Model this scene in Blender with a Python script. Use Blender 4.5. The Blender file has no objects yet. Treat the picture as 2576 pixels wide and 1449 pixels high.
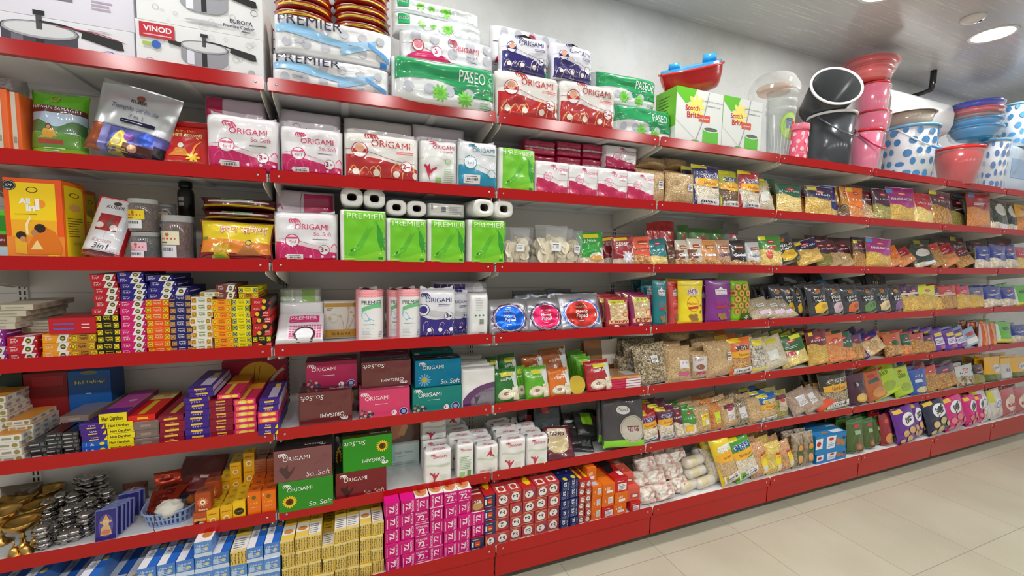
import bpy, bmesh, math, random, bisect
from mathutils import Vector, Matrix, Euler, noise

# ---------------------------------------------------------------- camera, sky, exposure
SC = bpy.context.scene
COL = SC.collection
PI = math.pi
W_PX, H_PX, F_PX = 2576.0, 1449.0, 1054.255
CAM = Vector((0.2755, -1.8194, 1.5882))
YAW, PITCH, ROLL = 0.3726, -0.0798, 0.0197
FWD = Vector((math.sin(YAW) * math.cos(PITCH), math.cos(YAW) * math.cos(PITCH), math.sin(PITCH)))
_r = Vector((math.cos(YAW), -math.sin(YAW), 0)); _u = _r.cross(FWD)
RGT = math.cos(ROLL) * _r + math.sin(ROLL) * _u
UPV = -math.sin(ROLL) * _r + math.cos(ROLL) * _u
cd = bpy.data.cameras.new('camera'); cam = bpy.data.objects.new('camera', cd); COL.objects.link(cam)
cd.sensor_width = 36.0; cd.lens = F_PX / W_PX * 36.0; cd.clip_start = 0.05; cd.clip_end = 60
m = Matrix((RGT, UPV, -FWD)).transposed().to_4x4(); m.translation = CAM
cam.matrix_world = m
SC.camera = cam

wd = bpy.data.worlds.new('world'); SC.world = wd; wd.use_nodes = True
wd.node_tree.nodes['Background'].inputs[0].default_value = (1.0, 0.985, 0.96, 1)
wd.node_tree.nodes['Background'].inputs[1].default_value = 0.27
LAMP_POWER = 120.0
vs = SC.view_settings
SC.display_settings.display_device = 'sRGB'
vs.view_transform = 'Standard'; vs.look = 'None'; vs.gamma = 1; vs.use_curve_mapping = False
vs.exposure = 0.55
SC.cycles.max_bounces = 6
SC.cycles.diffuse_bounces = 3
SC.cycles.glossy_bounces = 2
SC.cycles.transparent_max_bounces = 12
SC.cycles.caustics_reflective = False
SC.cycles.caustics_refractive = False
SC.cycles.use_denoising = True

# ---------------------------------------------------------------- measures of the place (metres)
BAY = 0.9
ZS = [2.2197, 1.887, 1.5529, 1.2223, 0.8864, 0.5544, 0.2413]     # top edge of every red rail, from the top shelf down
LIP = 0.016
FASCIA = 0.0465
DEPTH = 0.375
BASE_Y = -0.0795
CEIL = 3.105
WALL_Y = 0.41

def proj(p):
    d = Vector(p) - CAM
    z = d.dot(FWD)
    return W_PX / 2 + F_PX * d.dot(RGT) / z, H_PX / 2 - F_PX * d.dot(UPV) / z
def ray(px, py): return FWD + RGT * ((px - W_PX / 2) / F_PX) - UPV * ((py - H_PX / 2) / F_PX)
def at_y(px, py, y): d = ray(px, py); return CAM + d * ((y - CAM.y) / d.y)
def x_at(px, y, z):
    py = 700.0; X = 0
    for _ in range(4):
        X = at_y(px, py, y).x; py = proj((X, y, z))[1]
    return X
def shelf_z(row): return ZS[row] - LIP
def front_y(row): return BASE_Y if row == 6 else 0.0

# ---------------------------------------------------------------- materials
def lin(c):
    def f(x):
        x /= 255.0
        return x / 12.92 if x <= 0.04045 else ((x + 0.055) / 1.055) ** 2.4
    return (f(c[0]), f(c[1]), f(c[2]), 1)
_M = {}
def nodes_of(mt):
    mt.use_nodes = True
    nt = mt.node_tree
    return nt, nt.nodes['Principled BSDF']
def add_bump(nt, b, scale, strength, dist=0.01, detail=2.0, stretch=None):
    tc = nt.nodes.new('ShaderNodeTexCoord'); n = nt.nodes.new('ShaderNodeTexNoise'); bp = nt.nodes.new('ShaderNodeBump')
    n.noise_type = 'RIDGED_MULTIFRACTAL' if detail > 2.2 else 'FBM'; n.inputs['Scale'].default_value = scale; n.inputs['Detail'].default_value = detail
    src = tc.outputs['Object']
    if stretch:
        mp = nt.nodes.new('ShaderNodeMapping'); mp.inputs['Scale'].default_value = stretch
        nt.links.new(src, mp.inputs[0]); src = mp.outputs[0]
    nt.links.new(src, n.inputs['Vector']); nt.links.new(n.outputs[0], bp.inputs['Height'])
    bp.inputs['Strength'].default_value = strength; bp.inputs['Distance'].default_value = dist
    nt.links.new(bp.outputs[0], b.inputs['Normal'])
def mat(kind, c):
    """one procedural material for every finish and colour"""
    key = (kind, tuple(c))
    if key in _M: return _M[key]
    mt = bpy.data.materials.new('%s_%02x%02x%02x' % ((kind,) + tuple(int(v) for v in c[:3])))
    nt, b = nodes_of(mt)
    b.inputs['Base Color'].default_value = lin(c)
    I = b.inputs
    if kind == 'card': I['Roughness'].default_value = 0.42; I['Specular IOR Level'].default_value = 0.4
    elif kind == 'paper': I['Roughness'].default_value = 0.75; I['Specular IOR Level'].default_value = 0.25
    elif kind == 'film':
        I['Roughness'].default_value = 0.3; I['Specular IOR Level'].default_value = 0.5
        I['Coat Weight'].default_value = 0.8; I['Coat Roughness'].default_value = 0.1
        add_bump(nt, b, 15, 0.5, 0.010, 2.5); nt.links.new(b.inputs['Normal'].links[0].from_socket, I['Coat Normal'])
    elif kind == 'foil':
        I['Roughness'].default_value = 0.26; I['Metallic'].default_value = 0.55
        add_bump(nt, b, 14, 0.7, 0.012, 3)
    elif kind == 'soft':
        I['Roughness'].default_value = 0.34; I['Specular IOR Level'].default_value = 0.5
        I['Coat Weight'].default_value = 0.5; I['Coat Roughness'].default_value = 0.14
        add_bump(nt, b, 13, 0.34, 0.008, 2.5); nt.links.new(b.inputs['Normal'].links[0].from_socket, I['Coat Normal'])
    elif kind == 'plastic': I['Roughness'].default_value = 0.2
    elif kind == 'enamel':
        I['Roughness'].default_value = 0.16; I['Specular IOR Level'].default_value = 0.42
    elif kind == 'steel':
        I['Metallic'].default_value = 1; I['Roughness'].default_value = 0.16
    elif kind == 'brass':
        I['Metallic'].default_value = 1; I['Roughness'].default_value = 0.27
    elif kind == 'metal': I['Roughness'].default_value = 0.4
    elif kind == 'glow':
        I['Emission Color'].default_value = (1, 0.985, 0.96, 1); I['Emission Strength'].default_value = LAMP_POWER if c[2] == 255 else LAMP_POWER * .5
    elif kind == 'milky':
        I['Roughness'].default_value = 0.18; I['Alpha'].default_value = 0.5
    _M[key] = mt
    return mt
def clear_mat(c=(240, 244, 244), veil=0.09, name='clear_film'):
    """thin see-through film: mostly transparent, with a crinkled gloss"""
    key = (name, tuple(c), veil)
    if key in _M: return _M[key]
    mt = bpy.data.materials.new(name); nt, b = nodes_of(mt)
    b.inputs['Base Color'].default_value = lin(c); b.inputs['Roughness'].default_value = 0.12
    b.inputs['Specular IOR Level'].default_value = 0.9
    add_bump(nt, b, 14, 0.6, 0.01, 3)
    tr = nt.nodes.new('ShaderNodeBsdfTransparent'); mx = nt.nodes.new('ShaderNodeMixShader')
    lw = nt.nodes.new('ShaderNodeLayerWeight'); lw.inputs['Blend'].default_value = 0.35
    ma = nt.nodes.new('ShaderNodeMath'); ma.operation = 'MULTIPLY_ADD'
    ma.inputs[1].default_value = 0.34; ma.inputs[2].default_value = veil
    nt.links.new(lw.outputs['Facing'], ma.inputs[0]); nt.links.new(ma.outputs[0], mx.inputs[0])
    nt.links.new(tr.outputs[0], mx.inputs[1]); nt.links.new(b.outputs[0], mx.inputs[2])
    nt.links.new(mx.outputs[0], nt.nodes['Material Output'].inputs[0])
    _M[key] = mt
    return mt
def food(c1, c2, c3, scale=70, stretch=(1, 1, 1)):
    scale *= 1.9; c1, c2, c3 = [tuple(int(c2[i] + (c[i] - c2[i]) * .8) for i in range(3)) for c in (c1, c2, c3)]
    """what shows through the window of a snack bag: little pieces in three colours under a film"""
    key = ('food', c1, c2, c3, scale, stretch)
    if key in _M: return _M[key]
    mt = bpy.data.materials.new('snack_pieces'); nt, b = nodes_of(mt)
    tc = nt.nodes.new('ShaderNodeTexCoord'); mp = nt.nodes.new('ShaderNodeMapping'); mp.inputs['Scale'].default_value = stretch
    mp.inputs['Rotation'].default_value = (0.3, 0.5, 0.4)
    v = nt.nodes.new('ShaderNodeTexVoronoi'); v.inputs['Scale'].default_value = scale
    sp = nt.nodes.new('ShaderNodeSeparateColor')
    rp = nt.nodes.new('ShaderNodeValToRGB')
    e = rp.color_ramp.elements
    e[0].position = 0.0; e[0].color = lin(c1); e[1].position = 0.45; e[1].color = lin(c2)
    x = e.new(0.85); x.color = lin(c3)
    bp = nt.nodes.new('ShaderNodeBump'); bp.inputs['Strength'].default_value = 0.55; bp.inputs['Distance'].default_value = 0.008; bp.invert = True
    L = nt.links.new
    L(tc.outputs['Object'], mp.inputs[0]); L(mp.outputs[0], v.inputs['Vector']); L(v.outputs['Color'], sp.inputs[0])
    L(sp.outputs[0], rp.inputs[0]); L(rp.outputs[0], b.inputs['Base Color'])
    L(v.outputs['Distance'], bp.inputs['Height']); L(bp.outputs[0], b.inputs['Normal'])
    b.inputs['Roughness'].default_value = 0.28; b.inputs['Coat Weight'].default_value = 0.7; b.inputs['Coat Roughness'].default_value = 0.1
    n2 = nt.nodes.new('ShaderNodeTexNoise'); n2.inputs['Scale'].default_value = 13; n2.noise_type = 'RIDGED_MULTIFRACTAL'; b2 = nt.nodes.new('ShaderNodeBump'); b2.inputs['Strength'].default_value = .35; b2.inputs['Distance'].default_value = .006
    L(tc.outputs['Object'], n2.inputs['Vector']); L(n2.outputs[0], b2.inputs['Height']); L(b2.outputs[0], b.inputs['Coat Normal'])
    _M[key] = mt
    return mt

# ---------------------------------------------------------------- mesh building
class MB:
    """collects faces with materials and becomes ONE mesh"""
    def __init__(s): s.v = []; s.f = []; s.mi = []; s.ms = []; s.sm = []
    def mid(s, m):
        if m not in s.ms: s.ms.append(m)
        return s.ms.index(m)
    def add(s, vs, fs, m, smooth=False):
        o = len(s.v); s.v += [tuple(p) for p in vs]; k = s.mid(m)
        for f in fs:
            s.f.append([i + o for i in f]); s.mi.append(k); s.sm.append(smooth)
    def grid(s, fn, nu, nv, m, smooth=True, flip=False, tri=False):
        vs = [fn(i / nu, j / nv) for j in range(nv + 1) for i in range(nu + 1)]
        o = len(s.v); s.v += [tuple(p) for p in vs]; k = s.mid(m)
        for j in range(nv):
            for i in range(nu):
                a = o + j * (nu + 1) + i
                f = [a, a + 1, a + nu + 2, a + nu + 1]
                for q in ((f[:3], [f[0], f[2], f[3]]) if tri else (f,)):
                    s.f.append(q[::-1] if flip else q); s.sm.append(smooth); s.mi.append(k)
    def box(s, x0, y0, z0, x1, y1, z1, m, bev=0.0, faces=None):
        b = min(bev, abs(x1 - x0) / 4, abs(y1 - y0) / 4, abs(z1 - z0) / 4)
        X = (x0, x1); Y = (y0, y1); Z = (z0, z1)
        if b <= 0:
            vs = [(X[i], Y[j], Z[k]) for i in (0, 1) for j in (0, 1) for k in (0, 1)]
            s.add(vs, [(0, 1, 3, 2), (4, 6, 7, 5), (0, 4, 5, 1), (2, 3, 7, 6), (0, 2, 6, 4), (1, 5, 7, 3)], m); return
        bm = bmesh.new(); bmesh.ops.create_cube(bm, size=1)
        for v in bm.verts:
            v.co = Vector(((x0 + x1) / 2 + v.co.x * (x1 - x0), (y0 + y1) / 2 + v.co.y * (y1 - y0), (z0 + z1) / 2 + v.co.z * (z1 - z0)))
        bmesh.ops.bevel(bm, geom=bm.edges[:], offset=b, segments=1, affect='EDGES', profile=.5)
        bm.verts.index_update()
        s.add([v.co for v in bm.verts], [[v.index for v in f.verts] for f in bm.faces], m); bm.free()
    def lathe(s, prof, m, n=24, cx=0, cy=0, cz=0, sx=1, sy=1, smooth=True, matfn=None):
        vs = []; k = s.mid(m); o = len(s.v)
        for r, z in prof:
            for i in range(n):
                a = 2 * PI * i / n
                vs.append((cx + sx * r * math.cos(a), cy + sy * r * math.sin(a), cz + z))
        s.v += vs
        for j in range(len(prof) - 1):
            for i in range(n):
                i2 = (i + 1) % n
                s.f.append([o + j * n + i, o + j * n + i2, o + (j + 1) * n + i2, o + (j + 1) * n + i]); s.mi.append(s.mid(matfn(j)) if matfn else k); s.sm.append(smooth)
        for j, fl in ((0, True), (len(prof) - 1, False)):
            if prof[j][0] > 1e-6:
                f = [o + j * n + i for i in range(n)]
                if fl: f.reverse()
                if (prof[0] != prof[-1]): s.f.append(f); s.mi.append(k); s.sm.append(False)
    def tube(s, pts, r, m, n=8, cap=True):
        o = len(s.v); P = [Vector(p) for p in pts]; up = Vector((0.02, 0.03, 1)).normalized()
        for i, p in enumerate(P):
            t = (P[min(i + 1, len(P) - 1)] - P[max(i - 1, 0)]).normalized()
            a = t.cross(up)
            if a.length < 1e-3: a = t.cross(Vector((1, 0, 0)))
            a.normalize(); b = t.cross(a)
            rr = r[i] if isinstance(r, (list, tuple)) else r
            for q in range(n):
                w = 2 * PI * q / n
                s.v.append(tuple(p + a * (rr * math.cos(w)) + b * (rr * math.sin(w))))
        k = s.mid(m)
        for i in range(len(P) - 1):
            for q in range(n):
                q2 = (q + 1) % n
                s.f.append([o + i * n + q, o + i * n + q2, o + (i + 1) * n + q2, o + (i + 1) * n + q]); s.mi.append(k); s.sm.append(True)
        if cap:
            for i in (0, len(P) - 1):
                s.f.append([o + i * n + q for q in range(n)]); s.mi.append(k); s.sm.append(False)
    def mesh(s, name):
        me = bpy.data.meshes.new(name)
        me.from_pydata(s.v, [], s.f)
        for m in s.ms: me.materials.append(m)
        me.polygons.foreach_set('material_index', s.mi)
        me.polygons.foreach_set('use_smooth', s.sm)
        me.update()
        return me

_T = {}
def text_shape(s, bold=0.0, fine=False):
    if bold > 0 and ('M' in s or 'W' in s): bold = 0.0      # thick strokes close up these letters
    if (s, bold, fine) in _T: return _T[(s, bold, fine)]
    if fine:                                         # lettering on a bulging bag is cut finer so that it follows the surface
        vs, fs, tw, th = text_shape(s, bold)
        vs = list(vs); out = []; todo = [tuple(f) for f in fs]; mids = {}
        while todo:
            f = todo.pop(); L = [(math.dist(vs[f[i]], vs[f[(i + 1) % 3]]), i) for i in range(3)]; l, i = max(L)
            if l < .15: out.append(f); continue
            p, q, o = f[i], f[(i + 1) % 3], f[(i + 2) % 3]; key = (min(p, q), max(p, q))
            if key not in mids: vs.append(((vs[p][0] + vs[q][0]) / 2, (vs[p][1] + vs[q][1]) / 2)); mids[key] = len(vs) - 1
            mm = mids[key]; todo += [(p, mm, o), (mm, q, o)]
        r = (vs, out, tw, th)
        _T[(s, bold, True)] = r
        return r
    c = bpy.data.curves.new('lettering', 'FONT'); c.body = s; c.resolution_u = 3; c.offset = bold
    o = bpy.data.objects.new('lettering', c); COL.objects.link(o)
    me = bpy.data.meshes.new_from_object(o.evaluated_get(bpy.context.evaluated_depsgraph_get()))
    vs = [(v.co.x, v.co.y) for v in me.vertices]; me.calc_loop_triangles(); fs = [list(p.vertices) for p in me.loop_triangles]
    bpy.data.objects.remove(o); bpy.data.curves.remove(c); bpy.data.meshes.remove(me)
    x0 = min(v[0] for v in vs); x1 = max(v[0] for v in vs); y0 = min(v[1] for v in vs); y1 = max(v[1] for v in vs)
    vs = [(x - (x0 + x1) / 2, y - (y0 + y1) / 2) for x, y in vs]
    _T[(s, bold, False)] = (vs, fs, x1 - x0, y1 - y0)
    return _T[(s, bold, False)]

READABLE = set('VINOD|EUROPA|Pressure Cooker|PREMIER|ORIGAMI|So..Soft|PASEO|HAWAN SAMAGRI|SAMAGRI|KUBER|Temple of India|7 in 1|हवन सामग्री|All|in|1|179|Kastun|3in1|हवन सिमधा|Scotch|Brite|Awadh|अवध|Namkeen|PANCHRATTAN|Peanuts|PEANUTS|Chana|Cocktail|nourish|Moong|Papad|CRISPY|NUTRI|MUNCHY|Makhana|MINI|CYCLE|Hari Darshan|Bouquet|डीलक्स|७२|72|KCOFOIL|25|25%|PAPAD|पापड|Value|Pack|Facial Tissues|4in1|2in1|3|2|5|4|7|m|Snac|Lite'.split('|'))
class Cv:
    """prints flat artwork on a surface S(u, v, lift); u, v run 0..1 over a face w by h metres"""
    def __init__(s, mb, S, w, h, fin='film'): s.mb = mb; s.S = S; s.w = w; s.h = h; s.fin = fin; s.k = 0.0006 if fin in ('card', 'plastic') else .0013; s.dk = .00008 if fin in ('card', 'plastic') else .00017
    def m(s, c): return c if isinstance(c, bpy.types.Material) else mat(s.fin, c)
    def lift(s):
        if not getattr(s, 'hold', 0): s.k += s.dk
        return s.k
    def band(s, u0, u1, lo, hi, c, nu=10, nv=3):
        fl = lo if callable(lo) else (lambda u: lo); fh = hi if callable(hi) else (lambda u: hi); e = s.lift()
        nu = max(nu, int(36 * abs(u1 - u0)) + 1) if s.fin not in ('card', 'plastic') else nu
        try: q = abs(fh(.5 * (u0 + u1)) - fl(.5 * (u0 + u1)))
        except Exception: q = .5
        nv = max(nv, int(32 * q) + 1) if s.fin not in ('card', 'plastic') else nv
        def fn(a, b):
            u = u0 + (u1 - u0) * a; l = fl(u); return s.S(u, l + (fh(u) - l) * b, e)
        s.mb.grid(fn, nu, nv, s.m(c))
    def rect(s, u0, v0, u1, v1, c, nu=4, nv=3): s.band(u0, u1, v0, v1, c, nu, nv)
    def ell(s, u, v, ru, c, rv=None, n=22):
        rv = ru * s.w / s.h if rv is None else rv
        e = s.lift(); vs = [s.S(u, v, e)]; ks = (.55, 1) if ru < .06 or s.fin in ('card', 'plastic') else (.2, .4, .6, .8, 1)
        for k in ks:
            for i in range(n): vs.append(s.S(u + k * ru * math.cos(2 * PI * i / n), v + k * rv * math.sin(2 * PI * i / n), e))
        fs = [(0, 1 + i, 1 + (i + 1) % n) for i in range(n)] + [(1 + q * n + i, 1 + (q + 1) * n + i, 1 + (q + 1) * n + (i + 1) % n, 1 + q * n + (i + 1) % n) for q in range(len(ks) - 1) for i in range(n)]
        s.mb.add(vs, fs, s.m(c), True)
    def ring(s, u, v, ru, c, th=0.12, rv=None, n=28, wob=0, nw=0):
        rv = ru * s.w / s.h if rv is None else rv
        e = s.lift(); vs = []
        for i in range(n):
            a = 2 * PI * i / n; q = 1 + wob * math.cos(nw * a)
            for k in (1 - th, 1): vs.append(s.S(u + k * q * ru * math.cos(a), v + k * q * rv * math.sin(a), e))
        s.mb.add(vs, [(2 * i, 2 * i + 1, (2 * i + 3) % (2 * n), (2 * i + 2) % (2 * n)) for i in range(n)], s.m(c), True)
    def poly(s, pts, c):
        e = s.lift(); n = len(pts)
        cu = sum(p[0] for p in pts) / n; cv = sum(p[1] for p in pts) / n
        big = s.fin not in ('card', 'plastic'); q = []
        for i in range(n):
            a, b = pts[i], pts[(i + 1) % n]; L = max(1, int(math.hypot(b[0] - a[0], b[1] - a[1]) / .08)) if big else 1
            q += [(a[0] + (b[0] - a[0]) * k / L, a[1] + (b[1] - a[1]) * k / L) for k in range(L)]
        n = len(q); ks = (.33, .66, 1) if big else (1,)
        vs = [s.S(cu, cv, e)] + [s.S(cu + (x - cu) * k, cv + (y - cv) * k, e) for k in ks for x, y in q]
        fs = [(0, 1 + i, 1 + (i + 1) % n) for i in range(n)] + [(1 + r * n + i, 1 + (r + 1) * n + i, 1 + (r + 1) * n + (i + 1) % n, 1 + r * n + (i + 1) % n) for r in range(len(ks) - 1) for i in range(n)]
        s.mb.add(vs, fs, s.m(c), True)
    def flower(s, u, v, r, c, petals=10, inner=0.45, core=None):
        k = s.w / s.h; n = petals * 4
        s.poly([(u + r * (inner + (1 - inner) * abs(math.cos(petals * PI * i / n))) * math.cos(2 * PI * i / n),
                 v + k * r * (inner + (1 - inner) * abs(math.cos(petals * PI * i / n))) * math.sin(2 * PI * i / n)) for i in range(n)], c)
        if core: s.ell(u, v, r * 0.36, core)
    def stroke(s, pts, th, c):
        """th in fractions of the width; a number or one per point"""
        if not isinstance(th, (list, tuple)): th = [th] * len(pts)
        if len(pts) > 2 or s.fin not in ('card', 'plastic'):
            q = []; t2 = []; n = len(pts)
            for i in range(n - 1):
                p0, a, b, p3 = pts[max(i - 1, 0)], pts[i], pts[i + 1], pts[min(i + 2, n - 1)]
                L = min(14, max(2 if n > 2 else 1, int(math.hypot(b[0] - a[0], b[1] - a[1]) / .035)))
                for j in range(L):
                    f = j / L; f2 = f * f; f3 = f2 * f
                    cr = lambda i_: .5 * (2 * a[i_] + (b[i_] - p0[i_]) * f + (2 * p0[i_] - 5 * a[i_] + 4 * b[i_] - p3[i_]) * f2 + (3 * a[i_] - p0[i_] - 3 * b[i_] + p3[i_]) * f3)
                    q.append((cr(0), cr(1))); t2.append(th[i] + (th[i + 1] - th[i]) * f)
            pts = q + [pts[-1]]; th = t2 + [th[-1]]
        e = s.lift(); k = s.w / s.h; vs = []; n = len(pts)
        for i, (u, v) in enumerate(pts):
            a = pts[max(i - 1, 0)]; b = pts[min(i + 1, n - 1)]
            du = b[0] - a[0]; dv = (b[1] - a[1]) / k; L = math.hypot(du, dv) or 1
            t = (th[i] if isinstance(th, (list, tuple)) else th) / 2
            vs += [s.S(u - dv / L * t, v + du / L * t * k, e), s.S(u + dv / L * t, v - du / L * t * k, e)]
        s.mb.add(vs, [(2 * i, 2 * i + 1, 2 * i + 3, 2 * i + 2) for i in range(n - 1)], s.m(c), True)
    def text(s, t, u, v, wid, c, hv=None, rot=0, bold=0.0, shear=0.0):
        if t not in READABLE:                            # print nobody can read in the photograph: small uneven strokes
            n = len(t) * 2; hh = hv or wid * s.w / s.h / max(2, len(t)) * 1.3; rd = random.Random(t + str(n)); k = s.w / s.h
            ca, sa = math.cos(math.radians(rot)), math.sin(math.radians(rot)); s.lift(); s.hold = 1
            for i in range(n):
                if rd.random() < .12: continue
                x = wid * ((i + .5) / n - .5); y0 = hh * rd.choice((-.5, -.5, -.2)); y1 = hh * rd.choice((.5, .3, .1)); x2 = x + wid / n * rd.uniform(-.5, .5)
                s.stroke([(u + x * ca - y0 / k * sa, v + x * k * sa + y0 * ca), (u + x2 * ca - y1 / k * sa, v + x2 * k * sa + y1 * ca)], wid / n * .5, c)
            s.hold = 0
            return
        vs, fs, tw, th = text_shape(t, bold, s.fin not in ('card', 'plastic') and wid > .3); e = s.lift()
        ca, sa = math.cos(math.radians(rot)), math.sin(math.radians(rot))
        sc = wid * s.w / tw; sy = sc if hv is None else hv * s.h / th
        out = []
        for x, y in vs:
            x = x * sc + shear * y * sy; y = y * sy
            out.append(s.S(u + (x * ca - y * sa) / s.w, v + (x * sa + y * ca) / s.h, e))
        s.mb.add(out, fs, s.m(c))
    def lines(s, u0, v0, u1, v1, n, c, seed=1):
        """rows of small print too fine to read"""
        rd = random.Random(seed); dv = (v1 - v0) / n; s.lift(); s.hold = 1
        for i in range(n):
            s.rect(u0, v0 + dv * (i + .25), u0 + (u1 - u0) * rd.uniform(.6, 1), v0 + dv * (i + .6), c, 2, 1)
        s.hold = 0
    def logo(s, u, v, wid, c, rot=0):
        """tissue maker's mark: three sweeping petals and the word"""
        ca, sa = math.cos(math.radians(rot)), math.sin(math.radians(rot)); k = s.w / s.h
        def tr(x, y): return (u + wid * (x * ca - y * sa), v + wid * k * (x * sa + y * ca))
        s.text('ORIGAMI', *tr(0.08, -0.02), wid * 0.84, c, rot=rot, bold=0.012)
        for q in range(3):
            x0 = -0.46 + 0.055 * q
            pts = [tr(x0 + dx, 0.17 - 0.0 * q + dy) for dx, dy in ((0.02, -.10), (-.01, -.03), (0.03, 0.02), (0.09, 0.0), (0.14, -.06), (0.17, -.15 + .01 * q))]
            s.stroke(pts, [0.006 * wid / .5, .026 * wid, .03 * wid, .03 * wid, .026 * wid, .008 * wid], c)

# ---------------------------------------------------------------- things
THINGS = []
ORD = ['', 'first', 'second', 'third', 'fourth', 'fifth', 'sixth', 'seventh', 'eighth', 'ninth', 'tenth', 'eleventh', 'twelfth', 'thirteenth',
       'fourteenth', 'fifteenth', 'sixteenth', 'seventeenth', 'eighteenth', 'nineteenth', 'twentieth'] + ['%d%s' % (i, 'th' if 10 < i % 100 < 14 else {1: 'st', 2: 'nd', 3: 'rd'}.get(i % 10, 'th')) for i in range(21, 400)]
SHELF = ['top shelf', 'second shelf down', 'third shelf down', 'fourth shelf down', 'fifth shelf down', 'sixth shelf down', 'bottom shelf']
def link(name, me, parent=None, loc=None, rot=None, scale=None):
    o = bpy.data.objects.new(name, me); COL.objects.link(o)
    if parent is not None: o.parent = parent
    if loc is not None: o.location = loc
    if rot is not None: o.rotation_euler = rot
    if scale is not None: o.scale = scale
    return o
def structure(name, me):
    o = link(name, me); o['kind'] = 'structure'; return o
def tag(o, label, cat, group=None):
    o['label'] = label; o['category'] = cat
    if group: o['group'] = group
    return o

def box_S(w, t, h, face):
    """surface functions of the faces of a carton standing with its front at y = -t/2"""
    if face == 'front': return lambda u, v, e=0: ((u - .5) * w, -t / 2 - e, v * h), w, h
    if face == 'back': return lambda u, v, e=0: ((.5 - u) * w, t / 2 + e, v * h), w, h
    if face == 'top': return lambda u, v, e=0: ((u - .5) * w, (v - .5) * t, h + e), w, t
    if face == 'left': return lambda u, v, e=0: (-w / 2 - e, (.5 - u) * t, v * h), t, h
    if face == 'right': return lambda u, v, e=0: (w / 2 + e, (u - .5) * t, v * h), t, h

def carton(base, front=None, top=None, left=None, right=None, fin='card', bev=0.0015):
    """a folded card box with printed panels and a flap seam on the front end"""
    def build(w, h, t):
        mb = MB()
        mb.box(-w / 2, -t / 2, 0, w / 2, t / 2, h, mat(fin, base), bev)
        for face, fn in (('front', front), ('top', top), ('left', left), ('right', right)):
            if fn:
                S, fw, fh = box_S(w, t, h, face); fn(Cv(mb, S, fw, fh, fin))
        return mb.mesh('carton'), []
    return build

def pack_shape(w, h, t, style, seed, wr):
    P = {'pillow': (2.6, .62), 'stand': (2.8, .6), 'brick': (16, .3), 'soft': (7, .42), 'wrap': (9, .4), 'flat': (5, .5)}[style]
    def prof(u, v):
        a = abs(2 * u - 1); b = abs(2 * v - 1)
        pu = max(0, 1 - a ** P[0]) ** P[1]
        if style == 'pillow': pv = max(0, 1 - b ** 4) ** .75
        elif style == 'stand': pv = (min(1, v / .07)) ** .5 * max(0, 1 - v ** 1.7) ** .8
        elif style == 'brick': pv = max(0, 1 - b ** 16) ** .3
        elif style == 'flat': pv = max(0, 1 - b ** 6) ** .5
        else: pv = max(0, 1 - b ** 9) ** .4
        return pu * pv
    def S(sign):
        def fn(u, v, e=0):
            p = prof(u, v)
            n = noise.noise(Vector((u * 3.1 + seed * 7.3, v * 4.2 + sign, seed * 1.7))) + .3 * noise.noise(Vector((u * 8 + seed, v * 9, sign * 3)))
            T = t * p / 2 + .0012 + wr * n * min(1, p * 1.6) * (.4 + p)
            pinch = 1 - (.07 * math.sin(PI * v) if style in ('pillow', 'stand') else 0)
            if style == 'stand': pinch = 1 - .05 * math.sin(PI * min(1, v * 1.1))
            x = (u - .5) * w * pinch
            z = v * h + (.015 * h * noise.noise(Vector((u * 2.3, seed, 5))) * v if style != 'brick' else 0)
            if sign < 0: return (x, -max(T, .0012) - e, z)
            return (x, max(T, .0012) + e, z)
        return fn
    return S(-1), S(1)

def faceted(F0, nu, nv, k):
    def warp(s): a = abs(2 * s - 1); return .5 + .5 * (1 - (1 - a) ** k) * (1 if s > .5 else -1)
    us = [warp(i / nu) for i in range(nu + 1)]; vs_ = [warp(j / nv) for j in range(nv + 1)]
    tab = [[Vector(F0(u, v)) for u in us] for v in vs_]
    sg = F0(.5, .5, .01)[1] - F0(.5, .5, 0)[1]; sg = -1 if sg < 0 else 1
    def F(u, v, e=0):
        u = min(max(u, 0), 1); v = min(max(v, 0), 1)
        i = min(max(bisect.bisect(us, u) - 1, 0), nu - 1); j = min(max(bisect.bisect(vs_, v) - 1, 0), nv - 1)
        a = (u - us[i]) / (us[i + 1] - us[i]); b = (v - vs_[j]) / (vs_[j + 1] - vs_[j])
        A, B, C, D = tab[j][i], tab[j][i + 1], tab[j + 1][i + 1], tab[j + 1][i]
        p = A + (B - A) * a + (C - B) * b if a >= b else A + (D - A) * b + (C - D) * a
        return (p.x, p.y + sg * e, p.z)
    F.us = us; F.vs = vs_
    return F
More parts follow.
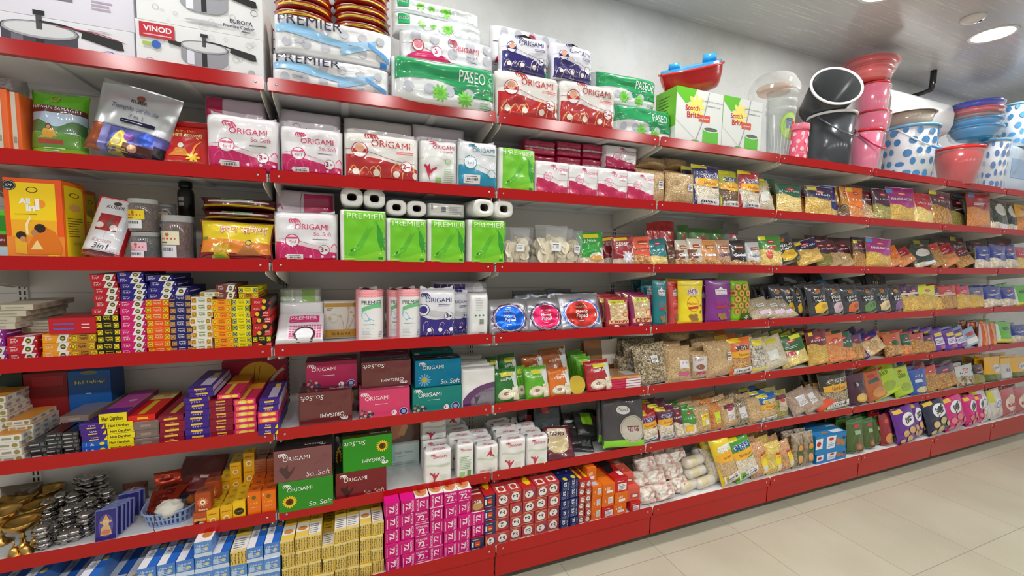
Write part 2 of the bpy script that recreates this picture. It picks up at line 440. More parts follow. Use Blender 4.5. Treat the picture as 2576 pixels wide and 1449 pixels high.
def pack(base, front=None, style='pillow', fin='film', zones=None, seal=None, wr=0.004, nu=22, nv=24, back=None, extra=None, tint=None):
    """a filled bag: bulging front and back, crimped ends; zones = [(v0, v1, material)] for what shows through"""
    def build(w, h, t, seed=[0]):
        seed[0] += 1
        sd = seed[0] * 1.37 + len(_M) * .11
        mb = MB(); F0, B0 = pack_shape(w, h, t, style, sd, wr)
        k_ = {'pillow': 1.15, 'stand': 1.15}.get(style, 1.7)
        F, B = faceted(F0, nu, nv, k_), faceted(B0, nu, nv, k_)
        bm_ = base if isinstance(base, bpy.types.Material) else mat(fin, base)
        mb.grid(lambda a, b: F(F.us[round(a * nu)], F.vs[round(b * nv)]), nu, nv, bm_, tri=True)
        mb.grid(lambda a, b: B(F.us[round(a * nu)], F.vs[round(b * nv)]), nu, nv, bm_, flip=True, tri=True)
        for edge in (lambda s, a: (a, 0), lambda s, a: (a, 1), lambda s, a: (0, a), lambda s, a: (1, a)):
            n = 10; vs = []
            for i in range(n + 1):
                u, v = edge(0, i / n); vs += [F(u, v), B(u, v)]
            mb.add(vs, [(2 * i, 2 * i + 2, 2 * i + 3, 2 * i + 1) for i in range(n)], bm_, True)
        if front: front(Cv(mb, F, w, h, fin))
        kids = []
        if seal is not None:
            k = MB(); sm = mat(fin, seal)
            sh = min(.014, h * .07)
            def fs(sg): return lambda u, v: ((u - .5) * w * 1.0, sg * (.0024 + .0007 * math.sin(v * PI * 7)) + .003 * noise.noise(Vector((u * 4, sd, 1))), h - sh * .85 + v * sh + .015 * h * noise.noise(Vector((u * 2.3, sd, 5))) + .0015 * (int(u * 24) % 2) * (v > .9))
            k.grid(fs(-1), 12, 4, sm); k.grid(fs(1), 12, 4, sm, flip=True)
            kids.append(('top_seal', k.mesh('top_seal'), None))
        if extra: kids += extra(w, h, t, F)
        return mb.mesh('pack'), kids
    return build

def sticker(u0, v0, u1, v1, name='price_sticker', bars=True, col=(238, 238, 240)):
    """a stuck-on label as a part of its own"""
    def mk(w, h, t, F):
        mb = MB()
        c = Cv(mb, lambda u, v, e=0: F(u0 + (u1 - u0) * u, v0 + (v1 - v0) * v, .0035 + e), w * (u1 - u0), h * (v1 - v0), 'card')
        mb.grid(lambda u, v: F(u0 + (u1 - u0) * u, v0 + (v1 - v0) * v, .0038), 3, 3, mat('card', col))
        if bars:
            for i in range(9): c.rect(.12 + i * .085, .35, .15 + i * .085 + (.02 if i % 3 else 0), .62, (60, 60, 66), 1, 1)
            c.rect(.12, .75, .8, .82, (90, 90, 96), 1, 1); c.rect(.12, .15, .6, .22, (90, 90, 96), 1, 1)
        return [(name, mb.mesh(name), 'white printed barcode label')]
    return mk

KIND = {}
def kind(key, name, cat, desc, build): KIND[key] = dict(name=name, cat=cat, desc=desc, build=build, me=None)
_VAR = {}
def make(key, w, h, t, variants=1):
    """the shared mesh of a kind (several crumpled variants for bags), with the scale that gives this copy its size"""
    k = KIND[key]; lst = _VAR.setdefault(key, [])
    if len(lst) < variants: lst.append((k['build'](w, h, t), (w, h, t)))
    e = lst[k.setdefault('n', 0) % len(lst)]; k['n'] += 1
    (me, kids), (w0, h0, t0) = e
    return me, kids, (w / w0, t / t0, h / h0)
class Rec: pass
ROUND = {'wiperoll', 'jaryel', 'jarpink', 'jarcream', 'jarback', 'bottle', 'pot', 'canister', 'clearbk', 'bk_grey', 'bk_pink', 'bk_pinkup', 'bk_dot', 'bk_dot2', 'bk_dot3', 'bk_beige', 'tub_red', 'tub_pink', 'tub_blue', 'tub_rose', 'tub_sky', 'tub_grey', 'dome'}
RND = random.Random(7)
def lowest(me, rot, sc):
    R = Euler(rot).to_matrix()
    z = 9; y = 9
    for v in me.vertices:
        q = R @ Vector((v.co.x * sc[0], v.co.y * sc[1], v.co.z * sc[2]))
        z = min(z, q.z); y = min(y, q.y)
    return z, y
def put(key, x, y, z, w, h, t, lean=0, roll=0, yaw=0, row=None, rank=0, label=None, stack=None, variants=1, frontat=None, desc=None):
    """one thing of a kind standing with its lowest point at z; frontat: the y of its foremost point"""
    k = KIND[key]
    me, kids, sc = make(key, w, h, t, variants)
    rot = (math.radians(-lean), math.radians(roll), math.radians(yaw))
    zl, yl = (0, -t / 2) if not (lean or roll or yaw) else lowest(me, rot, sc)
    if frontat is not None: y = frontat - yl
    o = link(k['name'], me, None, (x, y, z - zl), rot, sc)
    for nm, km, lb in kids:
        c = link(nm, km, o)
        if lb: c['label'] = lb
    r = Rec(); r.o = o; r.key = key; r.x = x; r.y = y; r.z = z; r.w = w; r.h = h; r.t = t; r.top = z + h; r.row = row; r.rank = rank
    r.label = label; r.stack = stack; r.desc = desc or k['desc']; r.cat = k['cat']
    THINGS.append(r)
    return r
def P(key, row, pl, pr, pt, d=.02, t=.06, lean=0, roll=0, yaw=0, n=1, on=None, variants=1, pb=None, gap=1.12, label=None, w=None, h=None, desc=None, drop=0):
    """a thing on a shelf, measured off the photograph: its left and right edges and its top at depth d behind the rail"""
    y = front_y(row) + d
    z = on.top if on is not None else shelf_z(row)
    if pb is not None: z = at_y((pl + pr) / 2, pb, y).z
    zt = at_y((pl + pr) / 2, pt, y).z
    zm = (z + zt) / 2
    xl, xr = x_at(pl, y, zm), x_at(pr, y, zm)
    if key in ROUND:
        for _ in range(4):
            c_ = (y + t / 2 - CAM.y) / math.hypot((xl + xr) / 2 - CAM.x, y + t / 2 - CAM.y); t = (xr - xl) * c_; yc = y + t / 2
            zt = at_y((pl + pr) / 2, pt, yc).z; xl, xr = x_at(pl, yc, zm), x_at(pr, yc, zm)
        t = w = w or t
    hh = h or (zt - z) / max(.5, math.cos(math.radians(lean))); ww = w or (xr - xl)
    first = None
    for i in range(n):
        yy = y + i * t * gap
        if yy + t > WALL_Y - .05 and i: break
        r = put(key, (xl + xr) / 2 + (RND.uniform(-.006, .006) if i else 0), 0, z, ww, hh * (1 + (RND.uniform(-.03, .04) if i else 0)), t,
                lean + (RND.uniform(-2, 2) if i else 0), roll + (RND.uniform(-2.5, 2.5) if i else 0), yaw + (RND.uniform(-4, 4) if i else 0), row, i, label if not i else None, None, variants, frontat=yy, desc=desc)
        r.front = first
        if first is None: first = r
    return first
def stack(key, row, pl, pr, pt, n, d=.015, t=.2, jit=.003, yaw=1.0, on=None, keys=None, pb=None, name=None, lab=None):
    """n flat boxes piled on one another, the pile's top at pt"""
    y = front_y(row) + d
    z = on.top if on is not None else shelf_z(row)
    if pb is not None: z = at_y((pl + pr) / 2, pb, y).z
    zt = at_y((pl + pr) / 2, pt, y).z; hh = (zt - z) / n
    zm = (z + zt) / 2; xl, xr = x_at(pl, y, zm), x_at(pr, y, zm)
    r = None
    sid = lab or (row, round((xl + xr) / 2, 3), round(z, 2))
    for i in range(n):
        kk = keys[i] if keys else key
        r = put(kk, (xl + xr) / 2 + RND.uniform(-jit, jit), 0, z + i * hh, (xr - xl) * .985, hh * .985, t, 0, 0, RND.uniform(-yaw, yaw), row, 0, None, (sid, i), frontat=y + RND.uniform(0, .004))
        r.top = z + (i + 1) * hh
    return r
# ---------------------------------------------------------------- the room
def floor_mat():
    mt = bpy.data.materials.new('beige_floor_tiles'); nt, b = nodes_of(mt); L = nt.links.new
    tc = nt.nodes.new('ShaderNodeTexCoord'); mp = nt.nodes.new('ShaderNodeMapping')
    mp.inputs['Location'].default_value = (-1.83, 0.15, 0)
    br = nt.nodes.new('ShaderNodeTexBrick'); br.offset = 0.0; br.inputs['Scale'].default_value = 1.0
    br.inputs['Brick Width'].default_value = 0.55; br.inputs['Row Height'].default_value = 0.55
    br.inputs['Mortar Size'].default_value = 0.0022; br.inputs['Mortar Smooth'].default_value = 0.2
    br.inputs['Color1'].default_value = lin((216, 212, 190)); br.inputs['Color2'].default_value = lin((211, 207, 185)); br.inputs['Mortar'].default_value = lin((172, 166, 150))
    n = nt.nodes.new('ShaderNodeTexNoise'); n.inputs['Scale'].default_value = 2.2; n.inputs['Detail'].default_value = 5
    n2 = nt.nodes.new('ShaderNodeTexNoise'); n2.inputs['Scale'].default_value = 240; n2.inputs['Detail'].default_value = 1
    mx = nt.nodes.new('ShaderNodeMix'); mx.data_type = 'RGBA'; mx.blend_type = 'MULTIPLY'; mx.inputs[0].default_value = 0.25
    mx2 = nt.nodes.new('ShaderNodeMix'); mx2.data_type = 'RGBA'; mx2.blend_type = 'MULTIPLY'; mx2.inputs[0].default_value = 0.18
    rp = nt.nodes.new('ShaderNodeValToRGB'); rp.color_ramp.elements[0].position = .3; rp.color_ramp.elements[0].color = lin((196, 190, 176)); rp.color_ramp.elements[1].position = .65
    L(tc.outputs['Object'], mp.inputs[0]); L(mp.outputs[0], br.inputs['Vector']); L(tc.outputs['Object'], n.inputs['Vector']); L(tc.outputs['Object'], n2.inputs['Vector'])
    L(n.outputs[0], rp.inputs[0]); L(br.outputs['Color'], mx.inputs[6]); L(rp.outputs[0], mx.inputs[7])
    L(mx.outputs[2], mx2.inputs[6]); L(n2.outputs[0], mx2.inputs[7]); L(mx2.outputs[2], b.inputs['Base Color'])
    b.inputs['Roughness'].default_value = 0.38; b.inputs['Specular IOR Level'].default_value = 0.35
    return mt
def ceiling_mat():
    mt = bpy.data.materials.new('glossy_streaked_ceiling_panel'); nt, b = nodes_of(mt); L = nt.links.new
    tc = nt.nodes.new('ShaderNodeTexCoord'); mp = nt.nodes.new('ShaderNodeMapping'); mp.inputs['Rotation'].default_value = (0, 0, 0.5); mp.inputs['Scale'].default_value = (3, 90, 1)
    n = nt.nodes.new('ShaderNodeTexNoise'); n.inputs['Scale'].default_value = 1.2; n.inputs['Detail'].default_value = 4
    rp = nt.nodes.new('ShaderNodeValToRGB'); e = rp.color_ramp.elements
    e[0].position = .55; e[0].color = lin((196, 197, 198)); e[1].position = .72; e[1].color = lin((222, 223, 224))
    L(tc.outputs['Object'], mp.inputs[0]); L(mp.outputs[0], n.inputs['Vector']); L(n.outputs[0], rp.inputs[0]); L(rp.outputs[0], b.inputs['Base Color'])
    b.inputs['Roughness'].default_value = 0.16; b.inputs['Specular IOR Level'].default_value = 0.55
    return mt
def wall_mat():
    mt = bpy.data.materials.new('painted_plaster'); nt, b = nodes_of(mt); L = nt.links.new
    tc = nt.nodes.new('ShaderNodeTexCoord'); n = nt.nodes.new('ShaderNodeTexNoise'); n.inputs['Scale'].default_value = 3.5; n.inputs['Detail'].default_value = 7; n.inputs['Roughness'].default_value = .65
    rp = nt.nodes.new('ShaderNodeValToRGB'); e = rp.color_ramp.elements
    e[0].position = .34; e[0].color = lin((208, 210, 208)); e[1].position = .6; e[1].color = lin((220, 222, 221))
    v = nt.nodes.new('ShaderNodeTexVoronoi'); v.feature = 'DISTANCE_TO_EDGE'; v.inputs['Scale'].default_value = 1.6
    n3 = nt.nodes.new('ShaderNodeTexNoise'); n3.inputs['Scale'].default_value = 6
    va = nt.nodes.new('ShaderNodeVectorMath'); va.operation = 'ADD'
    r2 = nt.nodes.new('ShaderNodeValToRGB'); r2.color_ramp.elements[0].position = 0.0; r2.color_ramp.elements[0].color = (.72, .72, .71, 1); r2.color_ramp.elements[1].position = .006
    mx = nt.nodes.new('ShaderNodeMix'); mx.data_type = 'RGBA'; mx.blend_type = 'MULTIPLY'; mx.inputs[0].default_value = .35
    L(tc.outputs['Object'], n.inputs['Vector']); L(n.outputs[0], rp.inputs[0]); L(tc.outputs['Object'], n3.inputs['Vector'])
    L(tc.outputs['Object'], va.inputs[0]); L(n3.outputs['Color'], va.inputs[1]); L(va.outputs[0], v.inputs['Vector'])
    L(v.outputs['Distance'], r2.inputs[0]); L(rp.outputs[0], mx.inputs[6]); L(r2.outputs[0], mx.inputs[7]); L(mx.outputs[2], b.inputs['Base Color'])
    b.inputs['Roughness'].default_value = 0.6
    return mt
X0R, X1R = -4.2, 9.5
mb = MB(); mb.box(X0R, -4.6, -.05, X1R, WALL_Y + .15, 0, floor_mat()); structure('floor', mb.mesh('floor'))
mb = MB(); mb.box(X0R, -4.6, CEIL, X1R, WALL_Y + .15, CEIL + .05, ceiling_mat()); structure('ceiling', mb.mesh('ceiling'))
mb = MB(); mb.box(X0R, WALL_Y, 0, X1R, WALL_Y + .12, CEIL, wall_mat()); structure('wall_back', mb.mesh('wall_back'))

# ceiling lamps
def downlight(x, y, label, r=.1, tint=(255, 255, 255)):
    root = link('ceiling_downlight', None, None, (x, y, CEIL)); tag(root, label, 'lamp', 'round downlights in the ceiling')
    a = MB(); a.lathe([(r * 1.0, -.004), (r * 1.16, -.006), (r * 1.18, -.001), (r * 1.0, -.001), (r * 1.0, -.004)], mat('metal', (236, 236, 236)), 32); link('frame', a.mesh('frame'), root)
    a = MB(); a.lathe([(0.0005, -.0045), (r * .5, -.0045), (r * .99, -.0035)], mat('glow', tint), 32, smooth=False); link('diffuser', a.mesh('diffuser'), root)
for i in range(7):
    x = -1.63 + 1.18 * i
    downlight(x, -.26, {5: 'bright round downlight beside the white ceiling sensor', 4: 'round downlight half cut by the upper edge of the photo'}.get(i, 'round downlight in the row along the shelving wall'), tint=(255, 255, 254))
for i in range(9):
    downlight(-2.41 + .99 * i, -2.65, 'round downlight in the row over the aisle')

# steel display racks
RED = (178, 9, 8); CREAM = (242, 238, 228); WHITE = (236, 237, 238)
def rail_mesh(w, h, rivets=False, rad=.010):
    """pressed steel rail with rounded upper corners and a folded back edge"""
    mb = MB(); pts = []
    for cx, cz, a0 in ((w / 2 - rad, h - rad, 0), (-w / 2 + rad, h - rad, 90)):
        for i in range(6):
            a = math.radians(a0 + 90 * i / 5); pts.append((cx + rad * math.cos(a), cz + rad * math.sin(a)))
    pts += [(-w / 2, .003), (-w / 2 + .003, 0), (w / 2 - .003, 0), (w / 2, .003)]
    n = len(pts); th = .004
    vs = [(x, -th, z) for x, z in pts] + [(x, 0, z) for x, z in pts]
    m = mat('enamel', RED)
    mb.add(vs, [list(range(n - 1, -1, -1))] + [[n + i for i in range(n)]] + [(i, (i + 1) % n, n + (i + 1) % n, n + i) for i in range(n)], m)
    mb.box(-w / 2 + .004, 0, .0, w / 2 - .004, .02, .003, m)
    return mb.mesh('price_rail')
def bracket_mesh(d):
    mb = MB(); m = mat('metal', CREAM); t = .0016
    prof = [(.004, -.012), (.004, -.042), (.03, -.050), (d - .02, -.112), (d - .004, -.112), (d - .004, -.012)]
    n = len(prof)
    mb.add([(-t, y, z) for y, z in prof] + [(t, y, z) for y, z in prof], [list(range(n)), list(range(2 * n - 1, n - 1, -1))] + [(i, n + i, n + (i + 1) % n, (i + 1) % n) for i in range(n)], m)
    return mb.mesh('bracket')
def board_mesh(w, d, m=None):
    mb = MB(); m = m or mat('metal', WHITE)
    mb.box(-w / 2, 0, -.012, w / 2, d, 0, m, .001)
    mb.box(-w / 2, .002, -.028, w / 2, .012, -.012, m); mb.box(-w / 2, d - .012, -.028, w / 2, d - .002, -.012, m)
    mb.box(-w / 2 + .25, .02, -.02, -w / 2 + .28, d - .02, -.012, m); mb.box(w / 2 - .28, .02, -.02, w / 2 - .25, d - .02, -.012, m)
    return mb.mesh('shelf')
def rivet_mesh():
    mb = MB(); mb.lathe([(.0048, 0), (.0046, .0016), (.003, .003), (.0005, .0034)], mat('steel', (205, 205, 205)), 12)
    me = mb.mesh('rivet')
    me.transform(Matrix.Rotation(math.radians(90), 4, 'X'))
    return me
def upright_mesh(h):
    mb = MB(); m = mat('metal', CREAM); dk = mat('metal', (40, 38, 36))
    mb.box(-.016, DEPTH - .006, .0, .016, DEPTH + .026, h, m, .001)
    z = .12
    while z < h - .03:
        for sx in (-.007, .007): mb.box(sx - .0022, DEPTH - .0072, z, sx + .0022, DEPTH - .0058, z + .016, dk)
        z += .025
    return mb.mesh('upright')
GAP = .012
RAIL = rail_mesh(BAY - GAP, FASCIA); BRK = bracket_mesh(DEPTH - .004); BOARD = board_mesh(BAY - .006, DEPTH - .006); RIV = rivet_mesh()
BRAIL = rail_mesh(BAY - GAP + .004, .056); BBOARD = board_mesh(BAY - .004, DEPTH - .006 - BASE_Y); UP = upright_mesh(2.2)
mb = MB(); mb.box(-BAY / 2 + .003, DEPTH + .001, .1, BAY / 2 - .003, DEPTH + .012, 2.19, mat('metal', CREAM))
for z in (.42, .74, 1.07, 1.4, 1.73, 2.05): mb.box(-BAY / 2 + .004, DEPTH - .001, z, BAY / 2 - .004, DEPTH + .002, z + .003, mat('metal', (205, 200, 190)))
PANEL = mb.mesh('back_panel')
mb = MB(); mb.box(-BAY / 2 + .004, 0, .072, BAY / 2 - .004, .008, .19, mat('enamel', RED), .001); mb.box(-BAY / 2 + .004, .008, .072, BAY / 2 - .004, .03, .076, mat('enamel', RED)); KICK = mb.mesh('kick_plate')
mb = MB(); mb.lathe([(.022, 0), (.022, .006), (.012, .014), (.008, .02), (.008, .19)], mat('metal', (150, 146, 138)), 14); FOOT = mb.mesh('levelling_foot')
BAYDESC = {-2: 'red railed shelving bay beyond the left frame edge', -1: 'red railed steel shelving bay with cooker cartons on top', 0: 'red railed shelving bay stacked with toilet roll packs on top',
           1: 'red railed shelving bay with navy and red tissue packs on top', 2: 'red railed shelving bay under the red toy boat', 3: 'red railed shelving bay under the grey buckets',
           4: 'red railed shelving bay under the blue dotted bucket', 5: 'red railed shelving bay under the red wrapped tub', 6: 'red railed shelving bay at the far right frame edge'}
for k in range(-2, 7):
    cx = (k + .5) * BAY
    root = link('shelving_bay', None, None, (cx, 0, 0)); tag(root, BAYDESC[k], 'shelving', 'red railed shelving bays along the wall')
    link('back_panel', PANEL, root)
    link('upright', UP, root, (-BAY / 2, 0, 0))
    if k == 6: link('upright', UP, root, (BAY / 2, 0, 0))
    for row in range(7):
        z = shelf_z(row); b = row == 6
        sh = link('shelf', BBOARD if b else BOARD, root, (0, (BASE_Y + .002) if b else .002, z))
        link('price_rail', BRAIL if b else RAIL, sh, (0, -.002, ZS[row] - z - (.056 if b else FASCIA)))['label'] = 'red price rail'
        for sx in (-1, 1):
            if not b: link('bracket', BRK, sh, (sx * (BAY / 2 - .0185), 0, 0))
            link('rivet', RIV, sh, (sx * (BAY / 2 - .034), -.006, ZS[row] - z - FASCIA / 2))['label'] = 'steel rivet'
    kp = link('kick_plate', KICK, root, (0, BASE_Y + .012, 0)); kp['label'] = 'red kick plate under the bottom shelf'
    for sx in (-1, 1): link('levelling_foot', FOOT, root, (sx * (BAY / 2 - .06), BASE_Y + .15, 0))

# things fixed to the wall and the ceiling
root = link('air_conditioner', None, None, (4.52, WALL_Y, 2.64)); tag(root, 'white split air conditioner high on the wall behind the buckets', 'air conditioner')
mb = MB(); prof = [(0, 0), (-.13, 0), (-.19, .025), (-.222, .09), (-.225, .18), (-.205, .245), (-.16, .28), (0, .285)]
def acS(u, v):
    i = min(int(v * 7), 6); f = v * 7 - i; a = prof[i]; b = prof[i + 1]
    return ((u - .5) * .86, a[0] + (b[0] - a[0]) * f, a[1] + (b[1] - a[1]) * f)
AW = mat('plastic', (238, 240, 240))
mb.grid(acS, 4, 21, AW)
for sx in (-1, 1): mb.add([(sx * .43, a, b) for a, b in prof], [list(range(8))], AW)
link('body', mb.mesh('body'), root)
mb = MB()
for i in range(9): mb.box(-.38, -.145 + i * .015, .2845, .38, -.139 + i * .015, .288, mat('plastic', (120, 122, 124)))
link('intake_grille', mb.mesh('intake_grille'), root)['label'] = 'grey intake grille on the upper face'
mb = MB(); mb.box(-.37, -.188, .006, .37, -.135, .012, mat('plastic', (225, 227, 228)), .002); link('louvre', mb.mesh('louvre'), root)
mb = MB(); pts = [(4.60, WALL_Y - .02, 2.945), (4.60, .24, 2.95), (4.61, .2, 2.96), (4.61, .19, 3.0), (4.61, .19, CEIL - .002)]
mb.tube(pts, [.016, .016, .02, .02, .02], mat('plastic', (34, 33, 34)), 12)
tag(link('drain_pipe', mb.mesh('drain_pipe')), 'black bent pipe rising to the ceiling above the air conditioner', 'pipe')
root = link('ceiling_sensor', None, None, (3.89, -.31, CEIL)); tag(root, 'white round sensor with a dark slot on the ceiling', 'sensor')
mb = MB(); mb.lathe([(.001, -.03), (.03, -.029), (.05, -.022), (.058, -.008), (.06, 0)], mat('plastic', (226, 224, 220)), 24); link('housing', mb.mesh('housing'), root)
mb = MB(); mb.lathe([(.001, -.004), (.012, -.003), (.013, .003)], mat('plastic', (40, 38, 38)), 14, .028, -.02, -.026); link('lens', mb.mesh('lens'), root)['label'] = 'dark lens'
# ---------------------------------------------------------------- kinds of goods
NAVY = (38, 28, 108); MAG = (206, 12, 100); TRED = (186, 24, 28); EMER = (14, 158, 92); LIME = (112, 204, 14); WH = (238, 239, 242); GREY = (176, 178, 186); INK = (36, 36, 66); BLACK = (22, 22, 24)
GOLD = (226, 178, 92); YEL = (246, 218, 18); PUR = (70, 36, 128); ORG = (238, 104, 22)
def wave(a, b, f=1, ph=0): return lambda u: a + b * math.sin(2 * PI * (u * f + ph))
def S_curve(v0, v1): return lambda u: v0 + (v1 - v0) * (3 * u * u - 2 * u ** 3)

def cooker(c, u, v, s, body, straight=False):
    """a pressure cooker as printed on its carton: s is the pot's half width"""
    k = c.w / c.h; dk = (30, 30, 34)
    hgt = s * k * 1.0
    c.band(u - s, u + s, lambda x: v - hgt + (0 if straight else .35 * hgt * abs((x - u) / s) ** 4), v, body, 10, 2)
    c.band(u - s * .75, u - s * .45, v - hgt * .9, v, tuple(min(255, int(q * 1.35) + 20) for q in body), 3, 2)
    c.rect(u - s * .12, v - hgt * .95, u + s * .1, v - hgt * .15, dk)
    c.ell(u, v, s * 1.04, (168, 170, 176), s * k * .28); c.ell(u, v + .012, s * .92, (214, 216, 220), s * k * .22); c.ring(u, v, s * 1.05, (90, 92, 98), .05, s * k * .29)
    c.rect(u - s * .09, v + s * k * .02, u + s * .07, v + s * k * .62, (70, 70, 74)); c.rect(u - s * .16, v + s * k * .5, u + s * .15, v + s * k * .66, dk)
    c.stroke([(u, v + s * k * .3), (u + s * .6, v + s * k * .27), (u + s * 1.15, v + s * k * .16)], s * .07, dk)
    c.poly([(u + s * 1.1, v - s * k * .05), (u + s * 1.15, v + s * k * .22), (u + s * 2.25, v + s * k * .02), (u + s * 2.3, v - s * k * .28), (u + s * 2.1, v - s * k * .3)], dk)
    c.stroke([(u - s, v - s * k * .05), (u - s * 1.5, v + s * k * .06)], s * .2, dk)
def rings(c, n, seed, col=(206, 208, 212)):
    rd = random.Random(seed)
    for _ in range(n):
        u, v = rd.uniform(.05, .95), rd.uniform(.06, .94); c.ring(u, v, rd.uniform(.012, .03), col, .2)
def k_vinod(c):
    rings(c, 22, 3); cooker(c, .52, .60, .185, (150, 152, 160))
    c.rect(.03, .64, .29, .95, (196, 38, 58)); c.text('VINOD', .165, .83, .21, WH, bold=.03); c.lines(.06, .67, .27, .74, 1, (240, 190, 196), 2)
    c.rect(.05, .47, .13, .54, (170, 196, 80)); c.ell(.15, .5, .035, (56, 100, 190)); c.ell(.9, .18, .03, (180, 182, 186)); c.ring(.1, .12, .03, (90, 90, 96))
def k_europa(c):
    rings(c, 22, 9); cooker(c, .52, .80, .19, (158, 160, 168)); c.ell(.52, .17, .16, (190, 190, 198), .03)
    c.text('5', .08, .62, .05, INK, bold=.03); c.lines(.04, .46, .16, .53, 1, (60, 60, 70), 1); c.ring(.18, .62, .055, (190, 192, 196), .06, .05)
    c.text('EUROPA', .82, .30, .19, INK, bold=.01); c.text('Pressure Cooker', .80, .19, .26, INK, bold=.02); c.lines(.82, .09, .93, .13, 1, INK, 1); c.ring(.93, .55, .03, (90, 90, 96), .15)
def k_pan(c):
    cooker(c, .40, .62, .23, (66, 66, 76), True)
    c.stroke([(.5, .8), (.75, .78), (.95, .6)], [.006, .008, .003], (176, 60, 80)); c.rect(.665, .06, .78, .18, (236, 220, 40)); c.ell(.83, .1, .055, (40, 84, 170)); c.ring(.83, .1, .048, (200, 214, 240), .1); c.text('TRVE', .935, .05, .08, (110, 112, 118))
    c.lines(.7, .8, .92, .88, 2, (170, 172, 178), 4)
def k_pan2(c):
    cooker(c, .35, .95, .25, (120, 122, 132), True); c.lines(.72, .3, .9, .5, 3, (180, 160, 186), 4)
kind('cook1', 'cooker_carton', 'carton', 'white cooker carton with dark pan picture', carton((228, 228, 236), k_pan, None, None, lambda c: c.lines(.1, .3, .8, .7, 4, GREY, 3), 'card'))
kind('cook2', 'cooker_carton', 'carton', 'lilac white cooker carton', carton((222, 220, 232), k_pan2, fin='card'))
kind('cook3', 'cooker_carton', 'carton', 'white cooker carton with small red name panel', carton((232, 234, 236), k_vinod, None, None, lambda c: rings(c, 10, 5), 'card'))
kind('cook4', 'cooker_carton', 'carton', 'white five litre cooker carton with steel pot picture', carton((232, 234, 236), k_europa, None, None, lambda c: rings(c, 10, 6), 'card'))

def rolls(c, nx, ny, col=GREY, u0=.04, u1=.96, v0=.1, v1=.8, r=.3):
    """roll cores showing grey through the wrap"""
    for j in range(ny):
        for i in range(nx):
            u = u0 + (u1 - u0) * (i + .5) / nx; v = v0 + (v1 - v0) * (j + .5) / ny
            c.ell(u, v, r * (u1 - u0) / nx, col)
def d_premier_roll(c):
    rolls(c, 6, 2, (196, 199, 210), .03, .97, .05, .88, .24)
    bl = (146, 198, 236); b2 = (96, 162, 220)
    c.band(.02, .62, lambda u: .42 - .40 * max(0, u - .1) ** 1.0 * .9 + .06, lambda u: .66 - .50 * max(0, u - .28) ** 1.1 + .06 * math.sin(9 * u), bl, 14, 2)
    c.band(.55, .85, lambda u: .12 + 1.1 * (u - .55), lambda u: .30 + 1.2 * (u - .55), (150, 198, 234), 10, 2)
    c.band(.6, .82, lambda u: .42 - .1 * (u - .6), lambda u: .60 + .1 * math.sin(8 * u), (168, 206, 236), 8, 2); c.band(.78, .97, lambda u: .46 - 1.7 * (u - .78), lambda u: .58 - 1.5 * (u - .78), b2, 8, 2)
    c.text('PREMIER', .30, .82, .52, INK, hv=.26, bold=-.003); c.rect(.89, .02, .95, .14, (48, 132, 214)); c.lines(.17, .22, .26, .34, 3, (150, 160, 176), 1)
kind('premroll', 'toilet_roll_pack', 'tissue pack', 'white toilet roll pack with blue ribbon print', pack(WH, d_premier_roll, 'soft', 'soft', wr=.006))
def d_paseo(c):
    c.band(0.0, 1.0, lambda u: .44 + .10 * math.sin(2 * PI * (u * .75 + .02)) - .16 * max(0, u - .45), 1.0, EMER, 14, 4)
    c.band(.55, 1.0, lambda u: .30 + .04 * math.sin(6 * u), lambda u: .48 - .12 * (1 - u), (20, 140, 84), 8, 2)
    rolls(c, 4, 1, (190, 194, 206), .05, .8, .2, .45, .26)
    for u, v, r in ((.43, .26, .085), (.67, .2, .08)): c.flower(u, v, r, (112, 204, 60), 10, .5, (92, 178, 44))
    c.text('PASEO', .74, .70, .26, WH, hv=.25, bold=.006); c.lines(.7, .5, .8, .56, 1, (170, 230, 200), 2); c.ring(.93, .72, .025, (150, 225, 190), .3)
    c.rect(.84, .28, .97, .38, (30, 160, 80)); c.lines(.82, .05, .95, .2, 3, (120, 200, 130), 2)
kind('paseo', 'toilet_roll_pack', 'tissue pack', 'emerald green and clear toilet roll pack with flowers', pack((226, 230, 232), d_paseo, 'soft', 'film', wr=.008, extra=sticker(.86, .03, .97, .12)))
def d_paseow(c):
    rolls(c, 5, 1, (206, 212, 214), .1, .95, .1, .8, .3)
    for u, r in ((.3, .05), (.58, .07), (.42, .04)): c.flower(u, .5, r, (124, 206, 74), 10, .5, (92, 178, 44))
    c.rect(.05, .35, .17, .85, EMER); c.text('PASEO', .11, .65, .10, WH)
kind('paseow', 'toilet_roll_pack', 'tissue pack', 'pale toilet roll pack with small green flowers', pack((222, 228, 228), d_paseow, 'soft', 'film', wr=.006))
def d_ori10(c):
    rolls(c, 5, 2, (190, 192, 202), .05, 1, .2, .95, .26)
    c.band(.05, .5, 0.0, lambda u: .34 * max(0, math.sin(PI * min(1, (u - .03) / .5))) ** .6, MAG, 10, 2)
    c.stroke([(0.02, .55), (.15, .5), (.3, .36), (.5, .1), (.75, .06), (.97, .12)], .006, (120, 40, 70))
    c.ell(.17, .48, .06, WH); c.ring(.17, .48, .06, TRED, .16); c.ell(.17, .52, .042, (216, 130, 150)); c.ell(.36, .36, .055, WH); c.ring(.36, .36, .055, MAG, .1); c.text('3', .35, .37, .03, MAG, bold=.03)
    c.logo(.64, .62, .34, (198, 16, 72)); c.text('So..Soft', .74, .38, .12, (120, 110, 120)); c.lines(.72, .18, .82, .24, 1, (120, 110, 120), 1)
kind('ori10', 'toilet_roll_pack', 'tissue pack', 'long white toilet roll pack with magenta curve', pack((228, 230, 234), d_ori10, 'soft', 'soft', wr=.005))
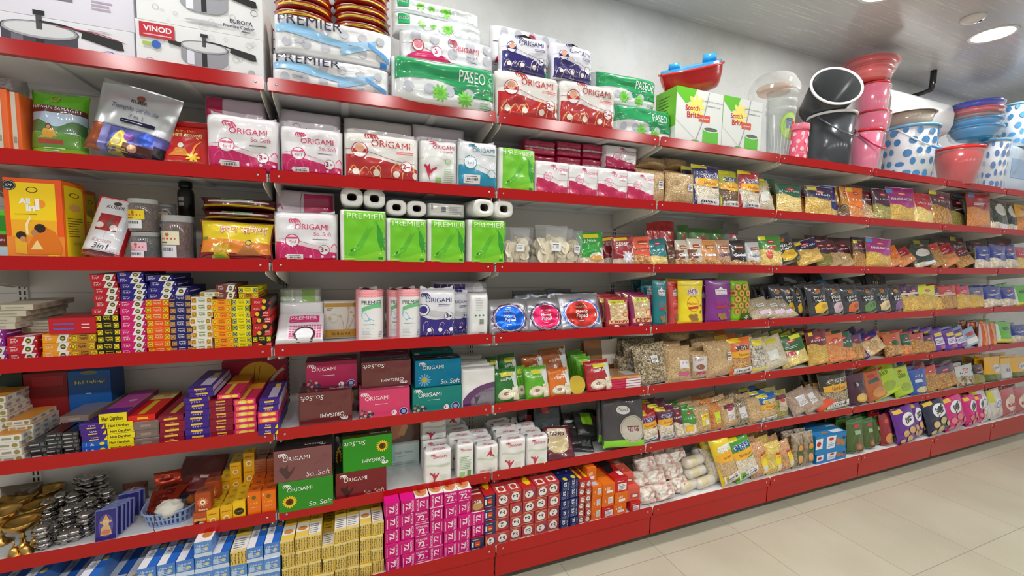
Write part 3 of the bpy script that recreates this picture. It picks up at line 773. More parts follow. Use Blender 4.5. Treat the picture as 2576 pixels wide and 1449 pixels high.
def swirl(c, col, seed, n=6, v1=.42):
    rd = random.Random(seed); c.lift(); c.hold = 1
    for i in range(n):
        u = (i + .5) / n + rd.uniform(-.04, .04); v = rd.uniform(.05, v1 * .6); s = rd.choice((-1, 1)) * rd.uniform(.05, .1); k = c.w / c.h
        c.stroke([(u, v - .08), (u + s * .2, v + .08 * k), (u + s, v + .16 * k), (u + s * 1.5, v + .1 * k), (u + s * 1.15, v + .05 * k)], [.006, .016, .014, .01, .004], col)
    c.hold = 0
def discs(c, v, n, col, r=.038, u0=.15, u1=.95):
    c.lift(); c.hold = 1
    for i in range(n): c.ell(u0 + (u1 - u0) * i / (n - 1), v, r, col)
    c.hold = 0
def d_ori_band(main, scroll, low=True, logoc=None, circ='red', ply='2', left=True):
    def fn(c):
        lc = logoc or main
        c.band(0.0, 1.0, .0, lambda u: .54 - .16 * u - .10 * max(0, u - .4) if left else .38 - .12 * u, main, 14, 4)
        if scroll: swirl(c, scroll, 4, 7)
        c.stroke([(0.0, .64), (.25, .62), (.55, .5), (.8, .44), (1.0, .44)], .005, tuple(int(q * .8) for q in main))
        discs(c, .19, 4, (242, 232, 220) if scroll else (250, 200, 224), .045 if scroll else .028)
        c.logo(.56, .80, .62, lc)
        c.ell(.2, .62, .105, WH); c.ring(.2, .62, .105, main, .1); c.band(.11, .29, .57, .645, main, 8, 2); c.ell(.2, .66, .06, (232, 170, 140) if scroll else (240, 150, 190))
        c.ell(.82, .36, .078, WH); c.ring(.82, .36, .078, main, .1); c.text(ply, .79, .365, .05, main, bold=.03); c.rect(.815, .345, .87, .37, main, 1, 1)
        c.lines(.68, .60, .92, .67, 2, tuple(min(255, q + 60) for q in main), 2)
    return fn
def fin(col, wd=.9):
    """crumpled film tuft along the top of a wrapped pack, a part of its own"""
    def mk(w, h, t, F):
        mb = MB(); sd = w * 31 + h
        def fn(sg):
            return lambda u, v: ((u - .5) * w * wd, sg * (.004 + .003 * v) + .012 * noise.noise(Vector((u * 5, v, sd))), h - .012 + v * (.012 + .012 * abs(2 * u - 1) ** 2) + .006 * noise.noise(Vector((u * 7, 3, sd))))
        mb.grid(fn(-1), 14, 3, mat('film', col)); mb.grid(fn(1), 14, 3, mat('film', col), flip=True)
        return [('film_tuft', mb.mesh('film_tuft'), None)]
    return mk
def both(*fs): return lambda w, h, t, F: [x for f in fs for x in f(w, h, t, F)]
def strap(w, h, t, F):
    mb = MB(); m = mat('plastic', (26, 26, 28))
    P_ = [(-.3 * w, 0, h - .012), (-.2 * w, 0, h + .004), (.02 * w, .002, h + .016), (.22 * w, 0, h + .004), (.3 * w, 0, h - .012)]
    for i in range(4):
        a, b = P_[i], P_[i + 1]
        mb.add([(a[0], -.016, a[2]), (a[0], .016, a[2]), (b[0], .016, b[2]), (b[0], -.016, b[2]), (a[0], -.016, a[2] - .003), (a[0], .016, a[2] - .003), (b[0], .016, b[2] - .003), (b[0], -.016, b[2] - .003)],
               [(0, 1, 2, 3), (7, 6, 5, 4), (0, 3, 7, 4), (1, 5, 6, 2)], m)
    return [('carry_strap', mb.mesh('carry_strap'), 'black carry strap')]
kind('orinavy', 'tissue_roll_pack', 'tissue pack', 'navy and white tissue roll pack with black strap', pack((226, 227, 236), d_ori_band(NAVY, (220, 206, 190), circ='navy'), 'soft', 'film', wr=.007, extra=both(fin((226, 227, 236)), strap)))
kind('orired', 'tissue_roll_pack', 'tissue pack', 'red scrollwork tissue roll pack', pack((234, 230, 226), d_ori_band(TRED, GOLD), 'soft', 'film', wr=.006, extra=fin((234, 230, 226))))
def d_pink4(c):
    c.band(0, 1, 0, lambda u: .42 - .20 * S_curve(0, 1)(u), MAG, 12, 3); swirl(c, (236, 70, 150), 3, 4, .4)
    discs(c, .14, 5, (250, 226, 238), .022, .2, .93)
    c.stroke([(0, .46), (.3, .46), (.55, .38), (.8, .31), (1, .31)], .005, (150, 20, 80)); c.band(0, 1, lambda u: .42 - .20 * S_curve(0, 1)(u), lambda u: .47 - .16 * S_curve(0, 1)(u), (236, 214, 222), 12, 1)
    c.ell(.29, .44, .11, WH); c.ring(.29, .44, .11, MAG, .12); c.text('4in1', .29, .42, .11, (214, 60, 120)); c.band(.21, .37, .475, .51, (226, 70, 130), 6, 1)
    c.ell(.78, .27, .085, WH); c.ring(.78, .27, .085, (130, 24, 70), .08); c.text('3', .745, .275, .05, (160, 20, 80), bold=.04); c.rect(.79, .255, .83, .285, MAG, 1, 1)
    c.logo(.54, .72, .62, (206, 18, 92)); c.text('So..Soft', .76, .575, .28, (196, 80, 120), shear=.1); c.lines(.6, .455, .84, .49, 1, (90, 80, 90), 2)
kind('ori4', 'tissue_roll_pack', 'tissue pack', 'white and magenta four roll tissue pack', pack((234, 232, 236), d_pink4, 'soft', 'film', wr=.007, extra=both(fin((230, 226, 232)), sticker(.2, .06, .45, .18))))
def d_lily(c):
    c.logo(.56, .84, .66, (206, 24, 84)); c.lines(.5, .72, .85, .76, 1, (200, 100, 130), 2)
    c.stroke([(0, .58), (.4, .62), (.7, .55), (1, .5)], .006, (160, 196, 140)); c.ell(.72, .54, .07, (214, 232, 200)); c.ring(.72, .54, .07, (130, 186, 90), .12)
    k = c.w / c.h
    for pts in ([(.22, .2), (.30, .34), (.14, .46), (.10, .44), (.16, .36)], [(.22, .2), (.3, .36), (.42, .42), (.44, .38), (.34, .33)], [(.20, .2), (.26, .34), (.25, .48), (.2, .42)]): c.poly(pts, (206, 20, 70))
    c.stroke([(.22, .24), (.26, .1), (.22, .02)], .014, (150, 30, 60)); c.lines(.62, .1, .92, .4, 7, (170, 206, 150), 3); c.rect(.4, .08, .54, .2, (150, 200, 120))
kind('orilily', 'tissue_roll_pack', 'tissue pack', 'white tissue roll pack with red lily', pack((234, 235, 234), d_lily, 'soft', 'film', wr=.006))
def d_teal(c):
    c.band(0, 1, 0, lambda u: .50 - .22 * S_curve(0, 1)(u), (22, 146, 184), 12, 3); c.stroke([(0, .6), (.3, .58), (.6, .46), (1, .36)], .006, (20, 120, 150))
    c.logo(.56, .82, .66, (20, 120, 150)); c.lines(.55, .7, .92, .74, 1, (120, 170, 190), 2); c.ell(.28, .55, .16, WH); c.ring(.28, .55, .16, (22, 146, 184), .1); c.text('2in1', .28, .54, .16, (22, 146, 184))
    c.ell(.82, .34, .1, (226, 236, 240)); c.ring(.82, .34, .1, (22, 146, 184), .1)
kind('oriteal', 'tissue_roll_pack', 'tissue pack', 'white and turquoise kitchen towel pack', pack((228, 232, 236), d_teal, 'soft', 'film', wr=.006, extra=both(fin((226, 232, 236)), sticker(.12, .12, .52, .3))))
def d_green(c):
    c.rect(.09, .06, .97, .97, LIME, 6, 6)
    c.poly([(.09, .16), (.28, .22), (.62, .74), (.80, .82), (.66, .62), (.42, .2), (.2, .12)], (88, 186, 20)); c.poly([(.78, .80), (.97, .5), (.97, .2), (.88, .24), (.8, .45)], (44, 158, 30))
    c.band(.09, .97, .06, lambda u: .2 - .06 * math.sin(5 * u), (132, 214, 30), 8, 2); c.text('PREMIER', .55, .885, .80, (232, 250, 210), hv=.10, bold=-.003)
    c.rect(.82, .09, .92, .14, (20, 140, 50)); c.text('4', .86, .2, .03, (230, 250, 210)); c.lines(.12, .09, .4, .12, 1, (210, 240, 170), 1)
kind('napgreen', 'napkin_pack', 'tissue pack', 'bright lime green and white napkin pack', pack((236, 240, 232), d_green, 'brick', 'film', wr=.003))
def d_value(c):
    c.band(0, 1, 0, lambda u: .50 - .22 * S_curve(0, 1)(u), (200, 14, 86), 10, 3); swirl(c, (224, 60, 124), 8, 4, .3); discs(c, .09, 4, (250, 226, 238), .024, .3, .93)
    c.stroke([(0, .6), (.4, .57), (.65, .46), (1, .48)], .006, (160, 80, 110)); c.ell(.35, .54, .13, (244, 214, 226)); c.ring(.35, .54, .13, (200, 14, 86), .08); c.text('Value', .35, .57, .17, (206, 60, 120)); c.text('Pack', .35, .49, .15, (206, 60, 120))
    c.logo(.68, .78, .54, (206, 18, 92)); c.lines(.7, .62, .9, .66, 1, (200, 120, 150), 2)
kind('oriv', 'napkin_pack', 'tissue pack', 'small white and magenta value napkin pack', pack((240, 238, 240), d_value, 'brick', 'film', wr=.003))
def d_magb(c):
    c.rect(0, .42, 1, .54, (228, 214, 220)); swirl(c, (196, 40, 90), 5, 4, .8)
kind('magb', 'napkin_bundle', 'tissue pack', 'plain crimson wrapped napkin bundle', pack((176, 12, 66), d_magb, 'brick', 'film', wr=.003))
def d_rollend(acc):
    def fn(c):
        c.band(.03, .97, .05, .34, acc, 8, 2)
        for u in (.27, .73): c.ell(u, .42, .075, (96, 92, 96)); c.ell(u, .42, .055, (50, 46, 50))
        c.text('ORIGAMI', .62, .72, .34, (206, 18, 92), rot=180, bold=.012); c.ell(.3, .74, .06, WH); c.ring(.3, .74, .06, acc, .14)
    return fn
kind('rollend', 'tissue_roll_pack', 'tissue pack', 'tissue roll pack turned upside down', pack((232, 224, 230), d_rollend(MAG), 'wrap', 'film', wr=.004))
kind('rollendr', 'tissue_roll_pack', 'tissue pack', 'upturned red and white tissue roll pack', pack((230, 224, 222), lambda c: (c.band(.05, .75, .3, lambda u: .6 - .35 * u, TRED, 8, 2), c.ell(.7, .55, .06, TRED), c.text('2', .7, .55, .03, WH, bold=.02), c.ell(.83, .25, .06, GREY)), 'wrap', 'film', wr=.005))
def d_side(c):
    c.band(.0, 1, 0, .16, (190, 20, 90), 6, 1); c.band(.48, .97, .25, .92, (196, 14, 90), 6, 3); swirl(c, (224, 60, 130), 8, 3, .8); c.stroke([(.45, .95), (.42, .5), (.52, .1)], .01, (190, 80, 120)); c.rect(.46, .1, .66, .28, (214, 206, 212)); discs(c, .19, 2, (190, 40, 90), .025, .5, .6)
kind('oriside', 'tissue_roll_pack', 'tissue pack', 'tissue roll pack lying on its side', pack((226, 214, 222), d_side, 'wrap', 'film', wr=.005))
kind('oripale', 'tissue_roll_pack', 'tissue pack', 'pale pink tissue pack pushed to the back', pack((226, 206, 218), lambda c: (c.rect(.02, .62, .3, .98, (200, 20, 90)), c.lines(.3, .5, .95, .62, 1, (200, 120, 150), 2), [c.ell(.3 + .14 * i, .52, .025, (190, 70, 110)) for i in range(5)], c.band(0, .5, 0, .3, (206, 24, 100), 5, 1)), 'brick', 'film', wr=.004))

def rollpair(w, h, t):
    """two white rolls side by side in film, the cores facing out"""
    mb = MB(); m = mat('soft', (238, 238, 234)); r = h / 2
    for sx in (-1, 1):
        n = 26; ro = []
        def sq(a): return 1 / max(abs(math.cos(a)) ** 3.2 + abs(math.sin(a)) ** 3.2, 1e-6) ** (1 / 3.2)
        cx = sx * w / 4; rx = w / 4 * 1.0; rz = h / 2
        prof = [(.40, -.47), (.42, -.492), (.86, -.5), (.97, -.475), (1, -.42), (1, .42), (.97, .475), (.86, .5), (.42, .492), (.40, .47)]
        vs = [(cx + rx * k * sq(2 * PI * i / n) * math.cos(2 * PI * i / n), y * t, h / 2 + rz * k * sq(2 * PI * i / n) * math.sin(2 * PI * i / n)) for k, y in prof for i in range(n)]
        L = len(prof)
        mb.add(vs, [(j * n + i, j * n + (i + 1) % n, ((j + 1) % L) * n + (i + 1) % n, ((j + 1) % L) * n + i) for j in range(L - 1) for i in range(n)], m, True)
        c = MB()
    core = MB(); d = mat('card', (120, 112, 106))
    for sx in (-1, 1):
        n = 22; cx = sx * w / 4
        for y0, y1, k in ((-.47, .45, .41),):
            vs = [(cx + w / 4 * k * math.cos(2 * PI * i / n), y * t, h / 2 + h / 2 * k * math.sin(2 * PI * i / n)) for y in (y0, y1) for i in range(n)]
            core.add(vs, [(i, (i + 1) % n, n + (i + 1) % n, n + i) for i in range(n)] + [[n + i for i in range(n)]], d, True)
    return mb.mesh('roll_pair'), [('cardboard_core', core.mesh('cardboard_core'), 'brown cardboard roll cores')]
kind('rollpair', 'kitchen_roll_pair', 'tissue pack', 'pair of white paper rolls with open cores', rollpair)
kind('wpack', 'napkin_pack', 'tissue pack', 'white napkin pack with small grey print', pack((216, 216, 210), lambda c: (c.rect(.1, .5, .13, .85, (90, 90, 90)), c.rect(.36, .35, .47, .7, (110, 110, 112)), c.lines(.55, .2, .9, .8, 5, (170, 170, 168), 2)), 'brick', 'film', wr=.003))
def d_navy3(c):
    c.band(0, 1, 0, lambda u: .50 - .14 * u - .05 * math.sin(5 * u), (44, 26, 130), 12, 3); swirl(c, (214, 190, 170), 6, 7, .5)
    c.band(0, 1, lambda u: .52 - .14 * u, lambda u: .62 - .1 * u, (206, 204, 210), 8, 1)
    c.logo(.44, .80, .84, NAVY); c.lines(.5, .66, .9, .72, 2, NAVY, 3); c.ell(.1, .6, .16, WH); c.ring(.1, .6, .16, NAVY, .1); c.ell(.1, .6, .1, (44, 26, 130)); c.ell(.78, .47, .12, WH); c.ring(.78, .47, .12, NAVY, .08); c.text('3', .74, .475, .07, NAVY, bold=.04); c.rect(.8, .45, .86, .49, NAVY, 1, 1)
    discs(c, .2, 3, WH, .055, .25, .85)
kind('orinavy3', 'kitchen_towel_pack', 'tissue pack', 'navy and white three ply kitchen towel pack', pack((232, 234, 240), d_navy3, 'soft', 'film', wr=.005, extra=fin((228, 230, 236))))
kind('navylie', 'kitchen_towel_pack', 'tissue pack', 'navy and silver towel pack lying on top', pack((196, 196, 204), lambda c: (c.band(.0, .55, 0, .8, (44, 30, 110), 6, 2), swirl(c, (200, 190, 190), 3, 4, .8), c.ell(.78, .45, .1, (226, 226, 230))), 'wrap', 'film', wr=.006))
kind('wtall', 'kitchen_towel_pack', 'tissue pack', 'tall plain white towel roll pack with barcode', pack((236, 237, 238), lambda c: (c.lines(.3, .6, .75, .92, 6, (196, 198, 200), 3), [c.ell(u, .5, .05, (60, 150, 110)) for u in (.3, .5, .7)], [c.rect(.5 + .025 * i, .3, .512 + .025 * i, .42, (60, 60, 64), 1, 1) for i in range(9)], c.lines(.5, .08, .9, .12, 1, (120, 120, 124), 1)), 'soft', 'soft', wr=.003))
# striped wipe rolls
def wiperoll(w, h, t):
    mb = MB(); r = w / 2
    prof = [(r * .98, 0), (r, .004), (r, h - .006), (r * .97, h - .001), (r * .35, h), (r * .33, h - .01)]
    pm = bpy.data.materials.get('pink_zigzag')
    if not pm:
        pm = bpy.data.materials.new('pink_zigzag'); nt, b = nodes_of(pm); L = nt.links.new
        tc = nt.nodes.new('ShaderNodeTexCoord'); sx = nt.nodes.new('ShaderNodeSeparateXYZ'); at = nt.nodes.new('ShaderNodeMath'); at.operation = 'ARCTAN2'
        mu = nt.nodes.new('ShaderNodeMath'); mu.operation = 'MULTIPLY'; mu.inputs[1].default_value = 9; tri = nt.nodes.new('ShaderNodeMath'); tri.operation = 'PINGPONG'; tri.inputs[1].default_value = 1
        z = nt.nodes.new('ShaderNodeMath'); z.operation = 'MULTIPLY'; z.inputs[1].default_value = 190; ad = nt.nodes.new('ShaderNodeMath'); ad.operation = 'ADD'; sn = nt.nodes.new('ShaderNodeMath'); sn.operation = 'PINGPONG'; sn.inputs[1].default_value = 1
        mx = nt.nodes.new('ShaderNodeMix'); mx.data_type = 'RGBA'; mx.inputs[6].default_value = lin((238, 130, 142)); mx.inputs[7].default_value = lin((248, 186, 190))
        L(tc.outputs['Object'], sx.inputs[0]); L(sx.outputs[0], at.inputs[0]); L(sx.outputs[1], at.inputs[1]); L(at.outputs[0], mu.inputs[0]); L(mu.outputs[0], tri.inputs[0])
        L(sx.outputs[2], z.inputs[0]); L(z.outputs[0], ad.inputs[0]); L(tri.outputs[0], ad.inputs[1]); L(ad.outputs[0], sn.inputs[0]); L(sn.outputs[0], mx.inputs[0]); L(mx.outputs[2], b.inputs['Base Color']); b.inputs['Roughness'].default_value = .3
    mb.lathe(prof, pm, 32)
    lab = MB(); R2 = r * 1.008
    def S(u, v, e=0): a = -PI / 2 + (u - .42) * 2.3; return ((R2 + e) * math.cos(a), (R2 + e) * math.sin(a), h * (.06 + .8 * v))
    lab.grid(S, 14, 4, mat('card', (238, 238, 238)))
    c = Cv(lab, S, R2 * 2.3, h * .8, 'card')
    c.text('PREMIER', .5, .88, .70, (60, 66, 66), hv=.09); c.band(.15, .85, lambda u: .66 + .1 * math.sin(3 * (u - .15)), lambda u: .74 + .13 * math.sin(2.4 * (u - .1)), (116, 196, 140), 8, 2)
    c.poly([(.15, .66), (.28, .64), (.55, .46), (.85, .34), (.6, .34), (.28, .44), (.14, .56)], (120, 190, 226)); c.rect(.2, .36, .55, .375, (40, 130, 90)); c.lines(.15, .05, .55, .3, 7, (196, 198, 200), 4); c.lines(.7, .05, .9, .2, 4, (150, 150, 154), 5)
    fl = MB(); fl.grid(lambda u, v: ((u - .5) * r * 1.3 - .004, (v - .5) * r * 1.2, h + .004 + .006 * math.sin(u * 5 + v * 3)), 6, 5, mat('film', (236, 232, 232)))
    return mb.mesh('wipe_roll'), [('paper_band', lab.mesh('paper_band'), 'white printed paper band'), ('film_tuft', fl.mesh('film_tuft'), None)]
kind('wiperoll', 'wipe_roll', 'cleaning roll', 'pink zigzag cleaning cloth roll with white band', wiperoll)
def d_nap(c):
    c.rect(.22, .02, .98, .98, (240, 232, 238)); c.rect(.26, .05, .95, .5, (230, 110, 160)); 
    for i in range(12): c.rect(.26 + .058 * i, .05, .275 + .058 * i, .5, (248, 220, 232), 1, 2)
    for j in range(8): c.rect(.26, .07 + .055 * j, .95, .085 + .055 * j, (248, 220, 232), 4, 1)
    c.rect(.26, .58, .9, .8, (218, 40, 120)); c.text('PREMIER', .57, .72, .58, (252, 226, 238)); c.lines(.3, .6, .55, .65, 1, (250, 210, 228), 1)
    c.ell(.6, .16, .2, (236, 236, 238)); c.ring(.6, .16, .23, (60, 30, 50), .2)
kind('napp', 'napkin_pack', 'tissue pack', 'white and pink checked napkin pack leaning flat', pack((228, 228, 230), d_nap, 'brick', 'film', wr=.003))
def d_nap2(c):
    c.rect(.68, .05, .98, .62, (232, 120, 166))
    for i in range(5): c.rect(.70 + .06 * i, .05, .715 + .06 * i, .62, (248, 220, 232), 1, 2)
    c.stroke([(.3, .0), (.5, .12), (.7, .32), (.78, .6)], .05, (40, 30, 36)); c.stroke([(.1, .35), (.3, .2), (.42, .05)], .014, (50, 40, 46)); c.stroke([(.3, .62), (.5, .5), (.6, .6)], .014, (50, 40, 46)); c.stroke([(.62, .35), (.72, .62)], .03, (216, 50, 120)); c.lines(.12, .55, .3, .6, 1, (120, 120, 124), 1)
kind('napp2', 'napkin_pack', 'tissue pack', 'white napkin pack with black arcs standing up', pack((226, 226, 228), d_nap2, 'brick', 'film', wr=.003))
kind('napgw', 'napkin_pack', 'tissue pack', 'pale green wrapped napkin pack lying on top', pack((206, 214, 200), lambda c: (c.rect(.55, .05, .85, .95, (150, 190, 100)), c.rect(.1, .3, .4, .9, (190, 206, 180)), c.rect(.3, .0, .33, 1, (236, 238, 232), 1, 1)), 'brick', 'film', wr=.003))
def d_gold(c):
    c.rect(.03, .84, .97, .94, (190, 140, 40)); c.rect(.03, .05, .97, .25, (200, 148, 36)); c.text('PREMIER', .5, .15, .56, (90, 60, 20), rot=180)
    for s in ((.66, .25, .74, .8), (.6, .25, .5, .6), (.72, .25, .9, .6)): c.stroke([(s[0], s[1]), ((s[0] + s[2]) / 2 + .03, (s[1] + s[3]) / 2), (s[2], s[3])], [.02, .014, .006], (206, 170, 96))
    for u, v in ((.74, .8), (.5, .6), (.9, .6), (.82, .7), (.2, .55)): c.ell(u, v, .04, (212, 180, 110))
    c.ring(.3, .55, .14, (206, 186, 140), .06); c.lines(.1, .74, .3, .82, 2, (160, 130, 60), 1)
kind('napgold', 'napkin_pack', 'tissue pack', 'white and gold napkin pack turned upside down', pack((222, 218, 210), d_gold, 'brick', 'film', wr=.003))
# facial tissue cartons
def d_tissue(flip, art, txt='So..Soft', tc=(250, 240, 240), subtle=None):
    def fn(c):
        R = 180 if flip else 0
        def q(u, v): return (1 - u, 1 - v) if flip else (u, v)
        if art == 'bird':
            c.logo(*q(.30, .74), .56, tc, rot=R); c.lines(.3, .48, .68, .52, 1, tc, 1); rd = random.Random(4)
            for i in range(26): c.ell(rd.uniform(.02, .28), rd.uniform(.02, .42 - rd.random() * .2), rd.uniform(.012, .035), rd.choice([(60, 60, 84), (176, 160, 130), (206, 190, 160), (90, 90, 110), (120, 130, 90)]), n=7)
            c.ell(.68, .15, .055, (244, 240, 244)); c.text('3', .66, .16, .03, (150, 40, 80), bold=.03); c.ell(.87, .16, .085, (40, 44, 110)); c.ring(.87, .16, .085, (226, 226, 238), .12); c.ell(.87, .16, .045, (160, 170, 210))
        else:
            c.logo(*q(.34, .74), .54, tc, rot=R); c.text(txt, *q(.76, .17), .42, tc if not subtle else subtle, rot=R, shear=.12)
            if art == 'sun':
                u, v = q(.2, .34); c.flower(u, v, .135, (244, 204, 20), 16, .6); c.ell(u, v, .07, (92, 56, 24)); c.ell(u, v, .035, (60, 36, 18))
            if art == 'daisy': c.flower(.2, .28, .15, (110, 184, 226), 12, .4, (214, 190, 60))
            if art == 'lily':
                u, v = q(.22, .3)
                for pts in ([(0, -.22), (.05, .0), (-.1, .2), (-.13, .1)], [(0, -.22), (.06, .02), (.14, .18), (.1, .0)], [(-.01, -.2), (.02, .26), (-.04, .1)]): c.poly([(u + a * (1 if not flip else -1), v + b * (1 if not flip else -1)) for a, b in pts], (62, 20, 24))
        rd = random.Random(6)
        for i in range(3):
            u = rd.uniform(.5, .9); v = rd.uniform(.3, .7); bc = c.base
            c.stroke([(u, v), (u + .06, v + .1), (u + .1, v + .02), (u + .05, v - .05)], [.003, .008, .006, .002], tuple(min(255, int(x * 1.12) + 8) for x in bc))
    return fn
def tissue(key, base, top, flip, art, desc, fin='card', tc=(250, 244, 244), subtle=None):
    dt = d_tissue(flip, art, tc=tc, subtle=subtle)
    def front(c): c.base = base; dt(c)
    def build(w, h, t):
        mb = MB(); mb.box(-w / 2, -t / 2, 0, w / 2, t / 2, h, mat(fin, base), .002)
        S, fw, fh = box_S(w, t, h, 'front'); front(Cv(mb, S, fw, fh, fin))
        S, fw, fh = box_S(w, t, h, 'top'); c = Cv(mb, S, fw, fh, fin); c.rect(.003, .01, .997, .99, top); c.logo(.7, .3, .4, tc, rot=180 if not flip else 0)
        k = MB(); S2 = lambda u, v, e=0: ((u - .5) * w * .5, (v - .5) * t * .34 + t * .05, h + .0016 + e)
        n = 24; ck = Cv(k, S2, w * .5, t * .34, fin); ck.ell(.5, .5, .5, tuple(min(255, int(x * 1.2) + 14) for x in top), .5, n)
        return mb.mesh('carton'), [('tear_off_slot', k.mesh('tear_off_slot'), 'oval tear off slot on the upper face')]
    kind(key, 'tissue_box', 'tissue box', desc, build)
WINE = (152, 34, 70)
tissue('tb_wine', (176, 34, 84), (110, 30, 50), False, 'bird', 'wine pink tissue box with bird print')
tissue('tb_brownflip', (104, 30, 32), (56, 18, 20), True, 'none', 'dark brown tissue box with print upside down', 'film')
tissue('tb_pink', (222, 66, 112), (208, 92, 128), False, 'bird', 'bright pink tissue box with bird print')
tissue('tb_teal', (16, 132, 124), (14, 104, 100), False, 'bird', 'teal tissue box with bird print')
tissue('tb_cyan', (12, 128, 170), (14, 34, 46), False, 'daisy', 'shiny cyan tissue box with daisy', 'foil')
tissue('tb_mauve', (122, 62, 66), (40, 30, 32), False, 'lily', 'mauve brown film wrapped tissue box', 'film', subtle=(226, 210, 206))
tissue('tb_green', (46, 142, 30), (70, 80, 20), False, 'sun', 'green tissue box with sunflower standing on shelf')
tissue('tb_greenflip', (44, 146, 26), (66, 60, 18), True, 'sun', 'green sunflower tissue box with print upside down')
tissue('tb_brown', (122, 32, 34), (24, 50, 24), False, 'lily', 'chestnut brown tissue box under the green one', subtle=(226, 190, 180))
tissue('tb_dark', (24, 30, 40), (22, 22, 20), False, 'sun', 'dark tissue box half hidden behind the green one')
kind('tb_pale', 'tissue_box', 'tissue box', 'pale mint facial tissue box', carton((190, 206, 204), lambda c: (c.rect(.0, .3, .3, .95, (150, 196, 190)), c.text('Facial Tissues', .55, .6, .5, (120, 136, 140)), c.lines(.4, .42, .7, .48, 1, (140, 160, 160), 1), c.lines(.1, .1, .9, .25, 2, (160, 174, 174), 2)), fin='film'))
kind('tb_fox', 'tissue_box', 'tissue box', 'brown tissue box with orange petals', carton((88, 34, 26), lambda c: (c.poly([(.05, .1), (.1, .7), (.3, .95), (.55, .9), (.6, .55), (.35, .2)], (206, 110, 50)), c.poly([(.3, .3), (.5, .9), (.62, .6), (.5, .25)], (226, 150, 90))), fin='film'))
def d_napgrey(c):
    c.band(0, 1, 0, lambda u: .62 * math.sqrt(max(0, 1 - (1.02 - u) ** 2 * .9)) if u < 1 else .62, (96, 44, 104), 12, 3); c.band(.25, 1, 0, lambda u: .48 * math.sqrt(max(0, 1 - (1.05 - u) ** 2 * 1.3)), (126, 120, 130), 10, 2)
    c.text('ORIGAMI', .72, .4, .4, (96, 70, 100)); c.poly([(.4, .08), (.46, .25), (.34, .3)], (80, 50, 84)); c.poly([(.4, .08), (.44, .26), (.54, .3)], (80, 50, 84))
kind('nappur', 'napkin_pack', 'tissue pack', 'white napkin stack in film with purple arc', pack((232, 230, 228), d_napgrey, 'brick', 'film', wr=.005))
def d_lilysm(flip=False):
    def fn(c):
        R = 180 if flip else 0
        def q(u, v): return (1 - u, 1 - v) if flip else (u, v)
        c.logo(*q(.52, .82), .62, (206, 24, 74), rot=R); c.band(.06, .94, lambda u: .55 + .03 * math.sin(7 * u), lambda u: .60 + .03 * math.sin(7 * u + .5), (200, 216, 184), 8, 1)
        s = -1 if flip else 1
        u, v = q(.36, .24)
        for pts in ([(0, -.12), (.05, .04), (-.16, .16), (-.18, .12), (-.06, .06)], [(0, -.12), (.06, .05), (.18, .12), (.16, .07)], [(-.02, -.12), (.03, .14), (-.04, .08)]): c.poly([(u + s * a, v + s * b) for a, b in pts], (200, 22, 60))
        c.stroke([(u, v - s * .06), (u + .01, v - s * .2)], .03, (170, 24, 56)); c.lines(.55, .1, .9, .3, 3, (206, 220, 196), 3)
    return fn
def lilybox(key, flip, desc, green=False):
    def top(w, h, t, F):
        mb = MB()
        def fn(sg): return lambda u, v: ((u - .5) * w * (.98 - .2 * v), sg * (1 - v) * t * .4 + .004 * noise.noise(Vector((u * 5, v * 3, sg))), h - .004 + v * .014 + .004 * noise.noise(Vector((u * 4, 2, v))))
        mb.grid(fn(-1), 10, 4, mat('film', (232, 230, 230))); mb.grid(fn(1), 10, 4, mat('film', (232, 230, 230)), flip=True)
        c = Cv(mb, lambda u, v, e=0: (fn(-1)(u, v)[0], fn(-1)(u, v)[1] - e, fn(-1)(u, v)[2] + e + .001), w, t * .45, 'film'); c.text('ORIGAMI', .55, .35, .5, (190, 40, 84))
        return [('folded_top', mb.mesh('folded_top'), 'folded film top')]
    fr = d_lilysm(flip) if not green else (lambda c: (c.logo(.5, .84, .66, (206, 24, 74)), c.lines(.15, .3, .85, .68, 8, (150, 196, 140), 5), c.rect(.15, .08, .45, .24, (140, 200, 120)), c.rect(.62, .1, .82, .26, (70, 160, 60))))
    kind(key, 'pocket_napkin_pack', 'tissue pack', desc, pack((236, 235, 233), fr, 'brick', 'film', wr=.003, extra=top))
lilybox('lily', False, 'small white napkin block with red lily')
lilybox('lilyflip', True, 'small white napkin block with upturned lily')
lilybox('lilygreen', False, 'narrow white napkin block with green print', True)
# mop cartons
def d_mop(c):
    c.poly([(0, 1), (.42, 1), (.34, .8), (.2, .72), (0, .9)], (98, 196, 30)); c.flower(.42, .7, .2, (246, 234, 120), 8, .5)
    c.text('Scotch', .34, .66, .30, (200, 20, 36), bold=.02, rot=4); c.text('Brite', .36, .54, .26, (200, 20, 36), bold=.02, rot=4); c.rect(.48, .44, .72, .56, (224, 84, 50)); c.text('Super Mop', .60, .5, .2, WH)
    c.text('Compact-Two Bucket Wringer', .76, .82, .46, (130, 134, 130)); c.text('Clean Effectively', .78, .74, .32, (130, 134, 130))
    c.stroke([(.68, .98), (.58, .5), (.44, .1)], .014, (150, 156, 156)); c.ell(.42, .07, .09, (96, 180, 70), .03); c.rect(.58, .0, .92, .3, (98, 196, 60)); c.ell(.75, .32, .18, (226, 232, 226), .05); c.ell(.75, .32, .15, (96, 110, 100), .035)
    c.stroke([(.0, .42), (.3, .2), (.5, .06)], .006, (190, 200, 196))
kind('mop', 'mop_carton', 'carton', 'white and green mop bucket carton', carton((228, 232, 230), d_mop, lambda c: c.rect(.01, .01, .99, .99, (150, 206, 110)), lambda c: (c.rect(0, 0, 1, 1, (120, 196, 50)), c.lines(.15, .55, .85, .9, 6, (60, 110, 40), 4), c.rect(0, 0, 1, .3, (226, 232, 226))), None, 'card'))

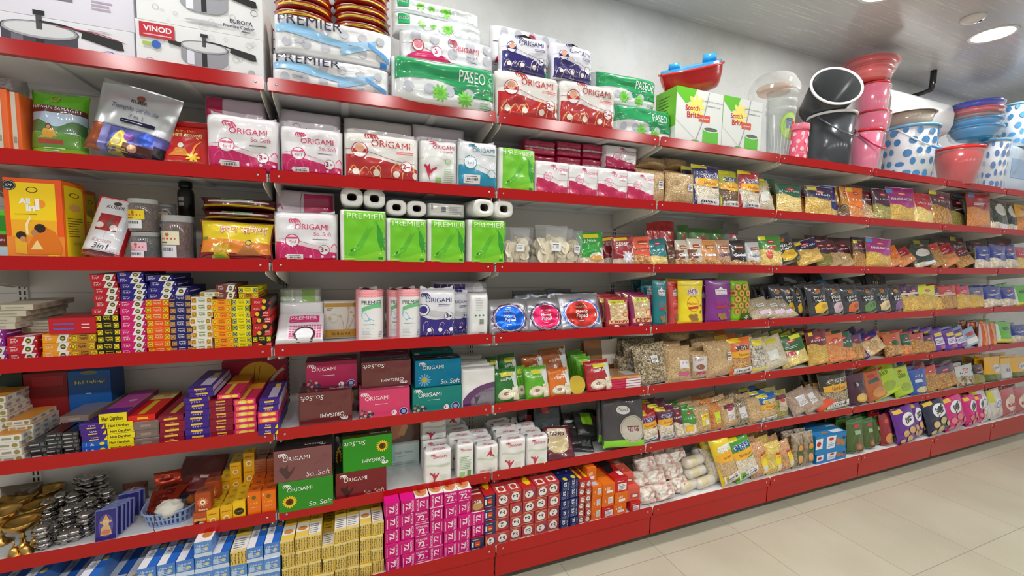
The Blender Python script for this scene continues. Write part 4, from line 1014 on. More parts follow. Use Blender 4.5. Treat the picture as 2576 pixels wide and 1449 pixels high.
# hawan and puja bags
def person_art(c, u, v, s, robe, skin, hair=(40, 30, 28)):
    k = c.w / c.h
    c.poly([(u - s, v - s * k * .55), (u + s, v - s * k * .55), (u + s * .6, v - s * k * .1), (u + s * .42, v + s * k * .35), (u - s * .42, v + s * k * .35), (u - s * .6, v - s * k * .1)], robe)
    c.ell(u, v + s * k * .58, s * .26, hair); c.ell(u, v + s * k * .54, s * .2, skin)
def d_hawan_green(c):
    c.band(0, 1, .70, 1, (86, 160, 16), 8, 3); c.band(0, 1, .66, lambda u: .78 - .04 * u, (92, 34, 34), 8, 2); c.text('HAWAN SAMAGRI', .5, .73, .86, WH, rot=-4, bold=.02)
    c.band(0, 1, .36, .66, (166, 186, 206), 8, 2); c.band(0, 1, .3, lambda u: .50 + .05 * math.sin(9 * u), (70, 110, 60), 10, 2); c.band(0, 1, .15, .36, (96, 150, 50), 8, 2)
    person_art(c, .42, .36, .22, (214, 160, 50), (196, 130, 84)); c.rect(.2, .2, .66, .26, (176, 60, 40)); c.lines(.3, .1, .7, .16, 2, (240, 240, 220), 1); c.ring(.5, .88, .09, (150, 140, 60), .3, .06)
kind('hawgreen', 'incense_pouch', 'pouch', 'green herbal incense pouch with seated figure', pack((128, 190, 30), d_hawan_green, 'pillow', 'film', seal=(60, 110, 30), wr=.006))
def d_kuber(c):
    c.band(0, 1, 0, .36, (96, 100, 170), 8, 3); c.rect(0, 0, .2, .38, (170, 90, 50)); c.rect(.2, 0, .3, .36, (140, 140, 200)); c.band(.3, .6, 0, lambda u: .32 * max(0, math.sin(PI * (u - .3) / .3)), (206, 186, 90), 6, 2); c.band(.5, 1, 0, .16, (92, 56, 46), 6, 2); c.ell(.75, .27, .1, (60, 90, 190)); c.ell(.62, .1, .06, (210, 160, 130)); c.rect(.86, 0, 1, .22, (40, 36, 44)); c.ell(.42, .16, .05, (230, 220, 160)); c.ell(.55, .24, .06, (130, 80, 160))
    c.rect(0, .36, 1, .375, (150, 152, 160)); c.ell(.52, .84, .05, (150, 100, 80)); c.text('KUBER', .52, .775, .2, (60, 60, 66), bold=.02); c.text('Temple of India', .5, .65, .6, (90, 100, 140), shear=.25); c.text('7 in 1', .55, .545, .18, (100, 100, 120)); c.rect(.38, .44, .82, .49, (30, 30, 60)); c.lines(.4, .455, .8, .475, 1, (200, 200, 220), 1)
kind('kuber', 'incense_pouch', 'pouch', 'large silver incense pouch leaning sideways', pack((196, 200, 204), d_kuber, 'stand', 'foil', seal=(190, 194, 198), wr=.007))
def d_hawan_red(c):
    c.text('हवन सामग्री', .55, .66, .6, (246, 226, 150), bold=.02); c.text('जय अम्बे', .5, .76, .4, (240, 180, 60)); person_art(c, .45, .32, .22, (226, 140, 40), (206, 140, 90), (90, 50, 30)); c.ell(.45, .44, .06, (230, 226, 220)); c.flower(.7, .2, .14, (250, 210, 50), 7, .4); c.stroke([(.68, .25), (.74, .45), (.86, .56)], [.05, .04, .01], (246, 150, 40)); c.band(.15, .95, 0, .1, (176, 90, 60), 6, 1); c.rect(0, .87, 1, .9, (160, 14, 16))
kind('hawred', 'incense_pouch', 'pouch', 'red herbal incense pouch with bearded figure', pack((196, 22, 22), d_hawan_red, 'stand', 'film', wr=.006, seal=(170, 16, 18)))
def d_hawan_yel(c):
    c.band(.02, .98, .45, .98, (236, 206, 10), 8, 4); c.band(.02, .98, .18, lambda u: .55 - .1 * u, (226, 130, 24), 8, 2)
    c.text('हवन सिमधा', .6, .78, .66, (176, 20, 26), bold=.04); c.text('हवन सिमधा', .6, .785, .65, (246, 220, 200), bold=.012); c.flower(.3, .22, .16, (226, 190, 30), 8, .35); c.poly([(.22, .02), (.2, .3), (.3, .5), (.34, .3), (.42, .42), (.42, .05)], (206, 160, 30)); c.poly([(.2, .0), (.24, .2), (.4, .05)], (130, 190, 30)); person_art(c, .68, .3, .17, (180, 110, 40), (206, 190, 60)); c.rect(.03, .5, .1, .56, (120, 140, 30))
kind('hawyel', 'incense_wood_pack', 'pouch', 'yellow and red incense wood bag in front', pack((130, 22, 20), d_hawan_yel, 'pillow', 'film', seal=(120, 20, 18), wr=.007))
def d_hawlie(c):
    c.band(0.04, .96, .22, .36, (226, 206, 30), 8, 1); c.lines(.1, .26, .8, .32, 1, (120, 60, 20), 2); c.band(.12, .9, .56, .68, (222, 214, 208), 8, 1); c.lines(.15, .6, .85, .65, 1, (90, 40, 40), 3); c.poly([(.3, .72), (.5, .95), (.56, .75)], (110, 170, 40)); c.stroke([(.3, .8), (.6, .72), (.7, .75)], .02, (130, 200, 150))
kind('hawlie', 'incense_wood_pack', 'pouch', 'dark red incense wood bag lying flat', pack((104, 18, 18), d_hawlie, 'pillow', 'film', seal=(130, 30, 24), wr=.005, nu=18, nv=12))
kind('hawbale', 'incense_wood_pack', 'pouch', 'shiny rust red bag stacked above the roll packs', pack((150, 34, 18), lambda c: (c.band(.05, .95, .28, .46, (232, 206, 30), 8, 1), c.lines(.12, .33, .88, .41, 1, (120, 60, 20), 5), c.band(.1, .7, .62, .7, (190, 176, 170), 6, 1)), 'pillow', 'film', seal=(140, 34, 20), wr=.006, nu=18, nv=12))
def d_allin1(c):
    c.rect(.0, .0, 1, 1, (240, 90, 20)); c.rect(.09, .0, .88, .95, (250, 212, 16), 4, 4); c.band(.0, 1, .02, .3, (240, 140, 50), 4, 2); c.band(.06, .98, 0.0, .06, (226, 190, 200), 4, 1)
    c.rect(.09, .3, .88, .5, (246, 176, 30)); c.ring(.48, .865, .1, (70, 60, 10), .2, .035); c.text('All', .34, .73, .2, (246, 244, 236), bold=.05); c.text('in', .44, .65, .16, (246, 244, 236), bold=.05); c.ell(.6, .70, .1, (246, 150, 40)); c.text('1', .56, .69, .07, (250, 248, 240), bold=.06); c.lines(.16, .56, .74, .58, 1, (150, 110, 20), 1)
    c.ell(.1, .91, .115, (40, 38, 40)); c.ring(.1, .91, .1, (190, 190, 190), .08); c.text('179', .1, .91, .1, WH, bold=.02); c.lines(.04, .86, .16, .88, 1, (200, 200, 200), 1)
    c.stroke([(.36, .32), (.36, .45), (.42, .52), (.4, .56)], [.04, .05, .04, .01], (252, 232, 170))
    c.poly([(.32, .08), (.92, .08), (.96, .16), (.84, .36), (.68, .42), (.56, .38), (.4, .24)], (226, 120, 20)); c.ell(.58, .40, .1, (40, 28, 26), .055); c.ell(.48, .345, .06, (196, 130, 80), .04); c.poly([(.14, .1), (.34, .08), (.34, .22), (.24, .32), (.14, .28)], (236, 176, 40)); c.ell(.25, .31, .085, (44, 30, 28), .05); c.ell(.28, .265, .05, (206, 140, 90), .035); c.poly([(.4, .14), (.52, .26), (.62, .14)], (246, 214, 140)); c.rect(.7, .0, .9, .07, YEL); c.ring(.8, .035, .05, (70, 60, 10), .3)
def s_allin1(c):
    c.rect(.0, .0, 1, 1, (244, 110, 24)); c.rect(.08, .02, .88, .95, (244, 214, 20)); c.ring(.5, .84, .22, (70, 60, 10), .2, .03); c.ell(.5, .68, .26, (226, 176, 90), .05); c.lines(.16, .3, .84, .56, 8, (120, 110, 20), 4); c.rect(.35, .2, .7, .24, (200, 190, 40))
kind('allin1', 'incense_carton', 'carton', 'tall yellow and orange incense carton', carton((244, 110, 24), d_allin1, None, None, s_allin1))
kind('allin1b', 'incense_carton', 'carton', 'tall yellow incense carton behind the front one', carton((236, 92, 24), d_allin1, None, None, s_allin1))
kind('greenbx', 'incense_carton', 'carton', 'green incense carton cut by the left frame edge', carton((96, 180, 40), lambda c: (c.rect(.1, .6, 1, .9, (40, 130, 30)), c.rect(.1, .3, 1, .52, (110, 30, 30)), c.rect(.1, .05, 1, .28, (180, 196, 206)), c.text('SAMAGRI', .6, .41, .6, WH))))
def d_kastun(c):
    c.rect(.0, .0, 1, 1, (196, 26, 32)); c.rect(.06, .02, .94, .98, (222, 224, 230), 4, 6); c.ell(.5, .9, .1, (80, 70, 70), .035); c.text('KUBER', .5, .835, .44, (80, 76, 80), bold=.01); c.rect(.22, .42, .74, .70, (172, 18, 30)); c.poly([(.44, .5), (.5, .66), (.6, .68), (.62, .56), (.56, .47)], (110, 76, 60)); c.ell(.3, .5, .1, (230, 222, 216), .05); c.ell(.66, .48, .1, (230, 222, 216), .05); c.ell(.54, .66, .04, (120, 80, 60))
    c.text('Kastun', .5, .255, .46, (190, 150, 150)); c.text('3in1', .52, .16, .34, (40, 40, 46), bold=.01, shear=.15); c.rect(.1, .04, .86, .07, (40, 20, 24))
kind('kastun', 'incense_pouch', 'pouch', 'white incense pouch with red picture leaning left', pack((210, 210, 216), d_kastun, 'stand', 'film', wr=.004))
kind('orangespine', 'incense_carton', 'carton', 'tall orange incense carton at left frame edge', carton((226, 100, 40), lambda c: (c.rect(.3, 0, .7, 1, (206, 200, 180)), c.rect(.36, .2, .64, .3, (150, 150, 130)))))
kind('cleargrey', 'plastic_packet', 'pouch', 'crumpled grey plastic packet at left frame edge', pack((120, 112, 112), None, 'pillow', 'film', wr=.008))
kind('darkpouch', 'incense_pouch', 'pouch', 'dark pouch standing behind the silver pouch', pack((60, 62, 74), lambda c: c.rect(.1, .6, .9, .75, (190, 196, 206)), 'stand', 'film', wr=.005, seal=(40, 42, 50)))
def jar(base, lidc, lab, labcol, dark=False):
    def build(w, h, t):
        r = w / 2; mb = MB()
        mb.lathe([(r * .9, 0), (r * .97, h * .02), (r * .97, h * .78), (r * .9, h * .82), (r * .85, h * .84)], food(base, tuple(int(x * .7) for x in base), tuple(min(255, int(x * 1.25)) for x in base), 60), 28)
        gl = MB(); gl.lathe([(r, 0.002), (r, h * .79), (r * .92, h * .84), (r * .88, h * .86)], clear_mat((220, 224, 224), .10, 'clear_plastic'), 28)
        ld = MB(); ld.lathe([(r * .94, h * .85), (r * .98, h * .86)] + [(r * (.98 + .015 * (i % 2)), h * (.87 + .012 * i)) for i in range(9)] + [(r * .96, h * .99), (r * .3, h), (.0005, h)], mat('milky' if not dark else 'plastic', lidc), 30)
        lb = MB(); R2 = r * 1.012
        def S(u, v, e=0): a = -PI / 2 + (u - .62) * 1.9; return ((R2 + e) * math.cos(a), (R2 + e) * math.sin(a), h * (.1 + .55 * v))
        c = Cv(lb, S, R2 * 1.9, h * .55, 'card')
        c.rect(.0, .48, .82, 1, labcol, 8, 2); c.flower(.4, .86, .09, (200, 100, 40), 6, .5); c.rect(.12, .68, .7, .75, (200, 90, 60)); c.rect(.1, .54, .4, .6, (120, 110, 100)); c.rect(.05, .0, .72, .46, (226, 226, 232), 8, 2)
        for i in range(10): c.rect(.12 + .05 * i, .24, .14 + .05 * i + .01 * (i % 2), .38, (70, 70, 76), 1, 1)
        return mb.mesh('jar'), [('clear_wall', gl.mesh('clear_wall'), None), ('lid', ld.mesh('lid'), None), ('label', lb.mesh('label'), None)]
    return build
kind('jaryel', 'incense_jar', 'jar', 'clear jar of brown cones with yellow label', jar((96, 62, 58), (226, 228, 228), 1, (240, 214, 30)))
kind('jarpink', 'incense_jar', 'jar', 'clear jar of dark cones with pink label', jar((46, 48, 54), (210, 214, 214), 1, (236, 190, 208)))
kind('jarcream', 'incense_jar', 'jar', 'clear jar of brown cones with cream label', jar((108, 60, 58), (220, 222, 222), 1, (232, 226, 196)))
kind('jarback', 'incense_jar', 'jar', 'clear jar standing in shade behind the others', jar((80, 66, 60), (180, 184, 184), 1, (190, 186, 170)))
def bottle(w, h, t):
    r = w / 2; mb = MB()
    mb.lathe([(r * .9, 0), (r, h * .02), (r, h * .66), (r * .9, h * .76), (r * .7, h * .8), (r * .7, h * .83)], mat('plastic', (44, 44, 40)), 26)
    k = MB(); k.lathe([(r * .8, h * .83), (r * .82, h * .84), (r * .82, h * .98), (r * .76, h), (.0005, h)], mat('plastic', (18, 18, 20)), 26)
    lb = MB(); c = Cv(lb, lambda u, v, e=0: (r * 1.01 * math.cos(-PI / 2 + (u - .5) * 1.8), r * 1.01 * math.sin(-PI / 2 + (u - .5) * 1.8), h * (.3 + .25 * v)), r * 1.8, h * .25, 'card'); c.rect(.1, .55, .5, 1, (214, 214, 216), 4, 1); c.rect(.1, 0, .5, .42, (206, 206, 210), 4, 1); c.rect(.6, .2, 1, .9, (70, 70, 66), 4, 1)
    return mb.mesh('bottle'), [('cap', k.mesh('cap'), 'black screw cap'), ('label', lb.mesh('label'), 'small white label')]
kind('bottle', 'dark_bottle', 'bottle', 'dark bottle with black cap behind the jars', bottle)

# incense boxes -------------------------------------------------------------
def inc_diag(base, dark=None):
    dk = dark or tuple(int(x * .75) for x in base)
    def front(c):
        c.poly([(.46, .0), (.8, .0), (.94, 1), (.60, 1)], (236, 234, 234)); c.ell(.70, .5, .10, (150, 150, 60), .33); c.ell(.70, .5, .085, (64, 60, 36), .26); c.ell(.7, .5, .06, (190, 190, 110), .12)
        c.text('Woods', .23, .5, .24, (246, 230, 236), hv=.4, rot=0); c.lines(.1, .7, .4, .9, 1, (240, 220, 226), 1); c.rect(.93, .15, .985, .85, dk, 1, 1); c.rect(.945, .4, .975, .6, (236, 230, 230), 1, 1)
    return carton(base, front, lambda c: (c.rect(.0, .0, 1, 1, base), c.poly([(.2, .0), (.6, .0), (.9, .3), (.5, .3)], (236, 234, 234)), c.ell(.5, .6, .2, (150, 150, 60))), None, lambda c: c.lines(.06, .3, .9, .7, 1, (226, 222, 224), 3), bev=.0006)
def inc_yell(base, ends, tcol, emb=(120, 110, 20)):
    def front(c):
        c.rect(.03, .16, .25, .84, ends, 1, 1); c.rect(.76, .16, .97, .84, ends, 1, 1); c.ell(.86, .5, .085, emb, .28); c.ell(.86, .5, .06, ends, .18); c.ell(.14, .5, .085, emb, .28); c.ell(.14, .5, .06, ends, .18)
        c.text('Flora', .5, .48, .3, tcol, hv=.4, bold=.03); c.rect(.35, .78, .65, .86, tcol, 1, 1)
    return carton(base, front, lambda c: (c.rect(0, 0, 1, 1, base), c.rect(.1, .1, .9, .35, ends)), None, lambda c: c.lines(.06, .3, .9, .7, 1, tcol, 3), bev=.0006)
INC = [('i_red', 'red and white diagonal incense box', inc_diag((190, 26, 40))), ('i_org', 'amber and white diagonal incense box', inc_diag((240, 160, 24))), ('i_navy', 'navy and white diagonal incense box', inc_diag((40, 34, 130))),
       ('i_pink', 'pink and white diagonal incense box', inc_diag((210, 20, 110))), ('i_brown', 'brown and white diagonal incense box', inc_diag((122, 62, 52))), ('i_purp', 'purple incense box', inc_diag((150, 40, 150))),
       ('y_brown', 'yellow incense box with brown middle', inc_yell((196, 140, 40), (236, 210, 30), (90, 40, 20))), ('y_black', 'yellow incense box with black middle', inc_yell((40, 34, 20), (240, 220, 30), (236, 214, 30))),
       ('y_org', 'orange incense box with yellow ends', inc_yell((240, 92, 16), (246, 200, 30), (246, 220, 180))), ('y_navy', 'navy incense box with tan ends', inc_yell((36, 36, 104), (206, 150, 90), (226, 222, 236))),
       ('y_white', 'white incense box with amber ends', inc_yell((234, 234, 220), (222, 160, 60), (110, 130, 60))), ('y_amber', 'amber incense box with yellow ends', inc_yell((246, 160, 16), (250, 200, 30), (200, 40, 20))),
       ('y_lemon', 'lemon yellow incense box with dark ends', inc_yell((240, 226, 10), (70, 90, 90), (150, 140, 10), (220, 214, 120))),
       ('y_cycle', 'red and black incense box', carton((196, 34, 34), lambda c: (c.poly([(.0, 0), (.55, 0), (.78, 1), (.0, 1)], (36, 26, 26)), c.poly([(.0, 0), (.16, 0), (.34, 1), (.0, 1)], (190, 34, 34)), c.ell(.36, .5, .11, (236, 190, 40), .34), c.text('CYCLE', .80, .66, .28, (250, 230, 226), hv=.3, bold=.02), c.rect(.68, .2, .94, .32, (240, 200, 190), 1, 1)), lambda c: c.rect(0, 0, 1, 1, (150, 30, 30)), bev=.0006)),
       ('y_cycflip', 'red and black incense box turned over', carton((60, 28, 28), lambda c: (c.poly([(.4, 0), (1, 0), (1, 1), (.6, 1)], (40, 26, 26)), c.poly([(0, 0), (.5, 0), (.62, 1), (0, 1)], (196, 34, 34)), c.ell(.66, .5, .11, (236, 190, 40), .34), c.text('CYCLE', .28, .35, .3, (250, 230, 226), hv=.3, rot=180), c.poly([(.86, 0), (1, 0), (1, .7)], (200, 40, 40))), bev=.0006)),
       ('beigebox', 'long beige incense box', carton((206, 198, 178), lambda c: (c.rect(.05, .2, .3, .8, (150, 150, 110), 1, 1), c.rect(.4, .4, .8, .6, (170, 166, 140), 1, 1)), None, None, lambda c: [c.rect(.1 + .2 * i, .2, .2 + .2 * i, .7, (180, 174, 150), 1, 1) for i in range(4)], bev=.0008)),
       ('redbox', 'wide red incense carton', carton((190, 24, 36), lambda c: (c.lines(.1, .2, .55, .8, 2, (110, 90, 170), 2), c.lines(.7, .3, .88, .7, 2, (240, 200, 190), 2)), lambda c: c.rect(.0, .0, 1, 1, (170, 30, 34)), bev=.001)),
       ('whitebox', 'long white incense box', carton((226, 222, 212), lambda c: (c.rect(.06, .2, .28, .8, (190, 170, 110), 1, 1), c.rect(.36, .35, .68, .65, (150, 150, 130), 1, 1), c.ell(.86, .5, .1, (150, 140, 80), .32)), lambda c: (c.rect(.0, .0, 1, .5, (222, 150, 60)), c.rect(0, .5, 1, 1, (222, 210, 150))), None, lambda c: [c.rect(.04 + .16 * i, .3, .12 + .16 * i, .75, (160, 160, 164), 1, 1) for i in range(6)], bev=.0008)),
       ('blackbox', 'small black incense packet', carton((32, 30, 32), lambda c: (c.rect(.1, .35, .6, .6, (170, 170, 174), 1, 1), c.rect(.7, .2, .9, .8, (90, 90, 94), 1, 1)), fin='film', bev=.001)),
       ('purpyel', 'purple incense box with yellow corner', carton((70, 34, 130), lambda c: (c.poly([(.84, .0), (1, .0), (1, .8)], YEL), c.rect(.3, .15, .65, .35, (236, 206, 70), 1, 1), c.text('Yoga', .5, .62, .3, (226, 214, 240), hv=.3, rot=180)), lambda c: c.rect(.6, .1, .95, .5, (236, 206, 60)), bev=.0008)),
       ('bluebox', 'blue incense box with yellow seal', carton((24, 92, 190), lambda c: (c.text('Nag', .32, .5, .36, (210, 226, 246), hv=.5), c.ell(.8, .5, .11, YEL, .25)), bev=.0008)),
       ('haribox', 'bright yellow incense box with dark lettering', carton((240, 222, 16), lambda c: c.text('Hari Darshan', .48, .48, .74, (50, 36, 20), hv=.46, bold=.02), lambda c: (c.rect(0, 0, 1, 1, (176, 70, 150)), c.rect(0, 0, 1, .2, (90, 40, 140)), c.ell(.6, .5, .16, (226, 150, 190))), None, lambda c: c.rect(0, 0, 1, 1, (130, 40, 110)), bev=.0008)),
       ('clearbrown', 'brown incense box in clear wrap', carton((132, 116, 110), lambda c: (c.rect(.03, .1, .97, .9, (122, 100, 94), 1, 1), c.rect(.3, .35, .7, .65, (150, 132, 122), 1, 1)), fin='film', bev=.001)),
       ('redlong', 'red incense box with yellow strip', carton((222, 30, 20), lambda c: c.rect(.35, .35, .75, .7, (240, 190, 40), 1, 1), lambda c: (c.rect(.3, .05, .55, .6, (230, 190, 40)), c.rect(.0, .66, 1, 1, (214, 190, 110)), c.ell(.6, .82, .2, (176, 130, 60))), None, lambda c: c.rect(0, 0, 1, 1, (176, 24, 18)), bev=.0008)),
       ('maroonbox', 'maroon incense box with yellow strip', carton((140, 18, 50), lambda c: (c.rect(.22, .25, .76, .6, (238, 196, 60), 1, 1), c.text('Rose', .5, .78, .16, (240, 210, 220), hv=.2)), lambda c: (c.rect(.0, .0, 1, 1, (150, 24, 56)), c.rect(.35, .1, .6, .6, (230, 190, 60))), None, lambda c: c.rect(.1, .2, .7, .8, (170, 60, 90), 1, 1), bev=.0008)),
       ('purplebox', 'purple incense box with yellow strip', carton((66, 34, 136), lambda c: (c.rect(.26, .5, .74, .8, (238, 200, 70), 1, 1), c.text('Sandal', .5, .25, .34, (210, 200, 236), hv=.3, rot=180)), lambda c: (c.rect(0, 0, 1, 1, (66, 40, 130)), c.rect(.4, .1, .85, .6, (206, 200, 226)), c.rect(.5, .6, .8, .8, (236, 200, 60))), None, lambda c: c.rect(0, 0, 1, 1, (206, 200, 222)), bev=.0008)),
       ('bouquet', 'wine red incense box with script lettering', carton((138, 16, 44), lambda c: (c.rect(.28, .62, .68, .85, (238, 190, 60), 1, 1), c.text('Bouquet', .5, .32, .36, (240, 210, 214), hv=.36)), lambda c: c.rect(0, 0, 1, 1, (150, 24, 50)), None, lambda c: c.rect(.1, .2, .7, .8, (170, 60, 80), 1, 1), bev=.0008)),
       ('pinkyel', 'pink and yellow glowing incense box', carton((226, 40, 120), lambda c: (c.rect(.08, .2, .92, .85, (246, 130, 70), 1, 1), c.ell(.4, .52, .2, (250, 220, 90), .3), c.ell(.75, .52, .14, (250, 220, 90), .26), c.text('Three', .35, .5, .3, (252, 240, 200), hv=.4)), lambda c: (c.rect(0, 0, 1, 1, (220, 40, 90)), c.rect(.3, .0, .5, .5, (240, 200, 50)), c.rect(0, .5, 1, 1, (226, 150, 40))), None, lambda c: c.rect(0, 0, 1, 1, (200, 30, 100)), bev=.0008))]
for k_, d_, b_ in INC: kind(k_, 'incense_box', 'incense box', d_, b_)
kind('darkgreenbox', 'incense_carton', 'carton', 'dark green incense carton at left frame edge', carton((20, 44, 26), lambda c: (c.rect(.2, .72, .7, .82, (110, 110, 50)), c.text('चंदन', .4, .35, .5, (150, 170, 150)))))
kind('darkredbox', 'incense_carton', 'carton', 'dark red incense carton beside the blue one', carton((130, 14, 22), lambda c: (c.rect(.2, .8, .9, .95, (160, 30, 40)), c.text('गुलाब', .7, .22, .5, (236, 200, 200), bold=.02))))
kind('bluecarton', 'incense_carton', 'carton', 'upright blue incense carton with white lettering', carton((8, 84, 158), lambda c: (c.rect(.08, .76, .92, .92, (40, 80, 130)), c.text('AGARBATTI', .5, .83, .7, (206, 190, 90), bold=.02), c.ell(.5, .97, .2, (120, 110, 80), .03), c.text('डीलक्स', .5, .38, .6, (196, 216, 236), bold=.02), c.lines(.4, .64, .6, .68, 1, (160, 190, 220), 1)), None, None, lambda c: c.rect(0, 0, 1, 1, (10, 70, 130))))
kind('threebox', 'incense_carton', 'carton', 'large magenta incense carton with festive picture', carton((160, 24, 50), lambda c: (c.rect(.0, .0, 1, 1, (170, 30, 60)), c.ell(.55, .55, .34, (240, 190, 50), .42), c.poly([(.5, .1), (.9, .3), (.98, .9), (.6, .5)], (210, 60, 50)), c.stroke([(.45, .2), (.5, .9)], .008, (90, 50, 30)), c.stroke([(.5, .2), (.58, .88)], .008, (90, 50, 30)), c.stroke([(.62, .3), (.8, .65), (.95, .8)], .05, (240, 226, 200)), c.text('3', .3, .4, .1, (246, 200, 60))), lambda c: c.rect(0, 0, 1, 1, (190, 40, 80))))
# ---- worship goods -------------------------------------------------------
def bell_pot(metal, seed):
    def build(w, h, t):
        r = w / 2; mb = MB(); m = mat(*metal)
        mb.lathe([(r * .55, 0), (r * .6, h * .05), (r * .35, h * .14), (r * .5, h * .2), (r * .95, h * .32), (r, h * .45), (r * .92, h * .52), (r * .62, h * .56), (r * .6, h * .60), (r * .85, h * .66), (r * .8, h * .82), (r * .5, h * .95), (r * .12, h)], m, 22)
        k = MB(); k.lathe([(r * .1, h * .97), (r * .16, h * 1.02), (r * .14, h * 1.08), (.0005, h * 1.1)], m, 12)
        return mb.mesh('pot'), [('knob', k.mesh('knob'), None)]
    return build
kind('pot', 'lidded_pot', 'pot', 'small shiny steel lidded pot', bell_pot(('steel', (176, 172, 170)), 1))
def diya(w, h, t):
    r = w / 2; m = mat('brass', (206, 164, 92)); mb = MB()
    mb.lathe([(r * .5, 0), (r * .52, h * .04), (r * .2, h * .14), (r * .12, h * .3), (r * .2, h * .36), (r * .12, h * .42), (r * .14, h * .6)], m, 20)
    b = MB(); b.lathe([(r * .14, h * .58), (r * .5, h * .64), (r * .9, h * .82), (r, h * .96), (r * .96, h), (r * .85, h * .9), (r * .4, h * .74), (.0005, h * .72)], m, 26)
    return mb.mesh('stand'), [('bowl', b.mesh('bowl'), None)]
kind('diya', 'brass_oil_lamp', 'oil lamp', 'brass footed oil lamp', diya)
def brassbell(w, h, t):
    r = w / 2; m = mat('brass', (214, 172, 96)); mb = MB()
    mb.lathe([(r, 0), (r * .9, h * .05), (r * .62, h * .3), (r * .5, h * .5), (r * .3, h * .58), (.0005, h * .6)], m, 22)
    k = MB(); k.lathe([(r * .12, h * .57), (r * .1, h * .7), (r * .18, h * .76), (r * .08, h * .84), (r * .16, h * .94), (.0005, h)], m, 14)
    return mb.mesh('bell'), [('grip', k.mesh('grip'), None)]
kind('bell', 'brass_hand_bell', 'bell', 'small brass hand bell', brassbell)
kind('claypkt', 'plastic_packet', 'pouch', 'crumpled packet of brass ware at the back', pack((96, 78, 50), lambda c: c.rect(.1, .3, .4, .6, (200, 196, 190)), 'pillow', 'film', wr=.008))
def d_frame(c):
    c.rect(.04, .03, .96, .97, (54, 46, 120)); c.ell(.5, .48, .34, (90, 80, 160), .36); c.poly([(.25, .18), (.78, .18), (.7, .42), (.62, .5), (.38, .5), (.3, .42)], (214, 180, 120)); c.ell(.5, .60, .16, (226, 196, 140), .12); c.poly([(.36, .66), (.64, .66), (.5, .84)], (220, 170, 80)); c.stroke([(.5, .58), (.52, .46), (.6, .4)], .07, (216, 176, 130)); c.ell(.3, .6, .07, (216, 170, 120)); c.ell(.7, .6, .07, (216, 170, 120)); c.ell(.5, .28, .2, (206, 120, 90), .08)
def framed(w, h, t):
    mb = MB(); mb.box(-w / 2, -t / 2, 0, w / 2, t / 2, h, mat('plastic', (120, 134, 190)), .003)
    k = MB(); S, fw, fh = box_S(w, t, h, 'front'); c = Cv(k, S, fw, fh, 'plastic'); d_frame(c)
    return mb.mesh('frame'), [('picture', k.mesh('picture'), 'elephant headed deity picture on violet')]
kind('deity', 'picture_frame', 'picture', 'blue framed deity picture', framed)
def basket(w, h, t):
    mb = MB(); m = mat('plastic', (152, 176, 222)); n = 40
    def ring_pt(a, k, z):
        e = 3.4; q = 1 / (abs(math.cos(a)) ** e + abs(math.sin(a)) ** e) ** (1 / e)
        return (k * w / 2 * q * math.cos(a), k * t / 2 * q * math.sin(a), z)
    def wall(k0, z0, k1, z1, skip=False):
        for i in range(n * 2):
            if skip and i % 2: continue
            a0 = 2 * PI * i / (n * 2); a1 = 2 * PI * (i + 1) / (n * 2)
            o = [ring_pt(a0, k0, z0), ring_pt(a1, k0, z0), ring_pt(a1, k1, z1), ring_pt(a0, k1, z1)]
            q = [(x * .97, y * .97, z) for x, y, z in o]
            mb.add(o + q, [(0, 1, 2, 3), (7, 6, 5, 4), (0, 3, 7, 4), (1, 5, 6, 2), (0, 4, 5, 1), (3, 2, 6, 7)], m)
    wall(.82, 0, .84, h * .12); wall(.84, h * .12, .88, h * .42, True); wall(.88, h * .42, .89, h * .5); wall(.89, h * .5, .93, h * .8, True); wall(.93, h * .8, .97, h * .94)
    mb.add([ring_pt(2 * PI * i / n, .83, .002) for i in range(n)], [list(range(n))], m)
    k = MB(); pts = [ring_pt(2 * PI * i / n, .98, h * .96) for i in range(n + 1)]
    k.tube(pts, h * .05, m, 8, False)
    return mb.mesh('basket'), [('rim', k.mesh('rim'), None)]
kind('basket', 'plastic_basket', 'basket', 'lavender blue slotted plastic basket of puja items', basket)
kind('maroonpad', 'cloth_packet', 'packet', 'large maroon folded cloth packet leaning in basket', pack((98, 18, 20), lambda c: c.rect(.55, .35, .72, .43, (180, 170, 160)), 'flat', 'film', wr=.006))
kind('redsachet', 'incense_sachet', 'packet', 'rust red foil sachet in the basket', pack((156, 48, 22), lambda c: c.rect(.2, .3, .7, .6, (120, 30, 20)), 'pillow', 'foil', wr=.004))
def wad(col, sd):
    def build(w, h, t):
        mb = MB()
        def S(u, v):
            a = 2 * PI * u; b = PI * (v - .5); d = Vector((math.cos(a) * math.cos(b), math.sin(a) * math.cos(b), math.sin(b)))
            r = 1 + .28 * noise.noise(d * 2.2 + Vector((sd, 0, 0))) + .14 * noise.noise(d * 6)
            return (d.x * r * w / 2, d.y * r * t / 2, h / 2 + d.z * r * h / 2)
        mb.grid(S, 24, 14, mat('paper', col)); return mb.mesh('bundle'), []
    return build
kind('cotton', 'cotton_thread_bundle', 'thread', 'white cotton thread bundle spilling over basket rim', wad((226, 222, 212), 3))
kind('nut', 'brown_ball', 'ball', 'round orange brown ball in the basket', wad((150, 84, 34), 9))
def twine(w, h, t):
    mb = MB(); mb.tube([(0, 0, h), (.002, -.004, h * .6), (-.002, -.006, h * .25), (.004, -.008, .004), (.02, -.012, .003), (.03, -.008, .006)], .0014, mat('paper', (110, 66, 50)), 6); return mb.mesh('thread'), []
kind('twine', 'brown_thread', 'thread', 'brown thread hanging over the basket front', twine)
